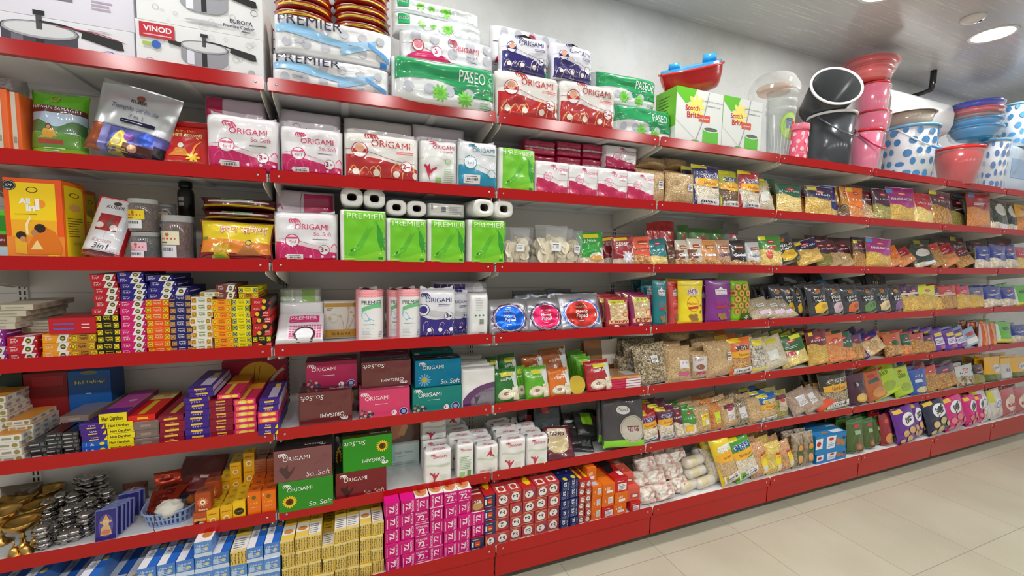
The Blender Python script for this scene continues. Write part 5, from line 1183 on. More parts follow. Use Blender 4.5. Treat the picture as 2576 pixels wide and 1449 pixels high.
kind('cob', 'coconut_packet', 'packet', 'brown and white packet behind the steel pots', pack((120, 62, 40), lambda c: (c.ell(.4, .5, .2, (220, 210, 196)),), 'pillow', 'film', wr=.006))
def cube_box(base, art, side):
    return carton(base, art, lambda c: (c.rect(0, 0, 1, 1, side), c.ell(.5, .5, .2, tuple(int(x * .8) for x in side))), lambda c: c.rect(.1, .2, .9, .7, tuple(int(x * .85) for x in base)), None, 'card', .001)
kind('campyel', 'camphor_box', 'incense box', 'small yellow camphor box', cube_box((236, 176, 20), lambda c: (c.text('COWRAJ', .5, .74, .7, (120, 70, 20), bold=.03), c.ell(.5, .3, .26, (246, 230, 170)), c.ell(.5, .3, .16, (206, 150, 60))), (226, 186, 40)))
kind('campoval', 'camphor_box', 'incense box', 'small yellow box with dark oval emblem', cube_box((244, 196, 20), lambda c: (c.ell(.5, .5, .4, (50, 40, 20), .2), c.text('camphor', .5, .5, .6, (236, 200, 60)), c.rect(.1, .05, .9, .2, (236, 150, 20))), (236, 196, 40)))
kind('camporg', 'camphor_box', 'incense box', 'bright orange camphor box', cube_box((240, 116, 14), lambda c: (c.ell(.5, .78, .16, (120, 100, 30), .08), c.text('Pure', .48, .56, .6, (250, 210, 40), bold=.05), c.text('Camphor', .5, .40, .5, (250, 230, 190)), c.ell(.14, .86, .05, (250, 230, 200))), (214, 96, 24)))
kind('campbrown', 'camphor_box', 'incense box', 'rust brown box with white sun emblem', cube_box((172, 72, 30), lambda c: (c.flower(.5, .5, .4, (226, 130, 70), 14, .6), c.ell(.5, .5, .18, (246, 236, 226)), c.ell(.5, .5, .08, (150, 60, 30)), c.text('dhoop', .5, .1, .6, (246, 230, 210), bold=.03)), (150, 70, 36)))
kind('campsel', 'camphor_box', 'incense box', 'brown and white figured box at pile foot', cube_box((180, 80, 36), lambda c: (c.rect(.05, .4, .95, .6, (226, 160, 70)), c.ell(.35, .3, .2, (60, 40, 40)), c.ell(.6, .2, .2, (230, 224, 216))), (150, 70, 36)))
kind('brownstack', 'incense_box', 'incense box', 'brown wrapped box in the tall back pile', carton((150, 70, 24), lambda c: c.rect(.05, .3, .95, .5, (190, 100, 40)), fin='film', bev=.001))
# ---- foil and paper rolls in long cartons ---------------------------------
def long_carton(key, base, end, top, desc, side=None):
    kind(key, 'foil_roll_carton', 'carton', desc, carton(base, end, top, side, side, 'card', .0012))
def e_yellow(c):
    c.rect(.0, .86, 1, 1, (232, 214, 160)); 
    for i in range(4): c.ell(.14 + .24 * i, .45, .085, (226, 196, 110), .3)
    rd = random.Random(2)
    for i in range(5):
        v = .1
        while v < .85:
            L = rd.uniform(.06, .2); u = .1 + .2 * i + rd.uniform(-.02, .02); c.rect(u - .03, v, u + .03, min(.9, v + L), (122, 100, 52), 1, 1); v += L + .05
def t_yellow(c): c.rect(.02, .45, .98, 1, (246, 214, 20)); c.rect(.02, .12, .98, .34, (236, 236, 232)); c.ell(.5, .20, .36, (206, 136, 60), .055); c.lines(.2, .5, .8, .9, 5, (196, 140, 30), 3); c.rect(.2, .36, .9, .42, (240, 196, 20))
def t_yellow2(c): c.rect(.02, .45, .98, 1, (240, 208, 30)); c.rect(.02, .02, .98, .3, (236, 236, 232)); c.lines(.1, .04, .9, .28, 5, (110, 110, 110), 3); c.lines(.2, .4, .8, .95, 7, (150, 120, 40), 5)
long_carton('fy1', (236, 204, 92), e_yellow, t_yellow, 'yellow foil roll carton with food picture')
long_carton('fy2', (236, 204, 92), e_yellow, t_yellow2, 'yellow foil roll carton with white text panel')
def e_pink(rot):
    def fn(c):
        if rot == 0: c.text('KCOFOIL', .5, .80, .84, (246, 206, 230), bold=.03); c.text('72', .44, .46, .5, (250, 226, 240), hv=.40, bold=.03); c.text('m', .84, .3, .14, (250, 226, 240)); c.rect(.1, .12, .8, .16, (246, 206, 230), 1, 1)
        else:
            s = 1 if rot == 90 else -1
            c.text('KCOFOIL', .5 + .3 * s, .5, .84, (246, 206, 230), rot=-90 * s, bold=.03); c.text('72', .5 - .02 * s, .54, .5, (250, 226, 240), rot=-90 * s, hv=.36, bold=.03); c.rect(.5 - .36 * s - .02, .1, .5 - .36 * s + .02, .8, (246, 206, 230), 1, 1)
    return fn
def t_pink(c): c.rect(0, .0, 1, 1, (226, 20, 140)); c.rect(.5, .3, .7, .95, (250, 230, 240)); c.text('KCOFOIL', .25, .6, .9, (250, 220, 236), rot=90, hv=.05)
def t_pinkfood(c): c.rect(0, 0, 1, .36, (240, 238, 234)); c.ell(.5, .18, .44, (206, 150, 90), .15); c.ell(.45, .2, .2, (140, 84, 40), .08); c.ell(.6, .15, .14, (226, 110, 90), .05); c.rect(0, .38, 1, 1, (226, 20, 140))
long_carton('fp0', (206, 12, 118), e_pink(0), t_pinkfood, 'magenta foil carton with upright number 72')
long_carton('fp1', (206, 12, 118), e_pink(90), t_pink, 'magenta foil carton with sideways number 72')
long_carton('fp2', (206, 12, 118), e_pink(-90), t_pinkfood, 'magenta foil carton with number 72 on other side')
def e_blue(c): c.band(.0, 1, .0, .24, (206, 220, 238), 2, 1); c.rect(.08, .3, .4, .66, (176, 200, 226), 1, 1); c.ell(.7, .5, .12, (206, 206, 150)); c.lines(.15, .3, .85, .62, 3, (200, 216, 240), 2); c.text('Foilwrap', .5, .76, .7, (226, 234, 246), hv=.16)
def t_blue(c): c.rect(0, 0, 1, 1, (226, 230, 236)); c.rect(.45, .3, 1, 1, (44, 108, 204)); c.rect(.04, .02, .96, .3, (238, 238, 240)); c.ell(.6, .16, .3, (190, 130, 70), .09); c.rect(.1, .5, .4, .95, (226, 232, 240)); c.text('Foilwrap', .25, .72, .8, (30, 60, 120), rot=90, hv=.06)
def t_blue2(c): c.rect(.0, .0, 1, 1, (44, 108, 204)); c.rect(.02, .0, .5, .75, (236, 238, 242)); c.text('Foilwrap', .28, .32, .8, (20, 30, 60), rot=90, hv=.07, bold=.03); c.ell(.75, .4, .16, (210, 190, 80), .05)
long_carton('fb1', (96, 146, 212), e_blue, t_blue, 'blue and white foil roll carton with food picture')
long_carton('fb2', (82, 134, 206), e_blue, t_blue2, 'blue foil roll carton with white lettered panel')
def e_red(c): c.ell(.5, .5, .33, (236, 232, 230)); c.text('७२', .5, .52, .42, (60, 20, 24), bold=.03); c.rect(.1, .06, .9, .12, (226, 150, 90), 1, 1); c.rect(.28, .12, .72, .2, (70, 80, 110), 1, 1); c.rect(.1, .9, .9, .95, (222, 160, 110), 1, 1)
def e_redr(c): c.ell(.5, .5, .33, (236, 232, 230)); c.text('७२', .5, .5, .42, (60, 20, 24), bold=.03, rot=90); c.rect(.06, .1, .12, .9, (226, 150, 90), 1, 1); c.rect(.84, .3, .94, .7, (70, 80, 110), 1, 1)
def t_red(c): c.rect(0, 0, 1, 1, (196, 60, 64)); c.rect(.2, .04, .8, .2, (236, 232, 228)); c.ell(.5, .12, .22, (170, 60, 40), .06); c.lines(.2, .3, .8, .8, 4, (230, 190, 180), 6)
def t_redy(c): c.rect(0, 0, 1, 1, (190, 40, 44)); c.ell(.6, .2, .26, (240, 206, 20), .1); c.rect(.5, .1, .8, .5, (240, 206, 20))
long_carton('fr1', (176, 62, 66), e_red, t_red, 'brick red foil carton with white numeral disc')
long_carton('fr2', (176, 62, 66), e_redr, t_redy, 'brick red foil carton with numeral disc turned sideways')
long_carton('frs', (172, 62, 62), e_red, t_redy, 'slim brick red foil carton with small numeral disc')
def e_navy(c): c.text('25', .42, .72, .5, (226, 230, 240), rot=-90, hv=.3, bold=.03); c.text('SUPREME', .8, .5, .8, (206, 210, 230), rot=-90, hv=.12); c.lines(.15, .1, .85, .4, 3, (150, 160, 196), 4)
def t_navy(c): c.rect(0, 0, 1, 1, (20, 34, 92)); c.text('71', .5, .3, .3, (232, 236, 244), rot=80, bold=.03); c.ell(.6, .08, .24, (214, 200, 60), .05)
long_carton('fn', (24, 34, 92), e_navy, t_navy, 'navy blue foil carton with white figures')
def e_mix(c): c.rect(.05, .3, .2, .7, (226, 230, 236), 1, 1); c.rect(.3, .3, .7, .7, (216, 70, 40), 1, 1); c.rect(.36, .42, .64, .5, (240, 190, 60), 1, 1); c.lines(.1, .06, .9, .2, 1, (190, 196, 214), 3); c.lines(.1, .8, .9, .95, 1, (190, 196, 214), 3)
long_carton('fm', (52, 54, 96), e_mix, lambda c: (c.rect(0, 0, 1, 1, (190, 30, 34)), c.ell(.55, .3, .3, (240, 200, 20), .14)), 'dark blue foil carton with orange end panel')
def e_fd(c): c.ell(.5, .4, .4, (200, 150, 100), .3); c.text('25%', .5, .75, .6, (246, 230, 226), bold=.03)
long_carton('ff', (150, 50, 46), e_fd, lambda c: (c.rect(0, 0, 1, 1, (160, 40, 40)), c.lines(.1, .1, .9, .5, 4, (230, 200, 190), 2)), 'red brown carton with food picture on its end')
def e_org(c): c.rect(.5, .25, .86, .8, (236, 236, 236), 1, 1); [c.rect(.54, .3 + .09 * i, .82, .34 + .09 * i, (150, 150, 154), 1, 1) for i in range(5)]; c.text('KP', .24, .5, .24, (250, 220, 180), rot=90, bold=.04)
def e_org2(c): c.text('KP', .4, .62, .4, (250, 224, 190), bold=.04); c.rect(.3, .2, .8, .42, (236, 236, 236), 1, 1)
long_carton('fo1', (226, 108, 22), e_org, lambda c: (c.rect(0, 0, 1, 1, (236, 120, 30)), c.rect(.2, .05, .7, .3, (180, 200, 230)), c.text('KP', .5, .6, .4, (252, 226, 190))), 'orange carton with white side label')
long_carton('fo2', (226, 108, 22), e_org2, lambda c: c.rect(0, 0, 1, 1, (236, 120, 30)), 'orange carton with small white label')
long_carton('frd', (196, 26, 30), lambda c: (c.rect(.25, .12, .9, .62, (236, 236, 236)), c.lines(.3, .16, .85, .58, 4, (90, 90, 94), 1), c.lines(.2, .74, .9, .86, 1, (250, 220, 220), 1)), lambda c: (c.rect(0, 0, 1, 1, (190, 24, 28)), c.poly([(.0, .2), (.6, .3), (.9, .6), (.5, .9), (.0, .8)], (30, 26, 28)), c.rect(.6, .1, .9, .25, (240, 236, 236))), 'red carton with white barcode panel')
long_carton('fsal', (214, 92, 74), lambda c: (c.rect(.2, .2, .9, .6, (190, 70, 60)), c.rect(.4, .3, .8, .5, (230, 226, 226), 1, 1)), lambda c: (c.rect(0, 0, 1, 1, (222, 96, 76)), c.rect(.3, .4, .75, .55, (236, 236, 236)), c.text('40', .5, .2, .2, (250, 210, 200), rot=20)), 'salmon red carton in loose film')
# ---- snack bags ------------------------------------------------------------
SEV = ((226, 186, 76), (206, 156, 54), (240, 216, 130)); CHIP = ((236, 206, 110), (246, 226, 150), (214, 176, 80)); NUTS = ((190, 130, 70), (226, 180, 110), (140, 84, 40)); SEED = ((60, 52, 40), (150, 130, 96), (222, 210, 180)); OATS = ((206, 170, 116), (226, 196, 150), (176, 136, 84)); PUFF = ((226, 214, 190), (240, 232, 214), (196, 176, 146)); MIX = ((206, 150, 60), (160, 96, 40), (230, 196, 110)); ORN = ((222, 130, 60), (236, 166, 90), (190, 96, 40)); GRN = ((150, 140, 60), (190, 180, 90), (110, 100, 40)); DARK = ((70, 50, 36), (110, 80, 50), (150, 120, 80)); MAKH = ((206, 190, 150), (160, 130, 90), (90, 70, 50))
def fd(f, scale=80, st=(1, 1, 1)): return food(f[0], f[1], f[2], scale, st)
def snack(key, desc, top, f, split=.52, logo=(196, 22, 34), word=None, wc=WH, bottom=None, style='stand', seal=None, scale=85, st=(1, 1, 1), wig=.05, stk=None, strip=None, fin_='film', extra_art=None, name='snack_pouch', cat='pouch', full=False, wr=.006, round_logo=True):
    fm = fd(f, scale, st)
    def front(c):
        if not full: c.band(0, 1, lambda u: split + wig * math.sin(2 * PI * (u * .9 + .1)), 1, top, 10, 4)
        if bottom: c.band(0, 1, 0, lambda u: .15 + .05 * math.sin(5 * u), bottom, 8, 2)
        if logo and round_logo: c.ell(.5, .82, .17, logo, .055); c.ell(.5, .82, .12, tuple(min(255, x + 190) for x in logo), .016)
        if strip: c.rect(.0, split + .02, 1, split + .09, strip); 
        if word: c.text(word, .5, split + (1 - split) * .36, .76, wc, hv=.075, bold=.03)
        elif word is None: c.lines(.2, split + .08, .8, split + .17, 2, wc, 3)
        if extra_art: extra_art(c)
    b = (tuple(top) if full else fm)
    kind(key, name, cat, desc, pack(b, front, style, fin_, None, seal if seal is not None else (tuple(top) if not isinstance(top, bpy.types.Material) else None), wr=wr, extra=sticker(*stk) if stk else None))
def awadh(key, desc, top, word, bottom=None, f=PUFF, wc=(30, 30, 90), ylw=True, scale=90):
    def art(c):
        c.rect(0, .9, .5, 1, (236, 220, 40)) if ylw else None
        c.band(.05, .95, lambda u: .46 + .12 * abs(u - .5), .66, (244, 176, 30), 8, 2); c.text('Namkeen', .55, .56, .5, (70, 40, 20), shear=.2)
        c.text(word, .52, .74, .74, (236, 240, 250), hv=.15, bold=.07); c.text(word, .52, .74, .72, wc, hv=.14, bold=.02)
        c.poly([(0, .0), (.12, 0), (.0, .5)], top); c.poly([(1, 0), (1, .5), (.86, .0)], top)
    snack(key, desc, top, f, .5, None, False, bottom=bottom, extra_art=art, style='pillow', scale=scale, stk=(.1, .05, .9, .2))
awadh('aw_navy', 'navy and yellow puffed snack bag', (30, 36, 96), 'Awadh')
awadh('aw_green', 'pale green and yellow snack bag', (190, 196, 40), 'अवध', f=DARK, wc=(30, 60, 120))
awadh('aw_red', 'dark red and yellow puffed snack bag', (160, 26, 30), 'Awadh')
awadh('aw_org', 'orange snack bag with dark lettering', (236, 110, 30), 'अवध', f=NUTS, wc=(40, 30, 30))
awadh('aw_maroon', 'red topped white puff snack bag', (176, 24, 34), 'अवध', f=PUFF, wc=(30, 50, 130), scale=70)
awadh('aw_purp', 'purple and orange topped puff snack bag', (100, 26, 60), 'अवध', f=PUFF, wc=(30, 50, 120), scale=70)
awadh('aw_black', 'black and gold snack bag', (50, 48, 34), 'अवध', bottom=(206, 190, 40), f=SEED, wc=(110, 96, 30), ylw=False)
awadh('aw_blue', 'blue topped beige snack bag', (20, 100, 180), 'अवध', f=OATS, wc=(230, 200, 60))
awadh('aw_yel', 'yellow bordered snack bag leaning back', (236, 204, 20), 'अवध', bottom=(240, 206, 20), f=OATS, wc=(240, 240, 244))
awadh('aw_lime', 'green bordered puffed grain bag', (60, 150, 30), 'अवध', bottom=(110, 200, 40), f=PUFF, wc=(30, 70, 160))
snack('mint', 'dark green topped yellow chip bag', (10, 96, 70), CHIP, .62, word='MINT CHIPS', scale=36, st=(1, 1, 3))
snack('grn2', 'dark green topped bag with yellow flash', (16, 84, 50), SEV, .58, extra_art=lambda c: c.rect(.1, .85, .45, .98, (236, 220, 30)))
snack('pursm', 'small purple topped orange snack bag', (110, 40, 90), ORN, .6)
snack('navy2', 'navy topped yellow snack bag', (26, 30, 84), SEV, .6, word='MATHRI', scale=50, extra_art=lambda c: c.rect(.05, .86, .4, .98, (236, 220, 60)), seal=(220, 222, 230))
snack('blue2', 'blue snack bag with white seal', (22, 56, 150), CHIP, .3, word='PAPDI', seal=(226, 228, 236), scale=50)
snack('orange2', 'bright orange snack bag', (240, 120, 20), ORN, .4, extra_art=lambda c: c.rect(.05, .86, .35, .98, (240, 210, 30)), word='ALOO', scale=60)
snack('gold2', 'amber brown snack bag edge on', (206, 140, 20), DARK, .4, word=False)
snack('maroon2', 'maroon snack bag with pale window', (80, 14, 40), OATS, .52, word='BHUJIA')
snack('purgold', 'dark purple topped golden snack bag', (70, 16, 56), GRN, .5, word='MIXTURE', seal=(232, 232, 236), scale=110)
snack('magenta', 'magenta topped namkeen bag with white seal', (170, 20, 130), SEV, .48, word='PANCHRATTAN', seal=(236, 236, 240), scale=55, extra_art=lambda c: c.rect(.0, .84, .2, .96, (60, 150, 210)))
snack('redyel', 'red topped yellow snack bag', (206, 30, 60), CHIP, .5, word='KHATTA', scale=55, seal=(206, 40, 60))
snack('brownmix', 'purple brown topped mixture bag', (96, 50, 66), MIX, .55, word='MIXTURE', scale=50, seal=(200, 196, 190), extra_art=lambda c: c.rect(.0, .88, .3, 1, (236, 220, 60)))
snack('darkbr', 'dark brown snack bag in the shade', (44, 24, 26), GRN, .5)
snack('redside', 'crimson topped bag of tan snacks', (170, 24, 50), ORN, .55, extra_art=lambda c: c.rect(.05, .86, .3, .98, (80, 150, 200)))
snack('dgrey', 'dark green grey bag with white oval', (50, 62, 54), PUFF, .2, logo=(222, 222, 214), word=False, extra_art=lambda c: (c.ell(.5, .66, .34, (226, 224, 214), .18), c.rect(.3, .06, .8, .2, (230, 230, 232))))
snack('yelorg', 'yellow orange snack bag at right frame edge', (236, 176, 20), ORN, .5)
# bags of papad, nuts and grain
snack('grpouch', 'bright green papad pouch', (24, 150, 40), PUFF, .2, logo=None, word=False, scale=30, extra_art=lambda c: (c.rect(.2, .84, .8, .96, (226, 214, 30)), c.text('PUNJABI', .45, .76, .5, WH, bold=.02), c.ell(.62, .25, .3, (226, 220, 206), .13), c.ell(.62, .2, .28, (206, 150, 60), .1), c.poly([(.8, .5), (1, .6), (1, .1), (.9, .2)], (206, 214, 220))))
snack('redpouch', 'dark red papad pouch', (150, 20, 34), PUFF, .2, logo=None, word=False, extra_art=lambda c: (c.rect(.1, .86, .7, .97, (226, 206, 40)), c.text('PUNJABI', .45, .78, .6, WH, bold=.02), c.text('PAPAD', .45, .7, .4, WH, bold=.02), c.flower(.6, .28, .3, (214, 214, 220), 9, .6), c.poly([(.84, .5), (1, .7), (1, .1), (.9, .2)], (214, 216, 222))))
snack('corpouch', 'coral orange peanut pouch', (230, 96, 64), NUTS, .34, word='Peanuts', wc=(60, 30, 40), scale=40, extra_art=lambda c: (c.rect(.3, .72, .85, .86, (170, 40, 40)), c.rect(.32, .74, .83, .78, (236, 200, 140))))
snack('tealpouch', 'teal peanut pouch', (10, 116, 124), CHIP, .34, word='Salted', scale=40)
snack('brnpouch', 'brown and tan snack pouch', (96, 56, 34), DARK, .4, word=False)
for k_, d_, t_, w_, c1_ in (('chana', 'cream topped roasted gram pouch', (216, 206, 190), 'Chana', (110, 60, 30)), ('pnut1', 'tan peanut pouch with red badge', (216, 150, 80), 'Peanuts', WH), ('pnut2', 'purple lettered peanut pouch', (190, 150, 120), 'PEANUTS', (80, 36, 90)), ('cockt', 'black cocktail nut pouch', (30, 28, 30), 'Cocktail', WH), ('lite', 'silver white nut pouch', (206, 208, 212), 'Lite nuts', (60, 60, 66))):
    def art(c, w_=w_, c1_=c1_, t_=t_): c.rect(.28, .68, .8, .80, (160, 44, 36)); c.rect(.32, .71, .76, .75, (236, 206, 150)); c.text(w_, .5, .44, .72, c1_, hv=.12, bold=.05); c.band(0, 1, .0, lambda u: .22 + .05 * math.sin(7 * u), fd(NUTS, 42), 8, 2); (c.rect(0, .3, .5, .62, (120, 70, 40)) if w_ == 'Chana' else None); (c.text(w_, .5, .44, .72, WH, hv=.12, bold=.05) if w_ == 'Chana' else None)
    snack(k_, d_, t_, NUTS, .2, None, False, full=True, extra_art=art)
for k_, d_, t_ in (('bkred', 'red and white gram pouch standing behind', (196, 30, 36)), ('bkgreen', 'green and white peanut pouch standing behind', (70, 130, 50)), ('bkgrey', 'grey white nut pouch standing behind', (120, 120, 116))):
    snack(k_, d_, (214, 214, 210), NUTS, .2, None, False, full=True, seal=t_, extra_art=lambda c, t_=t_: (c.band(0, 1, lambda u: .58 - .2 * u, 1, t_, 8, 3), c.rect(.3, .66, .75, .78, (170, 50, 40)), c.text('PEANUTS', .5, .4, .7, t_, hv=.1, bold=.03)))
def papad(w, h, t):
    """clear bag with pale discs heaped in its lower part"""
    mb = MB(); F, B = pack_shape(w, h, t, 'pillow', RND.uniform(0, 9), .006); m = clear_mat()
    mb.grid(F, 12, 14, m); mb.grid(B, 12, 14, m, flip=True)
    k = MB(); rd = random.Random(int(w * 9000)); pm = mat('paper', (240, 230, 204)); pm2 = mat('paper', (232, 220, 190))
    for i in range(90):
        a = rd.uniform(0, PI); cx = rd.uniform(-.34, .34) * w; cz = rd.uniform(.08, .66 - .3 * abs(cx / w)) * h; cy = rd.uniform(-.34, .2) * t; r = rd.uniform(.15, .21) * w
        R = Euler((rd.uniform(.9, 1.9), rd.uniform(-.7, .7), a)).to_matrix()
        vs = [R @ Vector((0, 0, .002))] + [R @ Vector((r * math.cos(2 * PI * q / 14), r * math.sin(2 * PI * q / 14), .003 * math.sin(3 * 2 * PI * q / 14))) for q in range(14)]
        k.add([(v.x + cx, v.y * .5 + cy, max(.004, v.z + cz)) for v in vs], [(0, 1 + q, 1 + (q + 1) % 14) for q in range(14)], pm if i % 3 else pm2, True)
    st = MB(); c = Cv(st, lambda u, v, e=0: F(.38 + .3 * u, .36 + .2 * v, .005 + e), w * .3, h * .2, 'card'); c.rect(0, 0, 1, 1, (236, 238, 242)); [c.rect(.15 + .08 * i, .3, .18 + .08 * i, .6, (60, 60, 66), 1, 1) for i in range(8)]; c.rect(.15, .72, .8, .8, (80, 80, 86), 1, 1)
    return mb.mesh('clear_bag'), [('papad_discs', k.mesh('papad_discs'), 'pale round papad discs'), ('price_sticker', st.mesh('price_sticker'), 'white barcode sticker')]
kind('papad', 'papad_bag', 'bag', 'clear bag of pale round papads', papad)
kind('grainbag', 'grain_bag', 'bag', 'clear bag of tan puffed grain', pack(fd(OATS, 130), None, 'pillow', 'film', wr=.008, extra=sticker(.66, .45, .86, .68)))
kind('grainlie', 'grain_bag', 'bag', 'tan grain bag lying flat at the back', pack(fd(OATS, 120), None, 'pillow', 'film', wr=.006))
kind('seedbag', 'seed_bag', 'bag', 'clear bag of mixed dark seeds', pack(fd(SEED, 110), None, 'pillow', 'film', wr=.007, extra=sticker(.4, .55, .62, .72)))
kind('oatbag', 'grain_bag', 'bag', 'clear bag of oat coloured grain with label', pack(fd(OATS, 100), lambda c: (c.rect(.38, .4, .82, .62, (226, 224, 226)), c.text('Seeds', .6, .56, .3, (200, 60, 90)), c.rect(.4, .2, .84, .3, (206, 90, 140))), 'pillow', 'film', wr=.007))
kind('labbag', 'grain_bag', 'bag', 'brown seed bag with large red lettered label', pack(fd(OATS, 100), lambda c: (c.rect(.08, .3, .78, .82, (222, 220, 222)), c.text('JEERA', .4, .72, .5, (190, 50, 80)), c.ell(.4, .45, .22, (150, 90, 60), .1), c.rect(.2, .18, .7, .28, (200, 60, 110))), 'pillow', 'film', wr=.006))
kind('whtyel', 'snack_pouch', 'pouch', 'white and pale yellow snack bag', pack(fd(((236, 232, 214), (206, 200, 190), (120, 110, 100)), 60), lambda c: (c.rect(.2, .78, .8, .96, (230, 214, 60)), c.text('MAKHANA', .5, .7, .6, (120, 120, 60)), c.rect(0, .05, 1, .16, (226, 220, 120))), 'pillow', 'film', wr=.006))
kind('palelean', 'snack_pouch', 'pouch', 'pale beige snack bag leaning back', pack(fd(((214, 204, 176), (226, 218, 196), (190, 176, 140)), 90), lambda c: (c.rect(.2, .3, .6, .6, (226, 226, 220)), c.rect(.3, .8, .7, .95, (206, 200, 70))), 'pillow', 'film', wr=.007))
def d_silver(col, edge):
    def fn(c):
        c.ell(.5, .42, .40, (206, 208, 214), .40, 28); c.ring(.5, .42, .44, edge, .05, .42, 48, .035, 12); c.ring(.5, .42, .40, edge, .04, .39, 48, .035, 12); c.ell(.5, .43, .37, col, .35, 28)
        c.text('nourish', .5, .63, .26, (206, 226, 200), bold=.01); c.lines(.4, .68, .62, .7, 1, (200, 220, 190), 1); c.text('Moong', .5, .48, .27, WH, shear=.2, bold=.02); c.text('Papad', .5, .37, .27, WH, shear=.2, bold=.02); c.lines(.42, .24, .58, .27, 1, (230, 230, 240), 1)
    return fn
kind('silblue', 'papad_pouch', 'pouch', 'silver papad pouch with blue disc', pack((176, 178, 184), d_silver((10, 92, 206), (110, 60, 110)), 'flat', 'foil', wr=.005, seal=(150, 152, 160)))
kind('silpink', 'papad_pouch', 'pouch', 'silver papad pouch with crimson disc', pack((176, 178, 184), d_silver((206, 16, 84), (80, 40, 110)), 'flat', 'foil', wr=.005, seal=(150, 152, 160)))
kind('silred', 'papad_pouch', 'pouch', 'silver papad pouch with brick red disc', pack((176, 178, 184), d_silver((166, 34, 20), (80, 110, 200)), 'flat', 'foil', wr=.005, seal=(150, 152, 160)))
kind('silback', 'papad_pouch', 'pouch', 'silver pouch propped behind the papad discs', pack((140, 142, 150), lambda c: (c.ell(.5, .5, .25, (80, 40, 80), .2), c.rect(0, .85, 1, .9, (90, 92, 100))), 'flat', 'foil', wr=.008))
def d_crisp(base, lab):
    return lambda c: (c.rect(.0, .0, 1, 1, base, 6, 6), c.band(.14, .88, .2, .86, fd(((226, 206, 160), (206, 170, 110), (236, 224, 190)), 46), 8, 5), c.rect(.12, .78, .78, .93, (226, 214, 30)), c.text('Crispy', .45, .855, .5, (40, 90, 30), bold=.04, shear=.2), c.ell(.76, .45, .14, (206, 90, 70)), c.ell(.76, .45, .1, (232, 190, 130)), c.rect(.08, .16, .92, .28, (236, 190, 130)), c.text('CRISPY', .5, .22, .72, (150, 40, 30), bold=.04), c.ell(.35, .08, .1, (230, 220, 210), .04), c.ell(.6, .07, .12, (90, 50, 40), .04))
kind('crispred', 'snack_pouch', 'pouch', 'crimson pouch with yellow flash and chip picture', pack((176, 24, 50), d_crisp((170, 24, 48), 1), 'stand', 'film', wr=.005, seal=(160, 24, 46)))
kind('crispmag', 'snack_pouch', 'pouch', 'magenta pouch with yellow flash and chip picture', pack((150, 20, 90), d_crisp((146, 20, 88), 1), 'stand', 'film', wr=.005, seal=(150, 24, 90)))
def nutri(key, base, desc, dark):
    def d(c): c.rect(.3, .68, .76, .80, (238, 234, 238)); c.poly([(.42, .8), (.64, .8), (.53, .86)], (238, 234, 238)); c.text('NUTRI', .53, .765, .40, (130, 40, 110), bold=.04); c.text('MUNCHY', .53, .705, .40, (130, 40, 110), bold=.03); c.ring(.5, .48, .24, dark, .05); c.text('Makhana', .48, .49, .42, dark, bold=.03); c.poly([(.3, .36), (.7, .38), (.68, .43), (.28, .41)], (190, 30, 40)); [c.ell(u, v, r, (150, 110, 60), r * .55) for u, v, r in ((.4, .2, .09), (.56, .2, .1), (.48, .14, .1), (.62, .13, .07), (.8, .3, .05), (.82, .44, .04))]; c.rect(0, .9, 1, .92, tuple(int(x * .9) for x in base))
    kind(key, 'nut_pouch', 'pouch', desc, pack(base, d, 'stand', 'soft', wr=.003, seal=base))
nutri('nut_teal', (8, 120, 128), 'teal stand up nut pouch', (190, 40, 50)); nutri('nut_coral', (222, 76, 70), 'coral red stand up nut pouch', (246, 210, 200)); nutri('nut_yel', (240, 216, 20), 'bright yellow stand up nut pouch', (200, 40, 40)); nutri('nut_pur', (126, 40, 134), 'violet stand up nut pouch', (206, 50, 80))
kind('cookie', 'snack_pouch', 'pouch', 'lime green pouch covered with round cookies', pack((136, 206, 10), lambda c: ([(c.ell(.22 + .36 * (i % 3) - .18 * ((i // 3) % 2), .26 + .15 * (i // 3), .15, (206, 156, 70)), c.ring(.22 + .36 * (i % 3) - .18 * ((i // 3) % 2), .26 + .15 * (i // 3), .15, (150, 96, 30), .14), c.ell(.22 + .36 * (i % 3) - .18 * ((i // 3) % 2), .26 + .15 * (i // 3), .05, (120, 76, 30))) for i in range(14)], c.rect(.4, .02, 1, .22, (50, 80, 20)), c.flower(.7, .12, .12, (220, 220, 160), 6, .3)), 'flat', 'soft', wr=.002, seal=(120, 190, 10)))
kind('flatbeige', 'grain_bag', 'bag', 'flat beige grain packet leaning low', pack(fd(((190, 172, 140), (214, 200, 170), (150, 130, 100)), 110), lambda c: (c.rect(.3, .15, .8, .32, (214, 190, 214)),), 'pillow', 'film', wr=.005, extra=sticker(.35, .5, .65, .65)))
def d_black(word, shape=(236, 196, 40)):
    return lambda c: (c.rect(.12, .46, .82, .68, (26, 24, 26)), c.text(word, .48, .6, .56, (246, 246, 246), hv=.09, bold=.07), c.text('HAND', .48, .5, .5, (246, 246, 246), hv=.07, bold=.05), c.ell(.42, .80, .13, (170, 130, 40), .07), c.ell(.42, .82, .07, (200, 40, 40), .03), c.poly([(.2, .12), (.5, .08), (.8, .2), (.76, .42), (.4, .44), (.18, .32)], shape), c.ell(.6, .3, .16, tuple(max(0, x - 40) for x in shape), .08), c.ell(.8, .08, .1, (120, 130, 60), .05))
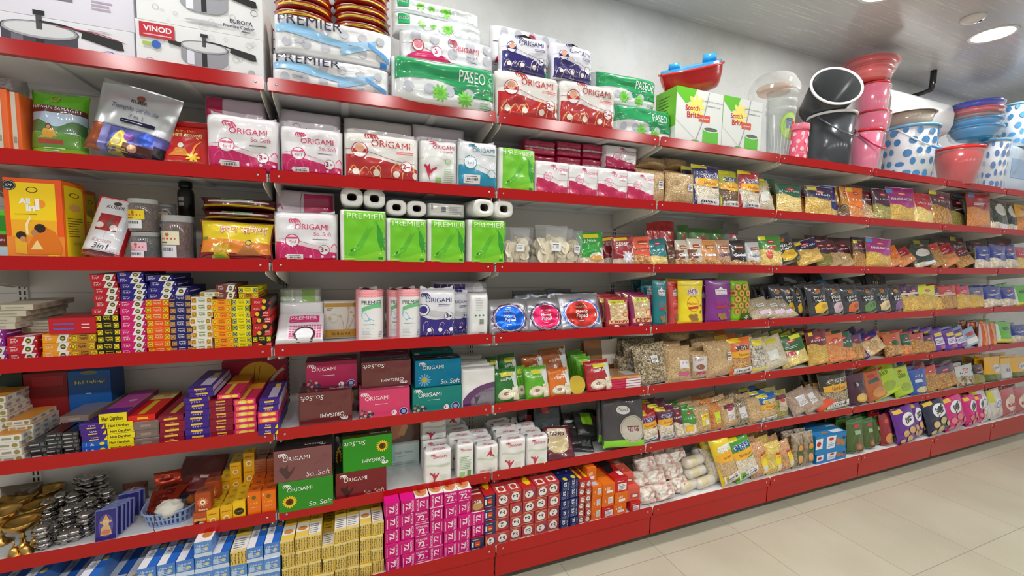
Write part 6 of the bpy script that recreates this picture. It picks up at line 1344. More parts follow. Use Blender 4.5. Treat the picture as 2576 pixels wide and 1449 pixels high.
for k_, w_, sh_, d_ in (('blk_mini', 'MINI', (236, 190, 30), 'charcoal snack pouch with yellow slices'), ('blk_pink', 'MINI', (206, 180, 190), 'charcoal snack pouch with pale pink slices'), ('blk_org', 'SOYA', (216, 110, 50), 'charcoal snack pouch with orange pieces'), ('blk_green', 'CHIPS', (96, 140, 70), 'charcoal snack pouch with green pieces'), ('blk_cream', 'COOKIE', (226, 200, 150), 'charcoal snack pouch with cream biscuits'), ('blk_vio', 'PEANUT', (130, 90, 140), 'charcoal snack pouch with violet pieces')):
    kind(k_, 'snack_pouch', 'pouch', d_, pack((60, 62, 68), d_black(w_, sh_), 'pillow', 'film', wr=.007, seal=(60, 62, 68)))
snack('goldpur', 'purple topped golden snack pouch', (70, 20, 70), SEV, .66, strip=(226, 220, 226), scale=60)
snack('goldyel', 'yellow topped golden snack pouch', (226, 226, 40), SEV, .66, scale=60)
snack('goldred', 'red topped golden snack pouch', (200, 50, 40), MIX, .6, strip=(226, 190, 160), scale=60)
snack('goldpink', 'pink topped golden snack pouch', (206, 40, 80), SEV, .66, scale=60)
snack('goldblue', 'grey blue topped golden snack pouch', (90, 100, 140), SEV, .66, scale=60)
snack('bluewht', 'blue topped white snack pouch', (26, 50, 150), PUFF, .4, word='7', scale=40, logo=(26, 50, 150))
snack('bluewht2', 'blue topped pouch with red cap', (26, 50, 150), PUFF, .4, word='7', scale=40, logo=(200, 40, 50))
snack('grnyel', 'green topped bag with noodles and tomato print', (60, 140, 40), CHIP, .55, scale=44, extra_art=lambda c: (c.rect(.0, .88, .3, 1, (226, 226, 40)), c.ell(.3, .4, .14, (214, 80, 60)), c.rect(.3, .58, .7, .66, (206, 40, 40))))
snack('grnlean', 'green bag with red label and pale noodles', (36, 100, 40), CHIP, .5, scale=44, extra_art=lambda c: (c.rect(.1, .36, .5, .5, (214, 60, 80)), c.rect(.5, .85, .9, .98, (226, 226, 40)), c.text('SEV', .3, .43, .3, WH, bold=.04)))
snack('yelsev', 'maroon topped bag of thick yellow sticks', (110, 20, 40), SEV, .62, word='GATHIYA', scale=40, st=(1, 1, 3), extra_art=lambda c: c.rect(.1, .9, .3, 1, (236, 210, 30)))
snack('orgmix', 'orange tinted mixture bag', (214, 110, 60), ORN, .62, word='MIX', scale=60)
snack('grntom', 'dark green topped bag with orange rings', (20, 90, 60), ORN, .5, scale=38, word='RINGS')
snack('orgbr', 'orange brown nut bag with small green figure', (196, 100, 50), NUTS, .5, scale=50, extra_art=lambda c: c.ell(.5, .6, .2, (50, 90, 40), .12))
snack('purwht', 'violet snack pouch with white label', (96, 50, 160), PUFF, .1, None, False, full=True, extra_art=lambda c: (c.rect(.15, .3, .85, .62, (226, 222, 236)), c.rect(.2, .7, .8, .86, (236, 206, 60)), c.ell(.5, .18, .2, (180, 90, 110), .08), c.lines(.2, .36, .8, .56, 3, (110, 60, 160), 2)))
snack('lightblue', 'pale blue and white snack pouch', (150, 190, 220), PUFF, .1, None, False, full=True, extra_art=lambda c: (c.rect(.1, .2, .9, .5, (230, 226, 226)), c.rect(.2, .6, .8, .8, (200, 70, 90))))
snack('bluebeige', 'dark blue edged pouch of beige biscuits', (40, 30, 110), OATS, .75, word=False, scale=30, extra_art=lambda c: c.rect(0, 0, .14, 1, (46, 34, 120)))
snack('orgstick', 'orange strip packet standing upright', (214, 84, 20), ORN, .1, None, False, full=True, extra_art=lambda c: (c.rect(.36, 0, .64, 1, (236, 150, 60)), c.rect(.0, .0, .12, 1, (206, 200, 200))))
snack('grnyel2', 'bright green pouch with yellow base', (90, 190, 20), CHIP, .1, None, False, full=True, extra_art=lambda c: (c.rect(0, 0, 1, .2, (226, 210, 30)), c.ell(.5, .7, .2, (20, 110, 40), .08), c.rect(.0, .1, .1, .9, (220, 226, 226))))
# papad pouches on the fifth shelf
def ppd(key, base, desc, lab, disc=(232, 222, 200)):
    kind(key, 'papad_pouch', 'pouch', desc, pack(base, lambda c: (c.rect(.3, .78, .8, .9, (226, 220, 40) if lab else base), c.text('papad', .5, .7, .44, (240, 244, 236), bold=.03), c.poly([(.62, 1), (1, 1), (1, .1), (.84, .3), (.72, .7)], (214, 222, 222)), c.ell(.42, .25, .32, tuple(int(x * .8) for x in disc), .15), c.ell(.44, .28, .30, disc, .14), c.ell(.44, .28, .12, (160, 120, 90), .05), c.band(.7, 1, .05, .45, fd(((226, 222, 196), (214, 206, 170), (236, 232, 214)), 40), 4, 3)), 'flat', 'film', wr=.007, seal=base))
ppd('p_dgreen', (30, 112, 34), 'dark green papad pouch with curled disc picture', True); ppd('p_green', (92, 176, 24), 'light green papad pouch with stacked disc picture', True); ppd('p_org', (226, 116, 20), 'orange papad pouch with disc picture', False); ppd('p_red', (178, 24, 32), 'red papad pouch with white disc picture', True); ppd('p_brown', (166, 88, 26), 'brown orange papad pouch leaning at the back', False)
def discs_pack(w, h, t):
    mb = MB()
    for i in range(4):
        n = 22; y = -t / 2 + t * i / 4; r = min(w, h) / 2 * .98; m = mat('film', (206 - 8 * i, 176 - 8 * i, 40))
        vs = [((r * math.cos(2 * PI * q / n)) + i * .004, yy, h / 2 + r * math.sin(2 * PI * q / n)) for yy in (y, y + .003) for q in range(n)]
        mb.add(vs, [list(range(n)), list(range(2 * n - 1, n - 1, -1))] + [(q, (q + 1) % n, n + (q + 1) % n, n + q) for q in range(n)], m)
    return mb.mesh('discs'), []
kind('yeldisc', 'papad_stack', 'papad', 'loose stack of yellow papad discs standing', discs_pack)
kind('brownbag', 'snack_pouch', 'pouch', 'brown and white snack carton pouch at the back', pack((170, 106, 40), lambda c: (c.rect(.5, .4, 1, 1, (214, 206, 196)), c.rect(.06, .55, .5, .8, (130, 90, 20)), c.ell(.75, .3, .2, (110, 60, 30), .1)), 'stand', 'soft', wr=.003))
kind('flatpink', 'flat_packet', 'packet', 'flat crimson packet in the low pile', carton((196, 16, 80), lambda c: c.rect(.55, .1, 1, .9, (226, 224, 226)), lambda c: (c.rect(0, 0, .6, 1, (206, 60, 60)), c.rect(.6, 0, 1, 1, (226, 226, 228))), fin='film', bev=.002))
kind('flatorg', 'flat_packet', 'packet', 'flat orange edged packet topping the low pile', carton((226, 150, 60), None, lambda c: (c.rect(0, 0, 1, 1, (196, 150, 100)), c.rect(.6, .1, .95, .6, (230, 230, 232))), fin='film', bev=.002))
# sixth shelf
kind('dkpapad', 'papad_pouch', 'pouch', 'dark slate papad pouch with fan shaped picture', pack((34, 46, 46), lambda c: (c.text('Papad', .42, .5, .5, (190, 200, 180), bold=.02), c.rect(.25, .8, .5, .92, (180, 50, 50)), c.poly([(.4, .0), (.98, .05), (.95, .55), (.6, .3)], (170, 170, 110)), c.ell(.3, .4, .25, (56, 76, 74), .2)), 'flat', 'film', wr=.006, seal=(20, 24, 24)))
kind('blkpack', 'papad_pouch', 'pouch', 'black papad pouch in the shade', pack((24, 26, 26), lambda c: c.rect(.3, .6, .6, .75, (150, 50, 44)), 'flat', 'film', wr=.007, seal=(16, 16, 16)))
kind('marpapad', 'papad_pouch', 'pouch', 'maroon papad pouch with cream disc picture', pack((96, 18, 40), lambda c: (c.ell(.42, .5, .40, (232, 214, 168), .3), c.ring(.42, .5, .40, (150, 100, 60), .04, .3), c.ell(.42, .42, .38, (222, 200, 150), .24), c.rect(.12, .66, .8, .92, (222, 206, 180)), c.text('PAPAD', .46, .76, .52, (90, 30, 30), bold=.05)), 'flat', 'film', wr=.006, seal=(90, 18, 40)))
kind('blkflat', 'papad_pouch', 'pouch', 'flat black papad pouch in the heap', pack((30, 30, 32), lambda c: (c.rect(.5, .15, .9, .5, (90, 96, 100)), c.rect(.1, .6, .5, .7, (170, 170, 170))), 'flat', 'film', wr=.006))
kind('blkblue', 'papad_pouch', 'pouch', 'flat black pouch with blue spot in the heap', pack((36, 36, 40), lambda c: c.ell(.35, .5, .25, (60, 140, 206), .2), 'flat', 'film', wr=.006))
kind('blklime', 'papad_pouch', 'pouch', 'flat black pouch with lime green panel', pack((40, 42, 40), lambda c: c.rect(.3, .4, .8, .9, (130, 190, 30)), 'flat', 'film', wr=.006))
kind('bigblk', 'papad_pouch', 'pouch', 'big clear black papad pouch with lime base', pack((64, 60, 62), lambda c: (c.rect(0, 0, 1, .15, (130, 206, 20)), c.ell(.46, .72, .15, (214, 210, 206), .085), c.text('Papad', .46, .72, .2, (60, 60, 60)), c.ell(.68, .36, .30, (190, 184, 168), .26, 24), c.text('पापड', .70, .36, .32, (120, 40, 50), bold=.04), c.ring(.68, .36, .28, (150, 140, 120), .05, .24)), 'flat', 'film', wr=.009, seal=(40, 38, 40)))
snack('s_pur', 'purple and red topped puff bag', (96, 22, 50), PUFF, .5, word='SOYA', scale=50)
snack('s_grn', 'green and white small snack bag', (60, 150, 50), PUFF, .45, word='CHIPS', extra_art=lambda c: c.rect(.1, .2, .6, .4, (236, 190, 40)), scale=50)
for k_, d_, f_, lc in (('l_yel', 'grain bag with yellow and red label', OATS, (240, 226, 30)), ('l_lime', 'grain bag with small lime label', ORN, (214, 226, 40)), ('l_wht', 'grain bag with white label over maroon', OATS, (226, 222, 226)), ('l_seed', 'dark seed bag with narrow white sticker', SEED, (226, 226, 230)), ('l_oat', 'coarse oat bag without label', OATS, None), ('l_dk', 'brown grain bag with round red badge', GRN, (206, 190, 170)), ('l_pale', 'pale pinkish grain bag with white label', ((196, 170, 150), (170, 140, 120), (216, 196, 180)), (232, 232, 236))):
    def art(c, lc=lc, k_=k_):
        if lc:
            c.rect(.3, .3, .74, .72, lc); c.lines(.34, .34, .7, .5, 3, (150, 140, 130), 2)
            if k_ == 'l_yel': c.text('RAGI', .52, .64, .36, (206, 30, 30), bold=.03); c.rect(.48, .32, .72, .5, (226, 226, 226))
            if k_ in ('l_wht', 'l_dk'): c.rect(.2, .72, .8, .86, (110, 30, 50)); c.ell(.5, .68, .16, (200, 60, 70), .06)
    kind(k_, 'grain_bag', 'bag', d_, pack(fd(f_, 95), art, 'pillow', 'film', wr=.007))
kind('orgtip', 'grain_bag', 'bag', 'pale packet with orange end lying forward', pack(fd(((206, 180, 160), (190, 160, 140), (226, 206, 190)), 90), lambda c: c.rect(0, 0, 1, .3, (226, 80, 30)), 'pillow', 'film', wr=.005))
snack('marbis', 'maroon pouch with yellow biscuit picture', (70, 14, 44), MIX, .2, None, False, full=True, extra_art=lambda c: (c.rect(.3, .6, .7, .76, (40, 10, 30)), c.text('SEV', .5, .68, .3, WH, bold=.04), c.ell(.5, .24, .3, (206, 160, 60), .14), c.ell(.45, .26, .2, (226, 190, 90), .1)))
snack('orgbis', 'orange brown pouch with biscuit picture', (190, 100, 50), MIX, .2, None, False, full=True, extra_art=lambda c: (c.rect(.25, .6, .75, .72, (60, 90, 90)), c.ell(.5, .82, .16, (200, 40, 40), .06), c.ell(.5, .26, .34, (206, 140, 70), .16)))
snack('limebag', 'glossy lime green snack pouch', (176, 206, 30), CHIP, .2, None, False, full=True, extra_art=lambda c: (c.ell(.5, .3, .26, (150, 176, 40), .14), c.text('LIME', .5, .74, .4, (90, 130, 20), bold=.03), c.rect(.4, .84, .6, .9, (200, 40, 40))))
snack('bluebis', 'royal blue snack pouch with pale chips', (36, 84, 176), CHIP, .2, None, False, full=True, extra_art=lambda c: (c.ell(.5, .2, .34, (214, 200, 140), .12), c.rect(.2, .5, .6, .62, (220, 226, 240)), c.text('CHIPS', .5, .76, .5, WH, bold=.04)))
snack('redbei', 'red capped tan snack pouch', (196, 70, 60), MIX, .74, word=False, scale=70)
snack('purtan', 'dark violet capped tan snack pouch', (90, 60, 100), MIX, .7, word=False, scale=60)
snack('whtgr', 'white snack pouch with dark pieces', (206, 210, 206), SEED, .5, word='LITE', wc=(60, 60, 80), scale=40)
snack('yelcap', 'yellow capped snack pouch with white disc', (240, 180, 10), GRN, .3, None, False, full=True, extra_art=lambda c: (c.ell(.6, .55, .22, (226, 230, 236), .16), c.band(0, 1, 0, .3, (90, 110, 30), 6, 2), c.text('SOYA', .6, .55, .3, (60, 70, 60))))
snack('silcap', 'silver snack pouch with yellow cap', (206, 206, 206), GRN, .3, None, False, full=True, seal=(240, 180, 20), extra_art=lambda c: (c.rect(0, .76, 1, 1, (236, 190, 40)), c.text('OIL', .5, .45, .4, (120, 120, 124), bold=.03)))
# bottom shelf
def ballbag(w, h, t):
    mb = MB(); rd = random.Random(int(w * 7777)); r = h * .47; L = w
    prof = [(.0006, 0), (r * .6, L * .015), (r * .95, L * .06), (r, L * .14), (r, L * .86), (r * .95, L * .94), (r * .6, L * .985), (.0006, L)]
    mb.lathe(prof, mat('film', (226, 216, 196)), 22)
    k = MB(); k.lathe([(r * 1.01, L * .16), (r * 1.015, L * .18), (r * 1.015, L * .5), (r * 1.01, L * .52)], mat('film', (222, 206, 150)), 22)
    e = MB(); e.lathe([(r * .5, L * .99), (r * .46, L * 1.0), (.0006, L * 1.004)], mat('card', (190, 60, 70)), 16)
    film = MB()
    def S(u, v):
        a = 2 * PI * u; q = r * 1.06 * (1 if .02 < v < .98 else .3) * (1 + .08 * noise.noise(Vector((math.cos(a) * 2, math.sin(a) * 2, v * 6 + w * 50)))); return (q * math.cos(a), q * math.sin(a), -.01 + v * (L + .02))
    film.grid(S, 18, 10, clear_mat())
    M = Matrix.Rotation(math.radians(90), 4, 'Y'); M = Matrix.Translation((-L / 2, 0, h * .5)) @ M
    out = []
    for q in (mb, k, e, film):
        me = q.mesh('roll'); me.transform(M); out.append(me)
    return out[0], [('paper_band', out[1], 'pale yellow printed band'), ('round_seal', out[2], 'red and white round end seal'), ('clear_film', out[3], None)]
kind('ballpack', 'papad_packet', 'packet', 'crinkled clear packet of cream papad rounds', pack(food((236, 230, 218), (222, 212, 196), (206, 150, 146), 22), lambda c: (c.ell(.3, .5, .16, (236, 232, 224), .2), c.ell(.7, .45, .16, (232, 226, 214), .2), c.ring(.7, .45, .12, (196, 80, 90), .2, .15)), 'flat', 'film', wr=.014, seal=(216, 214, 210)))
kind('ballbag', 'papad_roll', 'roll', 'cream papad roll in clear film', ballbag)
def emptybag(w, h, t):
    mb = MB(); F, B = pack_shape(w, h, t, 'pillow', 3.3, .02); m = clear_mat()
    mb.grid(F, 18, 16, m); mb.grid(B, 18, 16, m, flip=True); return mb.mesh('bag'), []
kind('emptybag', 'clear_bag', 'bag', 'crumpled empty clear bag above the papad rolls', emptybag)
def d_frymes(c): c.rect(.5, .05, .98, .62, (240, 214, 20)); c.rect(.5, .62, .98, .7, (206, 40, 40)); c.text('RICE', .74, .55, .34, (206, 30, 30), bold=.03); c.rect(.56, .1, .9, .3, (226, 226, 226))
kind('frymes', 'grain_bag', 'bag', 'tan vermicelli bag with yellow and red label', pack(fd(((206, 150, 100), (222, 176, 130), (180, 120, 76)), 80), d_frymes, 'pillow', 'film', wr=.007))
kind('frymesy', 'grain_bag', 'bag', 'pale yellow vermicelli bag with yellow label', pack(fd(((226, 196, 90), (236, 214, 120), (206, 170, 70)), 80), d_frymes, 'pillow', 'film', wr=.007))
kind('cashew', 'nut_bag', 'bag', 'tall clear bag with orange nut picture', pack(fd(((150, 130, 104), (176, 160, 136), (120, 100, 80)), 40), lambda c: (c.rect(.25, .1, .8, .72, (70, 90, 40)), c.ell(.52, .62, .22, (232, 150, 40), .09), c.ell(.52, .28, .24, (222, 160, 90), .12), c.rect(.3, .44, .76, .52, (30, 90, 50))), 'pillow', 'film', wr=.005, seal=(206, 200, 190)))
def d_biscuit(c): c.rect(0, 0, 1, 1, (24, 130, 196)); c.rect(.0, .28, .22, .85, (232, 234, 238)); c.ell(.1, .56, .07, (190, 40, 50), .14); c.poly([(.36, .2), (.62, .2), (.66, .88), (.34, .88)], (232, 234, 240)); c.ell(.5, .72, .08, (200, 40, 50), .09); c.lines(.4, .3, .6, .56, 3, (90, 150, 200), 2); [c.ell(u, v, .07, (190, 120, 60), .11) for u, v in ((.74, .4), (.84, .5), (.72, .6), (.9, .34))]; c.ell(.92, .66, .05, (80, 40, 60), .08)
kind('bluebis2', 'biscuit_carton', 'carton', 'bright blue biscuit carton', carton((20, 120, 186), d_biscuit, lambda c: (c.rect(0, 0, 1, 1, (40, 130, 190)), c.rect(.6, .1, .95, .5, (220, 226, 232)), c.ell(.4, .3, .12, (180, 120, 70), .1)), lambda c: (c.rect(.2, .3, .8, .8, (226, 230, 236)), c.ell(.5, .55, .2, (190, 40, 50)))))
kind('redwht', 'sweet_carton', 'carton', 'white sweet carton with maroon top band', carton((222, 218, 222), lambda c: (c.rect(0, .62, 1, 1, (130, 20, 44)), c.text('SOAN', .5, .8, .5, (236, 220, 220)), c.ell(.45, .4, .16, (190, 40, 50)), c.lines(.2, .1, .8, .25, 2, (160, 160, 164), 2))))
kind('grnhal', 'snack_pouch', 'pouch', 'olive green pouch with round snack picture', pack((66, 92, 30), lambda c: (c.rect(0, .88, 1, .93, (40, 130, 60)), c.ell(.5, .8, .18, (190, 40, 40), .05), c.rect(.32, .56, .7, .68, (150, 180, 140)), c.ell(.52, .2, .3, (140, 100, 60), .14), c.ring(.52, .2, .28, (90, 60, 36), .3, .13), c.ell(.52, .2, .1, (176, 130, 80), .05)), 'stand', 'film', wr=.005, seal=(30, 110, 50)))
def snak(key, base, desc, bis):
    kind(key, 'biscuit_pouch', 'pouch', desc, pack(base, lambda c: (c.ell(.55, .66, .30, (236, 236, 240), .19), c.text('Snac', .55, .71, .36, (30, 26, 30), rot=20, bold=.06), c.text('Lite', .56, .62, .3, (30, 26, 30), rot=20, bold=.06), c.rect(.05, .88, .4, .98, (226, 190, 60)), [(c.ell(u, v, r, bis, r * .7), c.ring(u, v, r, tuple(int(x * .75) for x in bis), .16, r * .7)) for u, v, r in ((.3, .3, .14), (.62, .34, .15), (.46, .12, .15), (.84, .2, .12), (.15, .1, .1))]), 'pillow', 'film', wr=.006, seal=base))
snak('sn_pur', (94, 26, 140), 'violet biscuit pouch with white disc', (214, 170, 110)); snak('sn_navy', (20, 24, 64), 'navy biscuit pouch with white disc', (214, 190, 130)); snak('sn_pink', (206, 20, 124), 'hot pink biscuit pouch with white disc', (226, 120, 130))
snack('redbis', 'dark red pouch with toasted biscuit picture', (140, 20, 26), MIX, .2, None, False, full=True, extra_art=lambda c: (c.ell(.5, .22, .36, (206, 140, 70), .18), c.ell(.5, .78, .2, (206, 60, 50), .07)))
kind('flour', 'flour_bag', 'bag', 'white flour bag with pale crest', pack((206, 202, 194), lambda c: (c.ell(.5, .5, .26, (226, 226, 226), .2), c.ring(.5, .5, .2, (90, 110, 190), .2), c.rect(0, .6, .25, 1, (200, 200, 60))), 'pillow', 'film', wr=.008))
kind('pinkflour', 'flour_bag', 'bag', 'dusky pink bag with cream disc', pack((176, 96, 96), lambda c: (c.ell(.5, .5, .4, (226, 206, 190), .3), c.band(.2, .8, .38, .5, (180, 40, 50), 6, 1)), 'pillow', 'film', wr=.007))
# ---- plastic ware ------------------------------------------------------------
def shell(prof_out, th, m, n=36, sx=1, sy=1, mb=None):
    mb = mb or MB()
    inner = [(max(r - th, .001), z) for r, z in prof_out]; inner[0] = (inner[0][0], prof_out[0][1] + th)
    mb.lathe([(.0006, prof_out[0][1])] + prof_out + inner[::-1] + [(.0006, prof_out[0][1] + th)], m, n, sx=sx, sy=sy)
    return mb
def bucket(col, rim, handle=None, dots=None, taper=.76, hang=True, alpha=None, grip=None, wrap=False):
    def build(w, h, t):
        r = w / 2; sy = t / w; m = mat('plastic', col)
        mb = shell([(r * taper * .96, 0), (r * taper, .004), (r * .97, h * .97)], .003, m, 40, 1, sy)
        if dots:
            def S(u, v, e=0):
                a = -PI + 2 * PI * u - .6; q = r * (taper + (.97 - taper) * v) + e + .0004; return (q * math.cos(a), sy * q * math.sin(a), h * v)
            c = Cv(mb, S, 2 * PI * r, h, 'plastic'); rd = random.Random(5)
            for j in range(5):
                for i in range(13): c.ell((i + .5 * (j % 2) + rd.uniform(-.2, .2)) / 13, .12 + .19 * j + rd.uniform(-.03, .03), rd.uniform(.017, .031), dots, rd.uniform(.045, .075), 12)
        kids = []
        k = MB(); k.lathe([(r * .95, h * .96), (r * 1.03, h * .955), (r * 1.05, h * .975), (r * 1.03, h), (r * .95, h), (r * .95, h * .96)], mat('plastic', rim), 40, sx=1, sy=sy); kids.append(('rim', k.mesh('rim'), None))
        if handle:
            k = MB(); pts = []
            for i in range(17):
                a = PI * i / 16; drop = .62 if hang else -.45
                pts.append((r * 1.05 * math.cos(a), -sy * r * 1.05 * math.sin(a) - .004, h * .93 - drop * h * .62 * math.sin(a)))
            k.tube(pts, .0055, mat('plastic', handle), 8); kids.append(('handle', k.mesh('handle'), None))
            if grip:
                g = MB(); g.tube(pts[6:11], .009, mat('plastic', grip), 10); kids.append(('grip', g.mesh('grip'), 'coloured grip on the handle'))
        if wrap: kids += wrapper(r * 1.1, h * 1.04, sy, r)
        return mb.mesh('bucket'), kids
    return build
def wrapper(r, h, sy, sd, rt=None):
    k = MB(); rt = rt or r
    def S(u, v):
        a = 2 * PI * u; q = (r * .84 + (rt - r * .84) * min(1, v * 1.2)) * (1 + .04 * noise.noise(Vector((math.cos(a) * 3, math.sin(a) * 3, v * 5 + sd * 99))))
        if v > .9: q *= 1 - (v - .9) * 7
        return (q * math.cos(a), sy * q * math.sin(a), .002 + v * h)
    k.grid(S, 30, 14, clear_mat()); return [('plastic_wrap', k.mesh('plastic_wrap'), 'crinkled clear wrap')]
kind('bk_grey', 'plastic_bucket', 'bucket', 'upright dark grey bucket with white rim', bucket((66, 70, 74), (226, 226, 228), (90, 94, 98), taper=.84))
kind('bk_lying', 'plastic_bucket', 'bucket', 'dark grey bucket tipped open towards the aisle', bucket((58, 60, 62), (230, 230, 232), None, taper=.8))
kind('bk_pink', 'plastic_bucket', 'bucket', 'pink bucket in clear wrap with crimson handle', bucket((232, 112, 150), (226, 40, 50), (206, 24, 90), taper=.72, wrap=True))
kind('bk_pinkup', 'plastic_bucket', 'bucket', 'pink bucket stacked inside the lower pink one', bucket((226, 96, 134), (222, 50, 60), None, taper=.8, wrap=True))
kind('bk_dot', 'plastic_bucket', 'bucket', 'white bucket with blue dots and pale handle', bucket((222, 226, 230), (120, 180, 220), (220, 222, 220), dots=(76, 140, 196), taper=.84, grip=(90, 160, 220)))
kind('bk_dot2', 'plastic_bucket', 'bucket', 'white and blue dotted bucket near right frame edge', bucket((224, 226, 232), (130, 190, 226), None, dots=(70, 130, 196), taper=.84, wrap=True))
kind('bk_dot3', 'plastic_bucket', 'bucket', 'blue dotted bucket stacked at right frame edge', bucket((206, 220, 232), (140, 196, 226), None, dots=(84, 150, 206), taper=.84))
kind('bk_beige', 'plastic_bucket', 'bucket', 'beige bucket nested above the blue dotted one', bucket((176, 166, 152), (150, 130, 110), None, taper=.8))
def tub(col, rim):
    def build(w, h, t):
        r = w / 2; sy = t / w; m = mat('plastic', col)
        mb = shell([(r * .62, 0), (r * .66, .004), (r * .86, h * .5), (r * .97, h * .93)], .003, m, 40, 1, sy)
        k = MB(); k.lathe([(r * .96, h * .9), (r * 1.03, h * .92), (r * 1.05, h * .96), (r * 1.02, h), (r * .95, h * .97), (r * .96, h * .9)], mat('plastic', rim), 40, sx=1, sy=sy)
        return mb.mesh('tub'), [('rim', k.mesh('rim'), None)] + wrapper(r * 1.06, h * 1.04, sy, r)
    return build
kind('tub_red', 'plastic_tub', 'tub', 'red plastic tub in frosted wrap', tub((200, 50, 54), (214, 40, 44)))
kind('tub_pink', 'plastic_tub', 'tub', 'salmon pink tub in the tall wrapped pile', tub((222, 84, 84), (226, 70, 74)))
kind('tub_blue', 'plastic_tub', 'tub', 'deep blue wrapped tub', tub((30, 40, 190), (40, 56, 206)))
kind('tub_rose', 'plastic_tub', 'tub', 'rose pink wrapped tub', tub((220, 90, 106), (226, 70, 100)))
kind('tub_sky', 'plastic_tub', 'tub', 'sky blue wrapped tub', tub((40, 150, 214), (60, 170, 226)))
kind('tub_grey', 'plastic_tub', 'tub', 'grey pink wrapped tub', tub((160, 110, 116), (196, 90, 96)))
def clearbucket(w, h, t):
    r = w / 2; m = clear_mat((226, 234, 230), .22, 'clear_plastic_wall'); mb = MB()
    for i in range(3):
        z0 = h * .12 * i; mb.lathe([(r * .72, z0), (r * .74, z0 + .002), (r * .95, z0 + h * .70), (r * 1.0, z0 + h * .71), (r * 1.0, z0 + h * .76), (r * .96, z0 + h * .76)], m, 36)
    for i in range(24):
        a = 2 * PI * i / 24; mb.tube([(r * .74 * math.cos(a), r * .74 * math.sin(a), .01), (r * .9 * math.cos(a), r * .9 * math.sin(a), h * .5)], .0015, mat('milky', (236, 240, 240)), 5)
    lb = MB(); S = lambda u, v, e=0: ((r * (.82 + .12 * v) + .001 + e) * math.cos(-PI / 2 - .25 + (u - .5) * 1.5), (r * (.82 + .12 * v) + .001 + e) * math.sin(-PI / 2 - .25 + (u - .5) * 1.5), h * (.3 + .4 * v))
    c = Cv(lb, S, r * 1.3, h * .4, 'card'); c.ell(.5, .5, .48, (140, 190, 90), .46); c.ell(.5, .5, .44, (176, 206, 110), .42); c.rect(.3, .4, .7, .7, (120, 140, 150)); c.ell(.5, .7, .2, (90, 110, 150), .06); c.rect(.62, .55, .85, .66, (206, 50, 50))
    return mb.mesh('bucket'), [('label', lb.mesh('label'), 'round green picture label')]
kind('clearbk', 'clear_bucket_stack', 'bucket', 'ribbed clear buckets nested with green label', clearbucket)
def dome(w, h, t):
    mb = MB(); r = w / 2
    def S(u, v):
        a = 2 * PI * u; b = v * PI / 2 * .98; q = r * (1.0 if v < .0 else math.cos(b) ** .7) * (1 + .06 * noise.noise(Vector((math.cos(a) * 2, math.sin(a) * 2, v * 4)))); return (q * math.cos(a), q * math.sin(a) * t / w, h * math.sin(b) ** .9)
    mb.grid(S, 30, 14, clear_mat((236, 240, 238), .2)); 
    k = MB(); k.lathe([(r * .4, .005), (r * .62, .01), (r * .7, h * .3), (r * .66, h * .34), (r * .3, h * .36)], mat('milky', (216, 170, 140)), 24)
    return mb.mesh('bag'), [('bowl', k.mesh('bowl'), 'pale orange bowl inside the bag')]
kind('dome', 'clear_bag', 'bag', 'puffed clear bag resting above the clear buckets', dome)
def canister(w, h, t):
    r = w / 2; mb = MB(); m = mat('plastic', (236, 100, 128)); mb.lathe([(r * .86, 0), (r * .88, .003), (r * .9, h * .84)], m, 28)
    c = Cv(mb, lambda u, v, e=0: ((r * .9 + e) * math.cos(2 * PI * u), (r * .9 + e) * math.sin(2 * PI * u), h * .84 * v), 2 * PI * r, h * .84, 'plastic')
    for j in range(4):
        for i in range(7): c.ell((i + .5 * (j % 2)) / 7 + .02, .14 + .24 * j, .035, (246, 206, 214), .07, 10)
    k = MB(); k.lathe([(r * .96, h * .84), (r, h * .86), (r, h * .97), (r * .96, h), (.0006, h)], mat('plastic', (240, 130, 150)), 28)
    return mb.mesh('canister'), [('lid', k.mesh('lid'), None)]
kind('canister', 'dotted_canister', 'canister', 'small pink dotted canister beside the grey bucket', canister)
def boat(w, h, t):
    mb = MB(); n = 18; red = mat('plastic', (196, 22, 20)); hh = h * .74
    def hull(u, v):
        s = 2 * v - 1                                     # stern -1 .. bow 1
        bw = t / 2 * max(0.0, 1 - (abs(s) ** (2.4 if s > 0 else 3.4))) ** .62 if abs(s) < 1 else 0
        a = PI * u; prof = math.sin(a) ** .75
        keel = hh * (.0 + .35 * max(0, -s) ** 3 + .1 * max(0, s) ** 4)
        return (s * w / 2 * (1 - .12 * prof * (1 if s < 0 else .5)), -bw * math.cos(a), hh - (hh - keel) * prof)
    mb.grid(hull, 16, 28, red)
    def outline(k, z, m): return [((2 * v - 1) * w / 2 * k, hull(0, v)[1] * k * 1.02, z) for v in [i / 24 for i in range(25)]] + [((2 * v - 1) * w / 2 * k, -hull(0, v)[1] * k * 1.02, z) for v in [i / 24 for i in range(23, 0, -1)]]
    r = MB(); pts = outline(1.01, hh, 0); r.tube(pts + [pts[0]], h * .035, mat('plastic', (214, 30, 26)), 8, False)
    d = MB(); p0 = outline(.97, hh + h * .03, 0); p1 = outline(.94, hh + h * .10, 0); q = len(p0); bl = mat('plastic', (60, 160, 214))
    d.add(p0 + p1, [(i, (i + 1) % q, q + (i + 1) % q, q + i) for i in range(q)] + [[q + i for i in range(q)]], bl)
    kids = [('rim', r.mesh('rim'), None), ('deck', d.mesh('deck'), 'blue deck')]
    for x, rr, z in ((-.30, .07, .15), (.30, .085, .22)):
        k = MB(); k.lathe([(w * rr, 0), (w * rr * .95, h * z), (w * rr * .8, h * z), (w * rr * .8, h * z * .4), (.0006, h * z * .4)], bl, 22, x * w, 0, hh + h * .10); kids.append(('funnel', k.mesh('funnel'), 'blue funnel'))
    return mb.mesh('hull'), kids
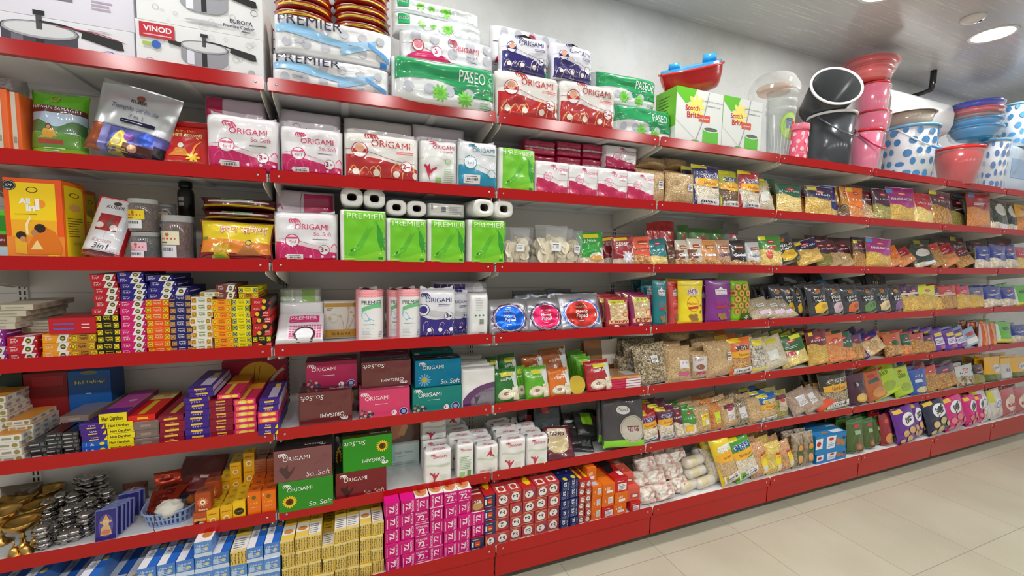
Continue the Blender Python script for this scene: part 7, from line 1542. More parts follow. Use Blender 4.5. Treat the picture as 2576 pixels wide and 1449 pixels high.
kind('boat', 'toy_boat_tub', 'toy', 'red boat shaped tub with blue deck and funnels', boat)
kind('paleblue', 'plastic_packet', 'packet', 'pale blue packet at the right frame edge', pack((190, 206, 222), lambda c: c.rect(.1, .3, .9, .7, (150, 180, 214)), 'wrap', 'film', wr=.006))
# ---------------------------------------------------------------- goods on the shelves, measured off the photograph
# top shelf ---------------------------------------------------
a = P('cook1', 0, -75, 339, 48, d=.03, t=.25); P('cook2', 0, -75, 336, -90, d=.03, t=.25, on=a)
a = P('cook3', 0, 342, 662, 74, d=.02, t=.25); P('cook4', 0, 341, 660, -45, d=.02, t=.25, on=a)
for pl, pr in ((682, 836), (838, 984)):
    y = .17; z0 = shelf_z(0); x0, x1 = x_at(pl, y, 2.4), x_at(pr, y, 2.4)
    for i in range(15 if pl < 800 else 16): put('hawbale', (x0 + x1) / 2 + RND.uniform(-.004, .004), 0, z0 + i * .037, x1 - x0, .040, .16, row=0, frontat=y + RND.uniform(0, .01), stack=(('bale', pl), i), variants=3)
a = P('premroll', 0, 680, 981, 146, d=.005, t=.12, variants=2); P('premroll', 0, 684, 987, 50, d=.01, t=.12, on=a, variants=2)
a = P('paseo', 0, 987, 1252, 150, d=-.02, t=.13, variants=3, yaw=0)
b = P('ori10', 0, 1009, 1246, 88, d=.03, t=.12, on=a)
a = P('paseow', 0, 990, 1216, 44, d=.07, t=.12, on=b, variants=2); P('paseow', 0, 988, 1210, 8, d=.085, t=.11, on=a, variants=2)
a = P('orired', 0, 1253, 1411, 182, d=-.005, t=.11, variants=3); b = P('orired', 0, 1412, 1553, 206, d=-.005, t=.11, variants=3)
P('orinavy', 0, 1268, 1384, 84, d=.0, t=.10, on=a, variants=2, yaw=-3); P('orinavy', 0, 1396, 1500, 106, d=.0, t=.10, on=b, variants=2, yaw=5)
c = P('paseo', 0, 1262, 1440, 172, d=.22, t=.11, variants=3); P('ori10', 0, 1240, 1420, 74, d=.22, t=.10, on=c, desc='long white toilet roll pack behind the navy packs')
a = P('paseo', 0, 1548, 1695, 268, d=.03, t=.13, variants=3); P('paseo', 0, 1500, 1656, 186, d=.06, t=.12, on=a, variants=3)
a = P('mop', 0, 1700, 1817, 226, d=.01, t=.16); b = P('mop', 0, 1818, 1915, 248, d=.01, t=.16)
P('boat', 0, 1684, 1880, 150, d=.02, t=.19, on=a, h=.185, roll=-19, lean=-16, w=.44)
c = P('clearbk', 0, 1922, 2000, 232, d=.06, t=.2); c.top -= .01
P('dome', 0, 1880, 2010, 180, d=.03, t=.26, on=c, h=.13)
P('canister', 0, 1982, 2034, 314, d=-.005, t=.12)
a = P('bk_grey', 0, 2022, 2146, 290, d=.008, t=.27)
put('bk_lying', a.x + .02, 0, a.top - .05, .30, .25, .30, lean=-66, yaw=-32, row=0, frontat=-.02)
a = P('bk_pink', 0, 2130, 2218, 330, d=.02, t=.23); b = P('bk_pinkup', 0, 2150, 2236, 285, d=.05, t=.22, on=a)
b = P('bk_pinkup', 0, 2150, 2234, 214, d=.05, t=.2, on=b, desc='pink wrapped bucket carrying the pile of salmon tubs')
for i, (l, r_) in enumerate(((2128, 2246), (2120, 2252), (2112, 2256))): b = P('tub_pink', 0, l, r_, 0, d=.02 + .004 * i, t=.27, on=b, h=.075, roll=(3, -4, 5)[i]); b.top -= .035; b.stack = ('pinktubs', i)
a = P('bk_dot', 0, 2206, 2352, 322, d=-.02, t=.33); P('bk_beige', 0, 2212, 2348, 283, d=.0, t=.3, on=a, h=.10)
P('tub_red', 0, 2340, 2470, 372, d=-.07, t=.3)
a = P('bk_dot2', 0, 2452, 2534, 352, d=-.02, t=.26)
b = a
for k_, h_ in (('tub_sky', .09), ('tub_sky', .09), ('tub_grey', .07), ('tub_rose', .07), ('tub_blue', .08)): b = P(k_, 0, 2392, 2530, 0, d=-.03, t=.33, on=b, h=h_); b.top -= .03
a = P('paleblue', 0, 2538, 2600, 366, d=.02, t=.09); P('bk_dot3', 0, 2500, 2606, 262, d=-.03, t=.3, on=a)
# second shelf down -------------------------------------------
P('orangespine', 1, -30, 20, 222, d=.02, t=.2); P('orangespine', 1, 21, 52, 232, d=.03, t=.2, desc='tall orange incense carton second from the left edge')
P('cleargrey', 1, -20, 46, 190, d=.03, t=.08, pb=236)
P('hawgreen', 1, 53, 205, 222, d=.03, t=.08, lean=6)
P('kuber', 1, 184, 402, 216, d=.0, t=.09, lean=8, roll=12)
P('darkpouch', 1, 330, 412, 226, d=.16, t=.06, lean=4)
P('hawred', 1, 384, 522, 292, d=.02, t=.08, lean=10)
P('oripale', 1, 515, 668, 246, d=.15, t=.1)
P('ori4', 1, 514, 700, 288, d=.0, t=.11, variants=3)
P('rollend', 1, 697, 858, 275, d=.16, t=.12); P('ori4', 1, 703, 862, 318, d=.0, t=.11, variants=3)
P('rollendr', 1, 864, 1040, 298, d=.16, t=.12); P('orired', 1, 865, 1055, 335, d=.0, t=.11, variants=3)
P('rollend', 1, 1040, 1172, 314, d=.16, t=.11, desc='crimson edged roll pack behind the lily pack')
P('orilily', 1, 1056, 1153, 350, d=.01, t=.1); P('oriteal', 1, 1154, 1254, 354, d=.0, t=.1); P('napgreen', 1, 1256, 1347, 372, d=.01, t=.09)
for pl, pr, pt in ((1349, 1431, 405), (1431, 1505, 415), (1504, 1580, 423), (1578, 1648, 432)): P('oriv', 1, pl, pr, pt, d=.005, t=.08)
for pl, pr, pt in ((1318, 1398, 352), (1400, 1462, 356), (1464, 1526, 362)):
    y = .15; z0 = shelf_z(1); zt = at_y((pl + pr) / 2, pt, y).z; x0, x1 = x_at(pl, y, z0 + .15), x_at(pr, y, z0 + .15)
    for i in range(4): put('magb', (x0 + x1) / 2, 0, z0 + i * (zt - z0) / 4, x1 - x0, (zt - z0) / 4 * .985, .1, row=1, frontat=y, stack=(('magb', pl), i))
a = P('magb', 1, 1526, 1602, 428, d=.12, t=.09); P('oriv', 1, 1524, 1604, 367, d=.11, t=.09, on=a, desc='white and magenta napkin pack raised at the back')
a = P('grainbag', 1, 1608, 1682, 424, d=.02, t=.07, variants=2); P('grainbag', 1, 1684, 1756, 432, d=.0, t=.08, variants=2)
b = P('grainlie', 1, 1607, 1680, 420, d=.13, t=.13, variants=2); P('grainlie', 1, 1612, 1690, 392, d=.14, t=.13, on=b, variants=2); b = P('grainlie', 1, 1684, 1746, 424, d=.13, t=.13, variants=2); P('grainlie', 1, 1680, 1742, 396, d=.14, t=.12, on=b, variants=2)
for it in (('aw_navy', 1753, 1823, 412, .0), ('aw_green', 1818, 1870, 428, .02), ('aw_red', 1868, 1923, 428, .0), ('grn2', 1918, 1968, 446, .08), ('mint', 1966, 2030, 461, .02), ('pursm', 2022, 2046, 472, .06), ('navy2', 2038, 2106, 468, .02), ('blue2', 2076, 2122, 466, .07), ('gold2', 2118, 2134, 470, .05), ('gold2', 2130, 2148, 468, .03), ('orange2', 2144, 2187, 470, .02), ('maroon2', 2184, 2212, 476, .04), ('purgold', 2213, 2256, 474, .02), ('magenta', 2246, 2316, 472, .02), ('redyel', 2314, 2361, 484, .02), ('brownmix', 2358, 2411, 480, .02), ('darkbr', 2402, 2446, 496, .08), ('redside', 2449, 2508, 484, .02), ('dgrey', 2508, 2548, 502, .03), ('dgrey', 2546, 2574, 506, .05), ('yelorg', 2570, 2610, 516, .03)):
    k_, pl, pr, pt, d_ = it; P(k_, 1, pl, pr, pt, d=d_, t=.055, lean=RND.uniform(4, 10), roll=RND.uniform(-2, 2), n=2 if k_ not in ('gold2', 'pursm', 'blue2', 'darkbr', 'grn2') else 1, gap=1.5)
P('palelean', 1, 1916, 1958, 456, d=.02, t=.05, lean=14, roll=-8)
# third shelf down ---------------------------------------------
P('greenbx', 2, -50, 17, 528, d=.02, t=.08)
P('allin1', 2, 14, 160, 450, d=.02, t=.13); P('allin1b', 2, 60, 170, 452, d=.16, t=.09); P('allin1b', 2, 70, 214, 474, d=.26, t=.08, desc='lowest yellow incense carton at the very back')
P('kastun', 2, 180, 292, 500, d=.02, t=.08, lean=12, roll=12)
a = P('jarpink', 2, 330, 405, 584, d=.03, t=.09); P('jaryel', 2, 322, 401, 501, d=.03, t=.09, on=a)
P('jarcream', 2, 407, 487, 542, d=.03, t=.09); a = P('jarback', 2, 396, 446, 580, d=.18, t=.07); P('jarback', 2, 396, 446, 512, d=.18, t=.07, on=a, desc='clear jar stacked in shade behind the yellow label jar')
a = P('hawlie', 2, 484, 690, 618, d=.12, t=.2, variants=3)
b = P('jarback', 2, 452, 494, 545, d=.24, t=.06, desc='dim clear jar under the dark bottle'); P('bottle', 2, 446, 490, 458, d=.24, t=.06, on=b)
P('hawyel', 2, 489, 684, 560, d=.0, t=.07, lean=10, roll=2)
for i, (l, r_, h_) in enumerate(((486, 690, .05), (486, 692, .045), (478, 690, .045), (474, 692, .05))): a = P('hawlie', 2, l, r_, 0, d=.10, t=.2, on=a, h=h_, variants=3); a.stack = ('redbags', i + 1)
P('oriside', 2, 690, 842, 478, d=.15, t=.12, pb=590); P('magb', 2, 690, 842, 590, d=.16, t=.11)
P('ori4', 2, 686, 850, 532, d=.0, t=.12, variants=3)
for pl, pr, pt, pb in ((855, 972, 528, 0), (972, 1074, 549, 0), (1076, 1172, 552, 0), (1178, 1272, 553, 0)):
    P('napgreen', 2, pl, pr, pt, d=-.004, t=.10)
    P('napgreen', 2, pl + 4, pr + 4, pt - 2, d=.13, t=.1, desc='lime napkin pack shaded under the rolls')
bb = [r for r in THINGS if r.key == 'napgreen' and r.row == 2]
P('rollpair', 2, 856, 970, 474, d=.04, t=.22, on=bb[1]); P('rollpair', 2, 972, 1074, 503, d=.04, t=.22, on=bb[3]); P('wpack', 2, 1075, 1172, 511, d=.06, t=.18, on=bb[5]); P('rollpair', 2, 1186, 1290, 501, d=-.01, t=.25, on=bb[7], yaw=6)
for pl, pr, pt, d_ in ((1271, 1341, 572, .01), (1336, 1368, 602, .06), (1354, 1437, 566, .01), (1424, 1476, 578, .02), (1290, 1350, 570, .13), (1380, 1450, 572, .14)): P('papad', 2, pl, pr, pt, d=d_, t=.07, lean=3, variants=4)
P('grpouch', 2, 1466, 1530, 587, d=.01, t=.06, lean=6, roll=-3); P('redpouch', 2, 1526, 1570, 598, d=.07, t=.05, lean=10, roll=-8); P('redpouch', 2, 1552, 1606, 597, d=.01, t=.055, lean=6, roll=-4); P('corpouch', 2, 1602, 1650, 598, d=.01, t=.06, lean=8, roll=-4)
P('tealpouch', 2, 1642, 1690, 604, d=.01, t=.055, lean=10, roll=-5); P('brnpouch', 2, 1684, 1708, 607, d=.04, t=.05, lean=6); P('chana', 2, 1708, 1742, 604, d=.02, t=.055, lean=5); P('chana', 2, 1740, 1778, 601, d=.01, t=.055, lean=6)
for k_, pl, pr, pt in (('pnut1', 1774, 1814, 605), ('pnut2', 1812, 1850, 606), ('cockt', 1848, 1892, 606), ('lite', 1890, 1926, 611)): P(k_, 2, pl, pr, pt, d=.01, t=.055, lean=8, roll=-2)
for k_, pl, pr, pt in (('bkred', 1634, 1652, 560), ('bkred', 1650, 1668, 557), ('bkred', 1664, 1704, 556), ('bkgreen', 1712, 1740, 566), ('bkgreen', 1742, 1798, 574), ('bkgreen', 1800, 1828, 576), ('bkgrey', 1830, 1868, 562)): P(k_, 2, pl, pr, pt, d=.17, t=.05, lean=4)
for it in (('grnyel', 1926, 1982, 596, .01, 8, -3), ('blk_mini', 1966, 2028, 602, .03, 24, -14), ('navy2', 2020, 2082, 616, .02, 20, -14), ('purgold', 2070, 2112, 612, .06, 20, -8), ('maroon2', 2100, 2136, 612, .05, 24, -12), ('maroon2', 2130, 2166, 610, .05, 20, -6), ('brownmix', 2160, 2190, 606, .03, 8, 4), ('magenta', 2192, 2256, 601, .01, 6, 2), ('orange2', 2250, 2284, 628, .03, 20, -14), ('redside', 2276, 2316, 640, .02, 30, -20), ('dgrey', 2316, 2366, 628, .02, 20, -10), ('redbei', 2356, 2394, 622, .03, 20, -12), ('redside', 2386, 2428, 628, .02, 24, -16), ('brownmix', 2424, 2464, 634, .02, 24, -14), ('bluewht', 2468, 2504, 619, .02, 4, 0), ('bluewht', 2504, 2544, 618, .01, 6, 3), ('bluewht2', 2542, 2572, 620, .02, 8, -6), ('redyel', 2566, 2606, 622, .03, 6, 0)):
    k_, pl, pr, pt, d_, le, ro = it; P(k_, 2, pl, pr, pt, d=d_, t=.055, lean=le, roll=ro)
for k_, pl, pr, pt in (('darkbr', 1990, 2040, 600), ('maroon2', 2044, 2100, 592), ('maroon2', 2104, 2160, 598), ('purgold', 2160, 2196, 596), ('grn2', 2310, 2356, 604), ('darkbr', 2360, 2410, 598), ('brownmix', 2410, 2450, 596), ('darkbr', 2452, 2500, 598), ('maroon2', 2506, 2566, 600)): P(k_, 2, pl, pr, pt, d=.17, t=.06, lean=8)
# fourth shelf down: incense -------------------------------------
def S(k_, row, pl, pr, pt, n, **q): return stack(k_, row, pl, pr, pt, n, **q)
b = S('i_purp', 3, -62, 12, 832, 4, t=.19)
c0 = S('i_red', 3, 14, 91, 848, 3, t=.19); c1 = S('i_org', 3, 103, 178, 841, 3, t=.19); c2 = S('y_brown', 3, 176, 241, 840, 3, t=.19)
c3 = S('y_black', 3, 241, 301, 792, 6, t=.19, jit=.002); S('i_red', 3, 230, 297, 690, 6, t=.19, on=c3, jit=.006, lab='redtop')
c4 = S('i_pink', 3, 301, 367, 757, 8, t=.19); S('i_navy', 3, 298, 366, 684, 5, t=.19, on=c4, jit=.004, lab='navytop')
c5 = S('y_org', 3, 367, 428, 753, 8, t=.19); S('i_navy', 3, 370, 438, 693, 4, t=.19, on=c5, jit=.005, lab='navytop2')
c6 = S('y_navy', 3, 427, 483, 741, 9, t=.19); S('i_navy', 3, 412, 476, 724, 1, t=.19, on=c6, lab='navytop3')
c7 = S('y_white', 3, 480, 534, 747, 8, t=.19); S('y_white', 3, 500, 550, 735, 1, t=.19, on=c7, lab='wt')
c8 = S('y_amber', 3, 535, 584, 753, 8, t=.19); c9 = S('y_lemon', 3, 585, 632, 752, 8, t=.19)
S('i_brown', 3, 540, 592, 716, 2, t=.19, on=c8, lab='bt', jit=.006); S('y_lemon', 3, 598, 648, 723, 2, t=.19, on=c9, lab='lt', keys=['y_brown', 'y_lemon'])
S('y_cycle', 3, 633, 681, 750, 8, t=.19, keys=['y_cycle', 'y_black', 'y_cycle', 'y_cycflip', 'y_cycle', 'y_cycle', 'y_cycflip', 'y_cycflip'])
P('redbox', 3, 126, 236, 800, d=.01, t=.12, on=c1, w=.12)
a = b
for i in range(4): a = put('beigebox', a.x + .005 * i, 0, a.top, .11, .019, .24, row=3, frontat=.03 + .008 * i, stack=('beige', i), yaw=RND.uniform(-3, 3)); a.top = a.z + .0195
for i in range(2): q = put('beigebox', c0.x, 0, c0.top + i * .0195, .085, .019, .22, row=3, frontat=.10 + .01 * i, stack=('beige2', i))
# fourth shelf: tissue, papad and pouches
P('napp2', 3, 700, 812, 764, d=.10, t=.06, lean=8); a = P('napp', 3, 690, 812, 790, d=-.01, t=.045, lean=52, roll=0, h=.155)
b = P('wpack', 3, 702, 806, 766, d=.21, t=.1, desc='white napkin pack under the green one'); P('napgw', 3, 701, 808, 726, d=.19, t=.1, on=b)
P('napgold', 3, 813, 898, 758, d=.12, t=.06, lean=3)
for pl, pr, pt, d_ in ((895, 963, 727, .0), (912, 968, 728, .11), (972, 1020, 728, .06), (998, 1056, 726, .0)): P('wiperoll', 3, pl, pr, pt, d=d_, t=.085)
a = P('orinavy3', 3, 1056, 1148, 728, d=.005, t=.09, variants=2); b = P('orinavy3', 3, 1128, 1182, 737, d=.07, t=.08, variants=2); P('wtall', 3, 1182, 1230, 738, d=.005, t=.08)
c = P('orinavy3', 3, 1100, 1160, 738, d=.17, t=.09, variants=2); P('navylie', 3, 1090, 1232, 700, d=.13, t=.15, on=c, h=.06)
for k_, pl, pr, pt, d_ in (('silblue', 1236, 1336, 760, .0), ('silpink', 1334, 1424, 758, .0), ('silred', 1416, 1522, 746, .0)): P(k_, 3, pl, pr, pt, d=d_, t=.05, lean=22, variants=1)
for pl, pr, pt in ((1300, 1390, 735), (1384, 1450, 730), (1440, 1510, 738)): P('silback', 3, pl, pr, pt, d=.16, t=.05, lean=16, variants=2)
P('crispred', 3, 1508, 1546, 742, d=.09, t=.05, lean=8); P('crispred', 3, 1532, 1594, 752, d=.005, t=.06, lean=6, n=3); P('crispmag', 3, 1594, 1652, 745, d=.005, t=.06, lean=6, n=4)
for k_, pl, pr, pt, d_ in (('nut_teal', 1653, 1689, 708, .0), ('nut_teal', 1626, 1664, 708, .12), ('nut_coral', 1691, 1722, 710, .03), ('nut_yel', 1717, 1780, 708, .0), ('nut_pur', 1768, 1788, 722, .05), ('nut_pur', 1788, 1853, 708, .0), ('cookie', 1850, 1894, 709, .0)): P(k_, 3, pl, pr, pt, d=d_, t=.065, lean=3, n=2, gap=1.5)
for pl, pr, pt, le in ((1898, 1960, 762, 40), (1940, 1992, 764, 46), (1962, 2012, 766, 48)): P('flatbeige', 3, pl, pr, pt, d=.01, t=.04, lean=le, roll=-8, variants=2)
for k_, pl, pr, pt, d_ in (('blk_mini', 1956, 1986, 722, .10), ('blk_mini', 1984, 2012, 723, .09), ('blk_mini', 2010, 2036, 724, .08), ('blk_mini', 2032, 2054, 724, .05), ('blk_mini', 2048, 2098, 722, .01), ('blk_pink', 2096, 2134, 722, .01), ('blk_org', 2132, 2176, 724, .01), ('blk_green', 2172, 2216, 724, .01), ('blk_cream', 2214, 2254, 723, .01), ('blk_vio', 2252, 2284, 724, .01)): P(k_, 3, pl, pr, pt, d=d_, t=.055, lean=12, roll=-5, n=3, variants=2)
b = None
for i, (k_, pl, pr) in enumerate((('blkflat', 1970, 2050), ('blkblue', 2050, 2120), ('blkflat', 2120, 2190), ('blk_org', 2190, 2250))): P(k_, 3, pl, pr, 696, d=.2, t=.05, lean=20, roll=14)
for k_, pl, pr, pt in (('goldpur', 2282, 2298, 724), ('goldpur', 2296, 2328, 722), ('goldyel', 2327, 2370, 724), ('goldpur', 2362, 2380, 730), ('goldred', 2378, 2422, 724), ('goldpink', 2424, 2456, 724), ('goldblue', 2456, 2491, 727), ('bluewht', 2491, 2534, 725), ('bluewht2', 2534, 2568, 726), ('grnyel2', 2566, 2604, 722)): P(k_, 3, pl, pr, pt, d=.01, t=.055, lean=8, roll=-3, n=3, variants=2)
# fifth shelf down ------------------------------------------------
P('darkgreenbox', 4, -70, 60, 940, d=.2, t=.1); P('darkredbox', 4, 62, 174, 938, d=.2, t=.1); P('bluecarton', 4, 174, 282, 932, d=.19, t=.1)
S('whitebox', 4, -24, 54, 1096, 4, t=.25, jit=.006, lab='wb1'); w2 = S('whitebox', 4, 18, 82, 1058, 7, t=.27, jit=.004, d=.06, lab='wb2')
S('whitebox', 4, -60, 16, 1000, 9, t=.26, jit=.006, d=.08, lab='wb3')
S('blackbox', 4, 70, 118, 1112, 3, t=.09, d=.02, jit=.004, lab='bk1'); S('blackbox', 4, 114, 156, 1090, 6, t=.09, d=.02, jit=.003, lab='bk2'); bk = S('blackbox', 4, 156, 200, 1088, 6, t=.09, d=.02, jit=.003, lab='bk3'); S('blackbox', 4, 116, 200, 1084, 6, t=.1, d=.125, jit=.003, lab='bk4')
c1 = S('purpyel', 4, 201, 267, 1066, 5, t=.22, keys=['bluebox', 'bluebox', 'purpyel', 'purpyel', 'purpyel'])
P('clearbrown', 4, 155, 232, 1050, d=.05, t=.24, on=c1, h=.022, yaw=-4)
c2 = S('haribox', 4, 269, 339, 1062, 5, t=.25); S('haribox', 4, 246, 318, 1040, 1, t=.27, on=c2, lab='ht')
c3 = S('clearbrown', 4, 335, 400, 1060, 3, t=.24); S('redlong', 4, 318, 388, 1046, 1, t=.27, on=c3, lab='rt')
c4 = S('maroonbox', 4, 400, 464, 1046, 5, t=.25); c5 = S('purplebox', 4, 463, 526, 1000, 7, t=.22); S('purplebox', 4, 472, 536, 975, 2, t=.25, on=c5, lab='pt')
c6 = S('bouquet', 4, 527, 588, 1006, 6, t=.24); S('pinkyel', 4, 545, 604, 992, 1, t=.27, on=c6, lab='pyt')
c7 = S('pinkyel', 4, 589, 646, 1004, 6, t=.25)
S('purplebox', 4, 649, 700, 1006, 6, t=.26, d=-.01, keys=['purpyel', 'purpyel', 'pinkyel', 'pinkyel', 'purplebox', 'purplebox'], lab='mix')
P('threebox', 4, 560, 722, 906, d=.3, t=.06)
a = P('tb_wine', 4, 757, 876, 976, d=.12, t=.1, desc='wine tissue box behind the lower brown one'); a2 = P('tb_brownflip', 4, 752, 886, 984, d=.03, t=.09); P('tb_wine', 4, 769, 899, 908, d=.10, t=.1, on=a)
a = P('tb_pink', 4, 904, 1031, 980, d=.03, t=.1); P('tb_brownflip', 4, 909, 1034, 908, d=.06, t=.1, on=a)
P('tb_fox', 4, 862, 908, 980, d=.15, t=.09)
a = P('tb_teal', 4, 1038, 1161, 974, d=.03, t=.1); P('tb_cyan', 4, 1044, 1160, 904, d=.04, t=.1, on=a)
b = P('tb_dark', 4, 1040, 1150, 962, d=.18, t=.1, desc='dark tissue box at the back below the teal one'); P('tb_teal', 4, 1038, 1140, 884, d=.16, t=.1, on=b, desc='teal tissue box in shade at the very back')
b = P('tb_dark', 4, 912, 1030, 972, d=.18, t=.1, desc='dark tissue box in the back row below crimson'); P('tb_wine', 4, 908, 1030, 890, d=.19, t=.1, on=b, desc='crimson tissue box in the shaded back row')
P('nappur', 4, 1164, 1249, 930, d=.01, t=.07, n=4, gap=1.05, lean=4)
for k_, pl, pr, pt, d_ in (('p_dgreen', 1250, 1312, 938, .0), ('p_green', 1302, 1334, 930, .04), ('p_green', 1329, 1388, 932, .0), ('p_org', 1388, 1442, 936, .0), ('p_red', 1484, 1546, 916, .0)): P(k_, 4, pl, pr, pt, d=d_, t=.04, lean=14, roll=-4)
P('yeldisc', 4, 1434, 1476, 944, d=.01, t=.04, lean=16)
for k_, pl, pr, pt, d_ in (('p_dgreen', 1268, 1312, 898, .15), ('p_brown', 1326, 1380, 900, .13), ('p_brown', 1374, 1440, 884, .13), ('p_green', 1440, 1476, 888, .18), ('p_green', 1450, 1484, 894, .145), ('p_green', 1458, 1490, 900, .11), ('p_green', 1464, 1500, 906, .075), ('p_dgreen', 1236, 1266, 904, .16)): P(k_, 4, pl, pr, pt, d=d_, t=.03, lean=12, roll=-6)
P('brownbag', 4, 1476, 1560, 858, d=.19, t=.05, lean=4); P('brownbag', 4, 1470, 1520, 864, d=.26, t=.05, lean=4)
b = None
for i in range(6):
    k_ = 'flatorg' if i == 5 else 'flatpink'
    b = P(k_, 4, 1546 + RND.randint(-3, 3), 1632 + RND.randint(-3, 3), 0, d=.0 + .004 * i, t=.15, on=b, h=.0125); b.stack = ('flat', i)
P('seedbag', 4, 1562, 1604, 900, d=.12, t=.06, lean=6, variants=2, n=2); P('seedbag', 4, 1610, 1692, 874, d=.01, t=.08, lean=10, roll=-4, n=3, variants=2)
P('oatbag', 4, 1684, 1750, 876, d=.01, t=.075, lean=8, n=2); P('labbag', 4, 1746, 1794, 888, d=.03, t=.07, lean=6, n=2); P('grainbag', 4, 1790, 1860, 866, d=.01, t=.08, lean=8, roll=-3, n=2, variants=2)
P('aw_org', 4, 1846, 1904, 858, d=.01, t=.065, lean=8, roll=-4, n=3, gap=1.4)
b = P('grainlie', 4, 1690, 1760, 862, d=.19, t=.14, variants=2); P('grainlie', 4, 1684, 1750, 838, d=.19, t=.14, on=b, variants=2); b = P('grainlie', 4, 1766, 1836, 862, d=.2, t=.14, variants=2); P('grainlie', 4, 1764, 1830, 840, d=.2, t=.13, on=b, variants=2)
for it in (('whtyel', 1900, 1940, 858, 10, -6), ('palelean', 1932, 1994, 862, 18, -12), ('grnlean', 1984, 2050, 858, 16, -10), ('yelsev', 2050, 2100, 842, 8, -4), ('orgmix', 2094, 2142, 850, 10, -6), ('grntom', 2124, 2166, 846, 14, -6), ('purtan', 2158, 2192, 852, 12, -8), ('bluebeige', 2186, 2240, 862, 26, -20), ('orgbr', 2242, 2284, 846, 10, -5), ('grntom', 2282, 2306, 846, 8, -4), ('redbei', 2306, 2340, 844, 8, -3), ('purtan', 2338, 2364, 850, 10, -6), ('purwht', 2362, 2392, 836, 10, -6), ('purwht', 2390, 2420, 836, 10, -6), ('purwht', 2416, 2444, 838, 12, -8), ('lightblue', 2440, 2472, 836, 14, -12), ('orgstick', 2474, 2496, 816, 3, 0), ('orgstick', 2496, 2518, 816, 3, 0), ('grnyel2', 2520, 2560, 816, 8, 4), ('bluewht', 2558, 2596, 820, 6, 0)):
    k_, pl, pr, pt, le, ro = it; P(k_, 4, pl, pr, pt, d=.01, t=.06, lean=le, roll=ro, n=3, variants=2)
# sixth shelf down -----------------------------------------------
rd = random.Random(3); xs = [x_at(p_, .1, .56) for p_ in (84, 300)]
for i, (px, d_, lay) in enumerate(((96, .02, 2), (124, .10, 1), (110, .20, 2), (146, .03, 1), (160, .12, 2), (140, .24, 2), (178, .04, 1), (186, .14, 2), (176, .23, 2), (206, .06, 2), (212, .17, 2), (218, .27, 3), (236, .20, 1), (250, .28, 3), (196, .29, 3), (262, .22, 2))):
    b = None; x = x_at(px, d_, .56)
    for j in range(lay):
        w_ = rd.uniform(.05, .06); h_ = rd.uniform(.042, .048)
        b = put('pot', x + rd.uniform(-.003, .003), d_ + .03, shelf_z(5) + (0 if b is None else j * .045), w_, h_, w_, row=5, stack=('pot%d' % i, j) if lay > 1 else None)
for px, d_, w_, h_ in ((40, .05, .095, .10), (-16, .10, .11, .12), (76, .19, .10, .085), (30, .24, .11, .10), (112, .3, .09, .09)): put('diya', x_at(px, d_, .6), d_ + .03, shelf_z(5), w_, h_, w_, row=5)
for px, d_ in ((48, .0), (18, .0), (74, .04)): put('bell', x_at(px, d_, .56), d_ + .03, shelf_z(5), .042, .055, .042, row=5)
P('claypkt', 5, -10, 100, 1226, d=.30, t=.05)
for px, d_, yw in ((262, .02, 6), (276, .045, 4), (286, .065, 5), (296, .085, 3), (306, .105, 5), (320, .16, 8), (332, .185, 8)): P('deity', 5, px - 27, px + 27, 1296 - int(d_ * 300), d=d_, t=.016, lean=10, yaw=yw)
P('cob', 5, 300, 366, 1222, d=.27, t=.06)
bs = P('basket', 5, 334, 486, 1268, d=.03, t=.26, h=.062)
bz = bs.z + .008; bx = bs.x; by = bs.o.location.y
put('maroonpad', bx + .05, 0, bz + .03, .17, .16, .03, lean=48, yaw=-10, row=5, frontat=by + .01)
for i in range(6): put('redsachet', bx - .055 + .005 * i, by - .06 + .02 * i, bz + .022 + .007 * i, .10, .07, .012, lean=70, yaw=-20 + 9 * (i % 3), row=5, rank=i)
put('redsachet', bx - .03, 0, bz + .10, .09, .05, .012, lean=20, yaw=10, row=5, frontat=by + .0, desc='brown sachet propped against the maroon packet')
put('cotton', bx + .01, by - .105, bz + .03, .085, .06, .06, row=5); put('nut', bx + .065, by - .055, bz + .035, .04, .036, .04, row=5)
put('twine', bx - .025, by - .138, bs.z, .02, .075, .02, row=5)
a = P('campsel', 5, 486, 520, 1290, d=.005, t=.05); a = P('campbrown', 5, 490, 530, 1240, d=.01, t=.045, on=a); b = P('campbrown', 5, 508, 540, 1268, d=.08, t=.04); P('campbrown', 5, 516, 552, 1212, d=.085, t=.04, on=b)
for k_, pl, pr, pt in (('campyel', 520, 552, 1284), ('campyel', 554, 585, 1276), ('campoval', 586, 617, 1264), ('camporg', 622, 656, 1238), ('camporg', 658, 694, 1234)):
    P(k_, 5, pl, pr, pt, d=.005, t=.046, n=5, gap=1.03)
r0 = [r for r in THINGS if r.key in ('campyel', 'campoval') and r.row == 5 and r.rank in (3, 4)]
for r in r0: put('campyel', r.x + .005, 0, r.top, r.w, r.h * .9, r.t, row=5, frontat=r.o.location.y - r.t / 2, desc='small yellow camphor box raised on the back rows')
r0 = [r for r in THINGS if r.desc == 'small yellow camphor box raised on the back rows'][2:5]
for r in r0: put('campyel', r.x, 0, r.z + r.h, r.w, r.h, r.t, row=5, frontat=r.o.location.y - r.t / 2, desc='small yellow camphor box topping the back pile')
r0 = [r for r in THINGS if r.key == 'camporg' and r.rank in (3, 4)]
for i, r in enumerate(r0):
    zz = r.z + r.h
    for j in range(6): put('brownstack', r.x + .0, 0, zz, r.w, .0105, r.t, row=5, frontat=r.o.location.y - r.t / 2, stack=('brs%d' % i, j)); zz += .0107
a = P('tb_green', 5, 700, 838, 1206, d=-.005, t=.1); P('tb_mauve', 5, 688, 835, 1128, d=-.005, t=.1, on=a)
a = P('tb_brown', 5, 844, 972, 1184, d=.01, t=.1); P('tb_greenflip', 5, 862, 986, 1098, d=.01, t=.1, on=a)
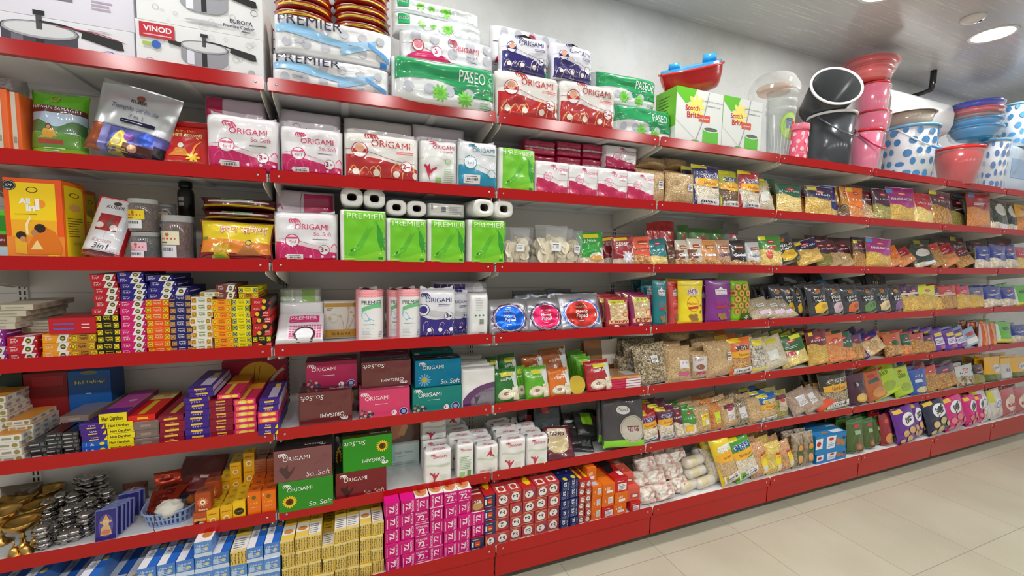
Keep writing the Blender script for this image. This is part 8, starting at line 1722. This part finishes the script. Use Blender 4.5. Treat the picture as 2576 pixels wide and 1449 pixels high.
a = P('tb_dark', 5, 842, 930, 1172, d=.14, t=.09, desc='dark tissue box at the back of the sixth shelf'); P('tb_dark', 5, 840, 900, 1096, d=.135, t=.09, on=a)
a = P('tb_green', 5, 730, 840, 1196, d=.13, t=.09, desc='green tissue box pushed behind the front stack'); P('tb_mauve', 5, 734, 836, 1112, d=.12, t=.09, on=a, desc='mauve wrapped box behind the front stack')
a = P('tb_pale', 5, 968, 1054, 1112, d=.21, t=.09); P('tb_fox', 5, 976, 1056, 1048, d=.21, t=.09, on=a)
LB = ['lily', 'lilyflip']
for pl, pr, pt, k_, n_ in ((1068, 1136, 1134, 'lily', 1), (1150, 1192, 1118, 'lilygreen', 1), (1198, 1254, 1122, 'lilyflip', 3), (1258, 1323, 1106, 'lily', 4), (1326, 1379, 1100, 'lily', 4)):
    P(k_, 5, pl, pr, pt, d=.0, t=.065, n=n_, gap=1.02, variants=2)
a = P('lily', 5, 1062, 1130, 1106, d=.14, t=.065, variants=2); b = P('lily', 5, 1060, 1124, 1050, d=.14, t=.065, on=a, variants=2); P('lily', 5, 1128, 1190, 1098, d=.10, t=.065, n=3, variants=2, gap=1.02); a = P('lilyflip', 5, 1066, 1126, 1106, d=.215, t=.065, variants=2); b = P('lilyflip', 5, 1104, 1160, 1044, d=.215, t=.065, on=a, variants=2)
P('dkpapad', 5, 1346, 1414, 1034, d=.10, t=.03, lean=18, roll=6); P('blkpack', 5, 1304, 1360, 1028, d=.17, t=.03, lean=14, roll=4, variants=2); P('blkpack', 5, 1370, 1420, 1030, d=.2, t=.03, lean=12, variants=2)
P('marpapad', 5, 1382, 1450, 1098, d=.0, t=.03, lean=38, roll=4)
hz = shelf_z(5)
for k_, px, d_, dz, le, ro, yw in (('blkflat', 1420, .05, .0, 66, 5, 10), ('blkblue', 1440, .08, .02, 62, -6, -10), ('blkflat', 1470, .03, .0, 70, 4, -20), ('blkflat', 1490, .08, .03, 60, -8, 14), ('blklime', 1482, .10, .055, 56, 6, -8), ('blkflat', 1452, .14, .02, 40, 8, 4), ('blkpack', 1500, .17, .0, 22, 10, 0), ('blkpack', 1470, .19, .0, 20, -6, 0)): put(k_, x_at(px, d_, hz), 0, hz + dz, .13, .15, .022, lean=le, roll=ro, yaw=yw, row=5, frontat=d_, variants=2)
P('bigblk', 5, 1522, 1628, 1016, d=-.01, t=.04, lean=16, roll=6, n=2, gap=1.6)
for it in (('aw_maroon', 1612, 1668, 1046, 10, -6), ('aw_purp', 1662, 1706, 1032, 8, -3), ('s_pur', 1704, 1730, 1034, 8, -3), ('s_grn', 1728, 1766, 1036, 8, -4), ('l_yel', 1758, 1800, 1030, 10, -6), ('l_lime', 1796, 1828, 1024, 10, -5), ('l_wht', 1824, 1868, 1016, 12, -8), ('l_seed', 1856, 1898, 1016, 14, -10), ('l_oat', 1890, 1930, 1010, 12, -8), ('aw_blue', 1918, 1966, 998, 8, -5), ('l_dk', 1956, 1996, 990, 8, -5), ('l_pale', 2004, 2056, 1000, 28, -16), ('l_pale', 2034, 2080, 998, 34, -20), ('orgtip', 2064, 2108, 998, 44, -24), ('aw_black', 2080, 2150, 944, 10, -4), ('marbis', 2154, 2198, 950, 10, -4), ('orgbis', 2198, 2246, 948, 18, -12), ('limebag', 2216, 2284, 938, 20, -14), ('limebag', 2268, 2312, 936, 14, -8), ('bluebis', 2306, 2348, 936, 8, -3), ('redbei', 2344, 2378, 932, 12, -8), ('purtan', 2376, 2424, 932, 14, -8), ('whtgr', 2422, 2464, 926, 10, -4), ('darkbr', 2464, 2490, 922, 8, -2), ('yelcap', 2492, 2532, 904, 6, 2), ('silcap', 2532, 2556, 906, 6, 2), ('yelcap', 2554, 2600, 902, 6, 0)):
    k_, pl, pr, pt, le, ro = it; P(k_, 5, pl, pr, pt, d=.01, t=.06, lean=le, roll=ro, n=3 if k_ not in ('l_pale', 'orgtip') else 1, variants=2)
# bottom shelf -------------------------------------------------------
def grid_cartons(cols, z1fn, keyfn, ch, t, d=.012, rows=None):
    """columns of long cartons with their printed ends to the aisle; z1fn gives each column's layer count"""
    y = BASE_Y + d
    for i, (xa, xb) in enumerate(cols):
        n = z1fn(i)
        for j in range(n):
            k_ = keyfn(i, j, n)
            put(k_, (xa + xb) / 2 + RND.uniform(-.0015, .0015), 0, shelf_z(6) + j * ch, (xb - xa) * .965, ch * .975, t, 0, 0, RND.uniform(-1, 1), 6, 0, None, (('grid', round(xa, 3)), j), frontat=y + RND.uniform(0, .012))
def cols_px(pxs, py_z): return [(x_at(a_, BASE_Y, py_z), x_at(b_, BASE_Y, py_z)) for a_, b_ in zip(pxs, pxs[1:])]
yc = [-.008 + .0535 * i for i in range(0, 9)]
yl = [4, 5, 5, 5, 4, 4, 5, 5]
x0 = x_at(706, BASE_Y, .35); x1 = x_at(966, BASE_Y, .35); dx = (x1 - x0) / 8
grid_cartons([(x0 + i * dx, x0 + (i + 1) * dx) for i in range(8)], lambda i: [4, 4, 4, 3, 4, 4, 4, 4][i], lambda i, j, n: 'fy2' if i in (3, 4, 5) or (i + j) % 5 == 0 else 'fy1', .0585, .27)
x2 = x_at(1220, BASE_Y, .35); dp = (x2 - x1) / 7
pr_ = {0: 'fp1', 1: 'fp1', 2: 'fp0', 3: 'fp2', 4: 'fp1', 5: 'fp1', 6: 'fp2'}
def pk(i, j, n):
    if i == 6 and j == 0: return 'fm'
    if i == 6 and j == n - 1: return 'ff'
    if j == n - 1 and i == 2: return 'fp2'
    if j == n - 1 and i in (3,): return 'fp2'
    if j == n - 1 and i in (4, 5): return 'fp0'
    return pr_[i]
grid_cartons([(x1 + .004 + i * dp, x1 + .004 + (i + 1) * dp) for i in range(7)], lambda i: [5, 5, 5, 5, 5, 5, 4][i], pk, .0612, .3)
rx = cols_px([1222, 1250, 1285, 1317, 1350, 1382, 1413], .33)
grid_cartons(rx, lambda i: [4, 4, 4, 4, 4, 4][i], lambda i, j, n: ('fr2' if j == 0 else 'fm') if i == 0 else ('fr2' if (i * 7 + j * 5) % 4 == 0 else 'fr1'), .0625, .3)
nx = cols_px([1414, 1437, 1460], .33); grid_cartons(nx, lambda i: 5, lambda i, j, n: 'fn', .049, .3)
sx_ = cols_px([1461, 1477, 1492], .33); grid_cartons(sx_, lambda i: 6, lambda i, j, n: 'frs', .0372, .28)
ox = cols_px([1494, 1520, 1551, 1584], .33); grid_cartons(ox, lambda i: [3, 3, 2][i], lambda i, j, n: (('fo1',) * 3, ('frd', 'fo1', 'fo2'), ('fo2', 'fo2'))[i][j], .062, .26)
oz = shelf_z(6)
put('frd', (ox[2][0] + ox[2][1]) / 2, 0, oz + 2 * .062, ox[2][1] - ox[2][0], .075, .28, row=6, frontat=BASE_Y + .02, desc='red carton with white barcode panel on top')
put('fo2', ox[0][0] + .02, 0, oz + 3 * .062, .055, .075, .05, row=6, frontat=BASE_Y + .06, desc='orange carton standing on end on top')
b = put('frd', x_at(1606, BASE_Y, .3), 0, oz, .06, .055, .24, row=6, frontat=BASE_Y + .01, yaw=-4, desc='red carton low beside the salmon one'); put('fsal', b.x + .0, 0, oz + .056, .075, .07, .3, row=6, frontat=BASE_Y + .02, yaw=-5); put('fsal', b.x - .01, 0, oz + .127, .07, .06, .26, row=6, frontat=BASE_Y + .06, yaw=-6, desc='salmon red carton topping the wrapped pair')
# blue cartons left
x0 = x_at(705, BASE_Y, .33); bd = .056
bl = [4, 4, 4, 4, 5, 4, 4, 4, 3, 3, 4, 3, 3, 4, 3, 3, 3, 3]
grid_cartons([(x0 - (i + 1) * bd, x0 - i * bd) for i in range(18)], lambda i: bl[i], lambda i, j, n: 'fy2' if (i == 2 and j == n - 1) else ('fb2' if (i * 3 + j) % 3 == 0 else 'fb1'), .0585, .28)
# papad rolls in film
def rollheap(pts, w_, h_):
    for px, dd, dz, yw in pts: put('ballbag', x_at(px, BASE_Y + dd, .32), BASE_Y + dd + .05, oz + dz, w_, h_, h_, yaw=yw, row=6, variants=4)
for i, (px, dd, dz, yw, ro, le) in enumerate(((1640, .01, 0, 6, 4, 14), (1688, .0, 0, -6, -6, 16), (1722, .03, 0, 4, 6, 12), (1622, .06, .05, 14, 14, 20), (1664, .05, .06, -8, -8, 20), (1704, .06, .062, 10, 10, 18), (1730, .09, .06, 4, -6, 10), (1640, .10, .11, -10, -12, 24), (1680, .10, .12, 8, 8, 22), (1716, .12, .12, -4, -10, 20), (1660, .15, .165, 6, 10, 30), (1700, .16, .17, -12, -6, 26), (1630, .16, .10, 0, 0, 12), (1690, .2, .09, 0, 6, 12))):
    put('ballpack', x_at(px, BASE_Y + dd, .32), 0, oz + dz, .125, .085, .06, lean=le, roll=ro, yaw=yw, row=6, frontat=BASE_Y + dd + .01, variants=4)
rollheap([(1746, .03, 0, 12), (1790, .03, 0, 8), (1764, .05, .062, 8), (1758, .06, .124, 10), (1788, .14, .0, 30), (1782, .15, .066, 24), (1776, .15, .13, 20)], .155, .066)
P('emptybag', 6, 1706, 1800, 1108, d=.16, t=.05, lean=22, pb=1190)
for it in (('aw_yel', 1826, 1872, 1112, 14, -14), ('aw_lime', 1862, 1922, 1114, 16, -14), ('frymes', 1902, 1946, 1126, 12, -6), ('frymesy', 1940, 1980, 1124, 10, -5), ('frymes', 1974, 2010, 1122, 12, -12)):
    k_, pl, pr, pt, le, ro = it; P(k_, 6, pl, pr, pt, d=.015, t=.065, lean=le, roll=ro, n=3, variants=2)
P('palelean', 6, 1796, 1842, 1140, d=.06, t=.06, lean=20, roll=-10)
for pl, pr, pt, d_ in ((2004, 2030, 1098, .02), (2030, 2056, 1092, .02), (1976, 2004, 1090, .14), (2000, 2030, 1084, .18)): P('cashew', 6, pl, pr, pt, d=d_, t=.05, lean=4, roll=-2, n=2)
a = P('bluebis2', 6, 2054, 2128, 1136, d=.03, t=.09); P('bluebis2', 6, 2052, 2128, 1092, d=.03, t=.09, on=a)
for j in range(2):
    a = P('bluebis2', 6, 2048, 2116, 1128, d=.13 + .1 * j, t=.09); P('bluebis2', 6, 2046, 2114, 1080 - 8 * j, d=.13 + .1 * j, t=.09, on=a)
P('redwht', 6, 2084, 2126, 1064, d=.24, t=.08)
for it in (('grnhal', 2146, 2188, 1062, 6, 0, .03, 4), ('grnhal', 2186, 2214, 1060, 6, -2, .04, 3), ('grnhal', 2210, 2234, 1056, 6, -2, .06, 2), ('redbis', 2232, 2258, 1050, 8, -2, .03, 2), ('sn_pur', 2250, 2278, 1030, 6, 0, .10, 2), ('sn_pur', 2270, 2322, 1038, 14, -6, .0, 1), ('sn_pur', 2304, 2338, 1022, 10, -4, .04, 3), ('sn_navy', 2348, 2402, 1018, 14, -8, .01, 3), ('sn_pink', 2392, 2444, 1010, 12, -8, .01, 3), ('sn_pink', 2442, 2472, 1004, 10, -6, .02, 3), ('sn_pink', 2468, 2494, 1002, 10, -6, .03, 2), ('flour', 2478, 2508, 986, 18, -10, .03, 2), ('flour', 2504, 2534, 986, 10, -4, .03, 2), ('pinkflour', 2536, 2568, 984, 8, -2, .02, 2), ('pinkflour', 2568, 2604, 980, 8, 0, .02, 2)):
    k_, pl, pr, pt, le, ro, d_, n_ = it; P(k_, 6, pl, pr, pt, d=d_, t=.06, lean=le, roll=ro, n=n_, variants=2)

# ---------------------------------------------------------------- labels
def label_all():
    fam = {}; full = {}
    for r in THINGS:
        if r.stack: full.setdefault((r.row, r.stack[0]), []).append(r)
    for v in full.values(): v.sort(key=lambda q: q.z)
    for r in THINGS: fam.setdefault(r.desc, []).append(r)
    for desc, lst in fam.items():
        if len(lst) == 1:
            r = lst[0]; tag(r.o, '%s, %s' % (desc, SHELF[r.row]), r.cat); continue
        grp = desc + ('es' if desc.endswith('x') else 's')
        byrow = {}
        for r in lst: byrow.setdefault(r.row, []).append(r)
        for row, rs in byrow.items():
            sh = SHELF[row]
            stk = [r for r in rs if r.stack]; free = [r for r in rs if not r.stack]
            cols = {}
            for r in stk: cols.setdefault(r.stack[0], []).append(r)
            order = sorted(cols, key=lambda k: min(q.x for q in cols[k]))
            for ci, k in enumerate(order):
                c = sorted(cols[k], key=lambda q: q.z)
                for i, r in enumerate(c):
                    fc = full[(row, k)]; i = fc.index(r)
                    up = 'topmost' if i == len(fc) - 1 and len(fc) > 1 else ORD[i + 1] + ' up'
                    if len(order) == 1 and not free: lb = '%s, %s in its stack, %s' % (desc, up, sh)
                    else: lb = '%s, %s in %s stack, %s' % (desc, up, ORD[ci + 1], sh)
                    if ' stack, ' in lb and len(lb.split()) < 15 and 'its stack' not in lb: lb = lb.replace(' stack, ', ' stack from left, ')
                    tag(r.o, lb, r.cat, grp)
            fr = sorted([r for r in free if r.rank == 0], key=lambda q: q.x)
            cl = []
            for r in fr:
                if cl and abs(r.x - cl[-1][-1].x) < .05 and abs(r.z - cl[-1][-1].z) > .025: cl[-1].append(r)
                else: cl.append([r])
            for ci, c in enumerate(cl):
                c.sort(key=lambda q: q.z)
                for i, r in enumerate(c):
                    w = [] if len(cl) == 1 and (len(c) > 1 or not stk) else [ORD[ci + 1] + ' from left' + (' off the stacks' if stk else '')]
                    if len(c) > 1: w.append(('lower one', 'upper one')[i] if len(c) == 2 else ORD[i + 1] + ' up')
                    r.where = (w + ['front one'])[0]
                    if not w and len(rs) > 1: w = ['front one']
                    tag(r.o, ', '.join([desc] + w + [sh]), r.cat, grp)
            for r in free:
                if r.rank > 0: tag(r.o, '%s, %s behind %s, %s' % (desc, ORD[r.rank], (r.front.where if getattr(r, 'front', None) else 'front one'), sh), r.cat, grp)
label_all()
seen_ = {}
for o in list(COL.objects):
    lb = o.get('label')
    if o.parent is None and lb:
        n_ = seen_[lb] = seen_.get(lb, 0) + 1
        if n_ > 1 and not o.get('group', '').startswith(('round downlights', 'red railed')): o['label'] = '%s, %s such' % (lb, ORD[n_])
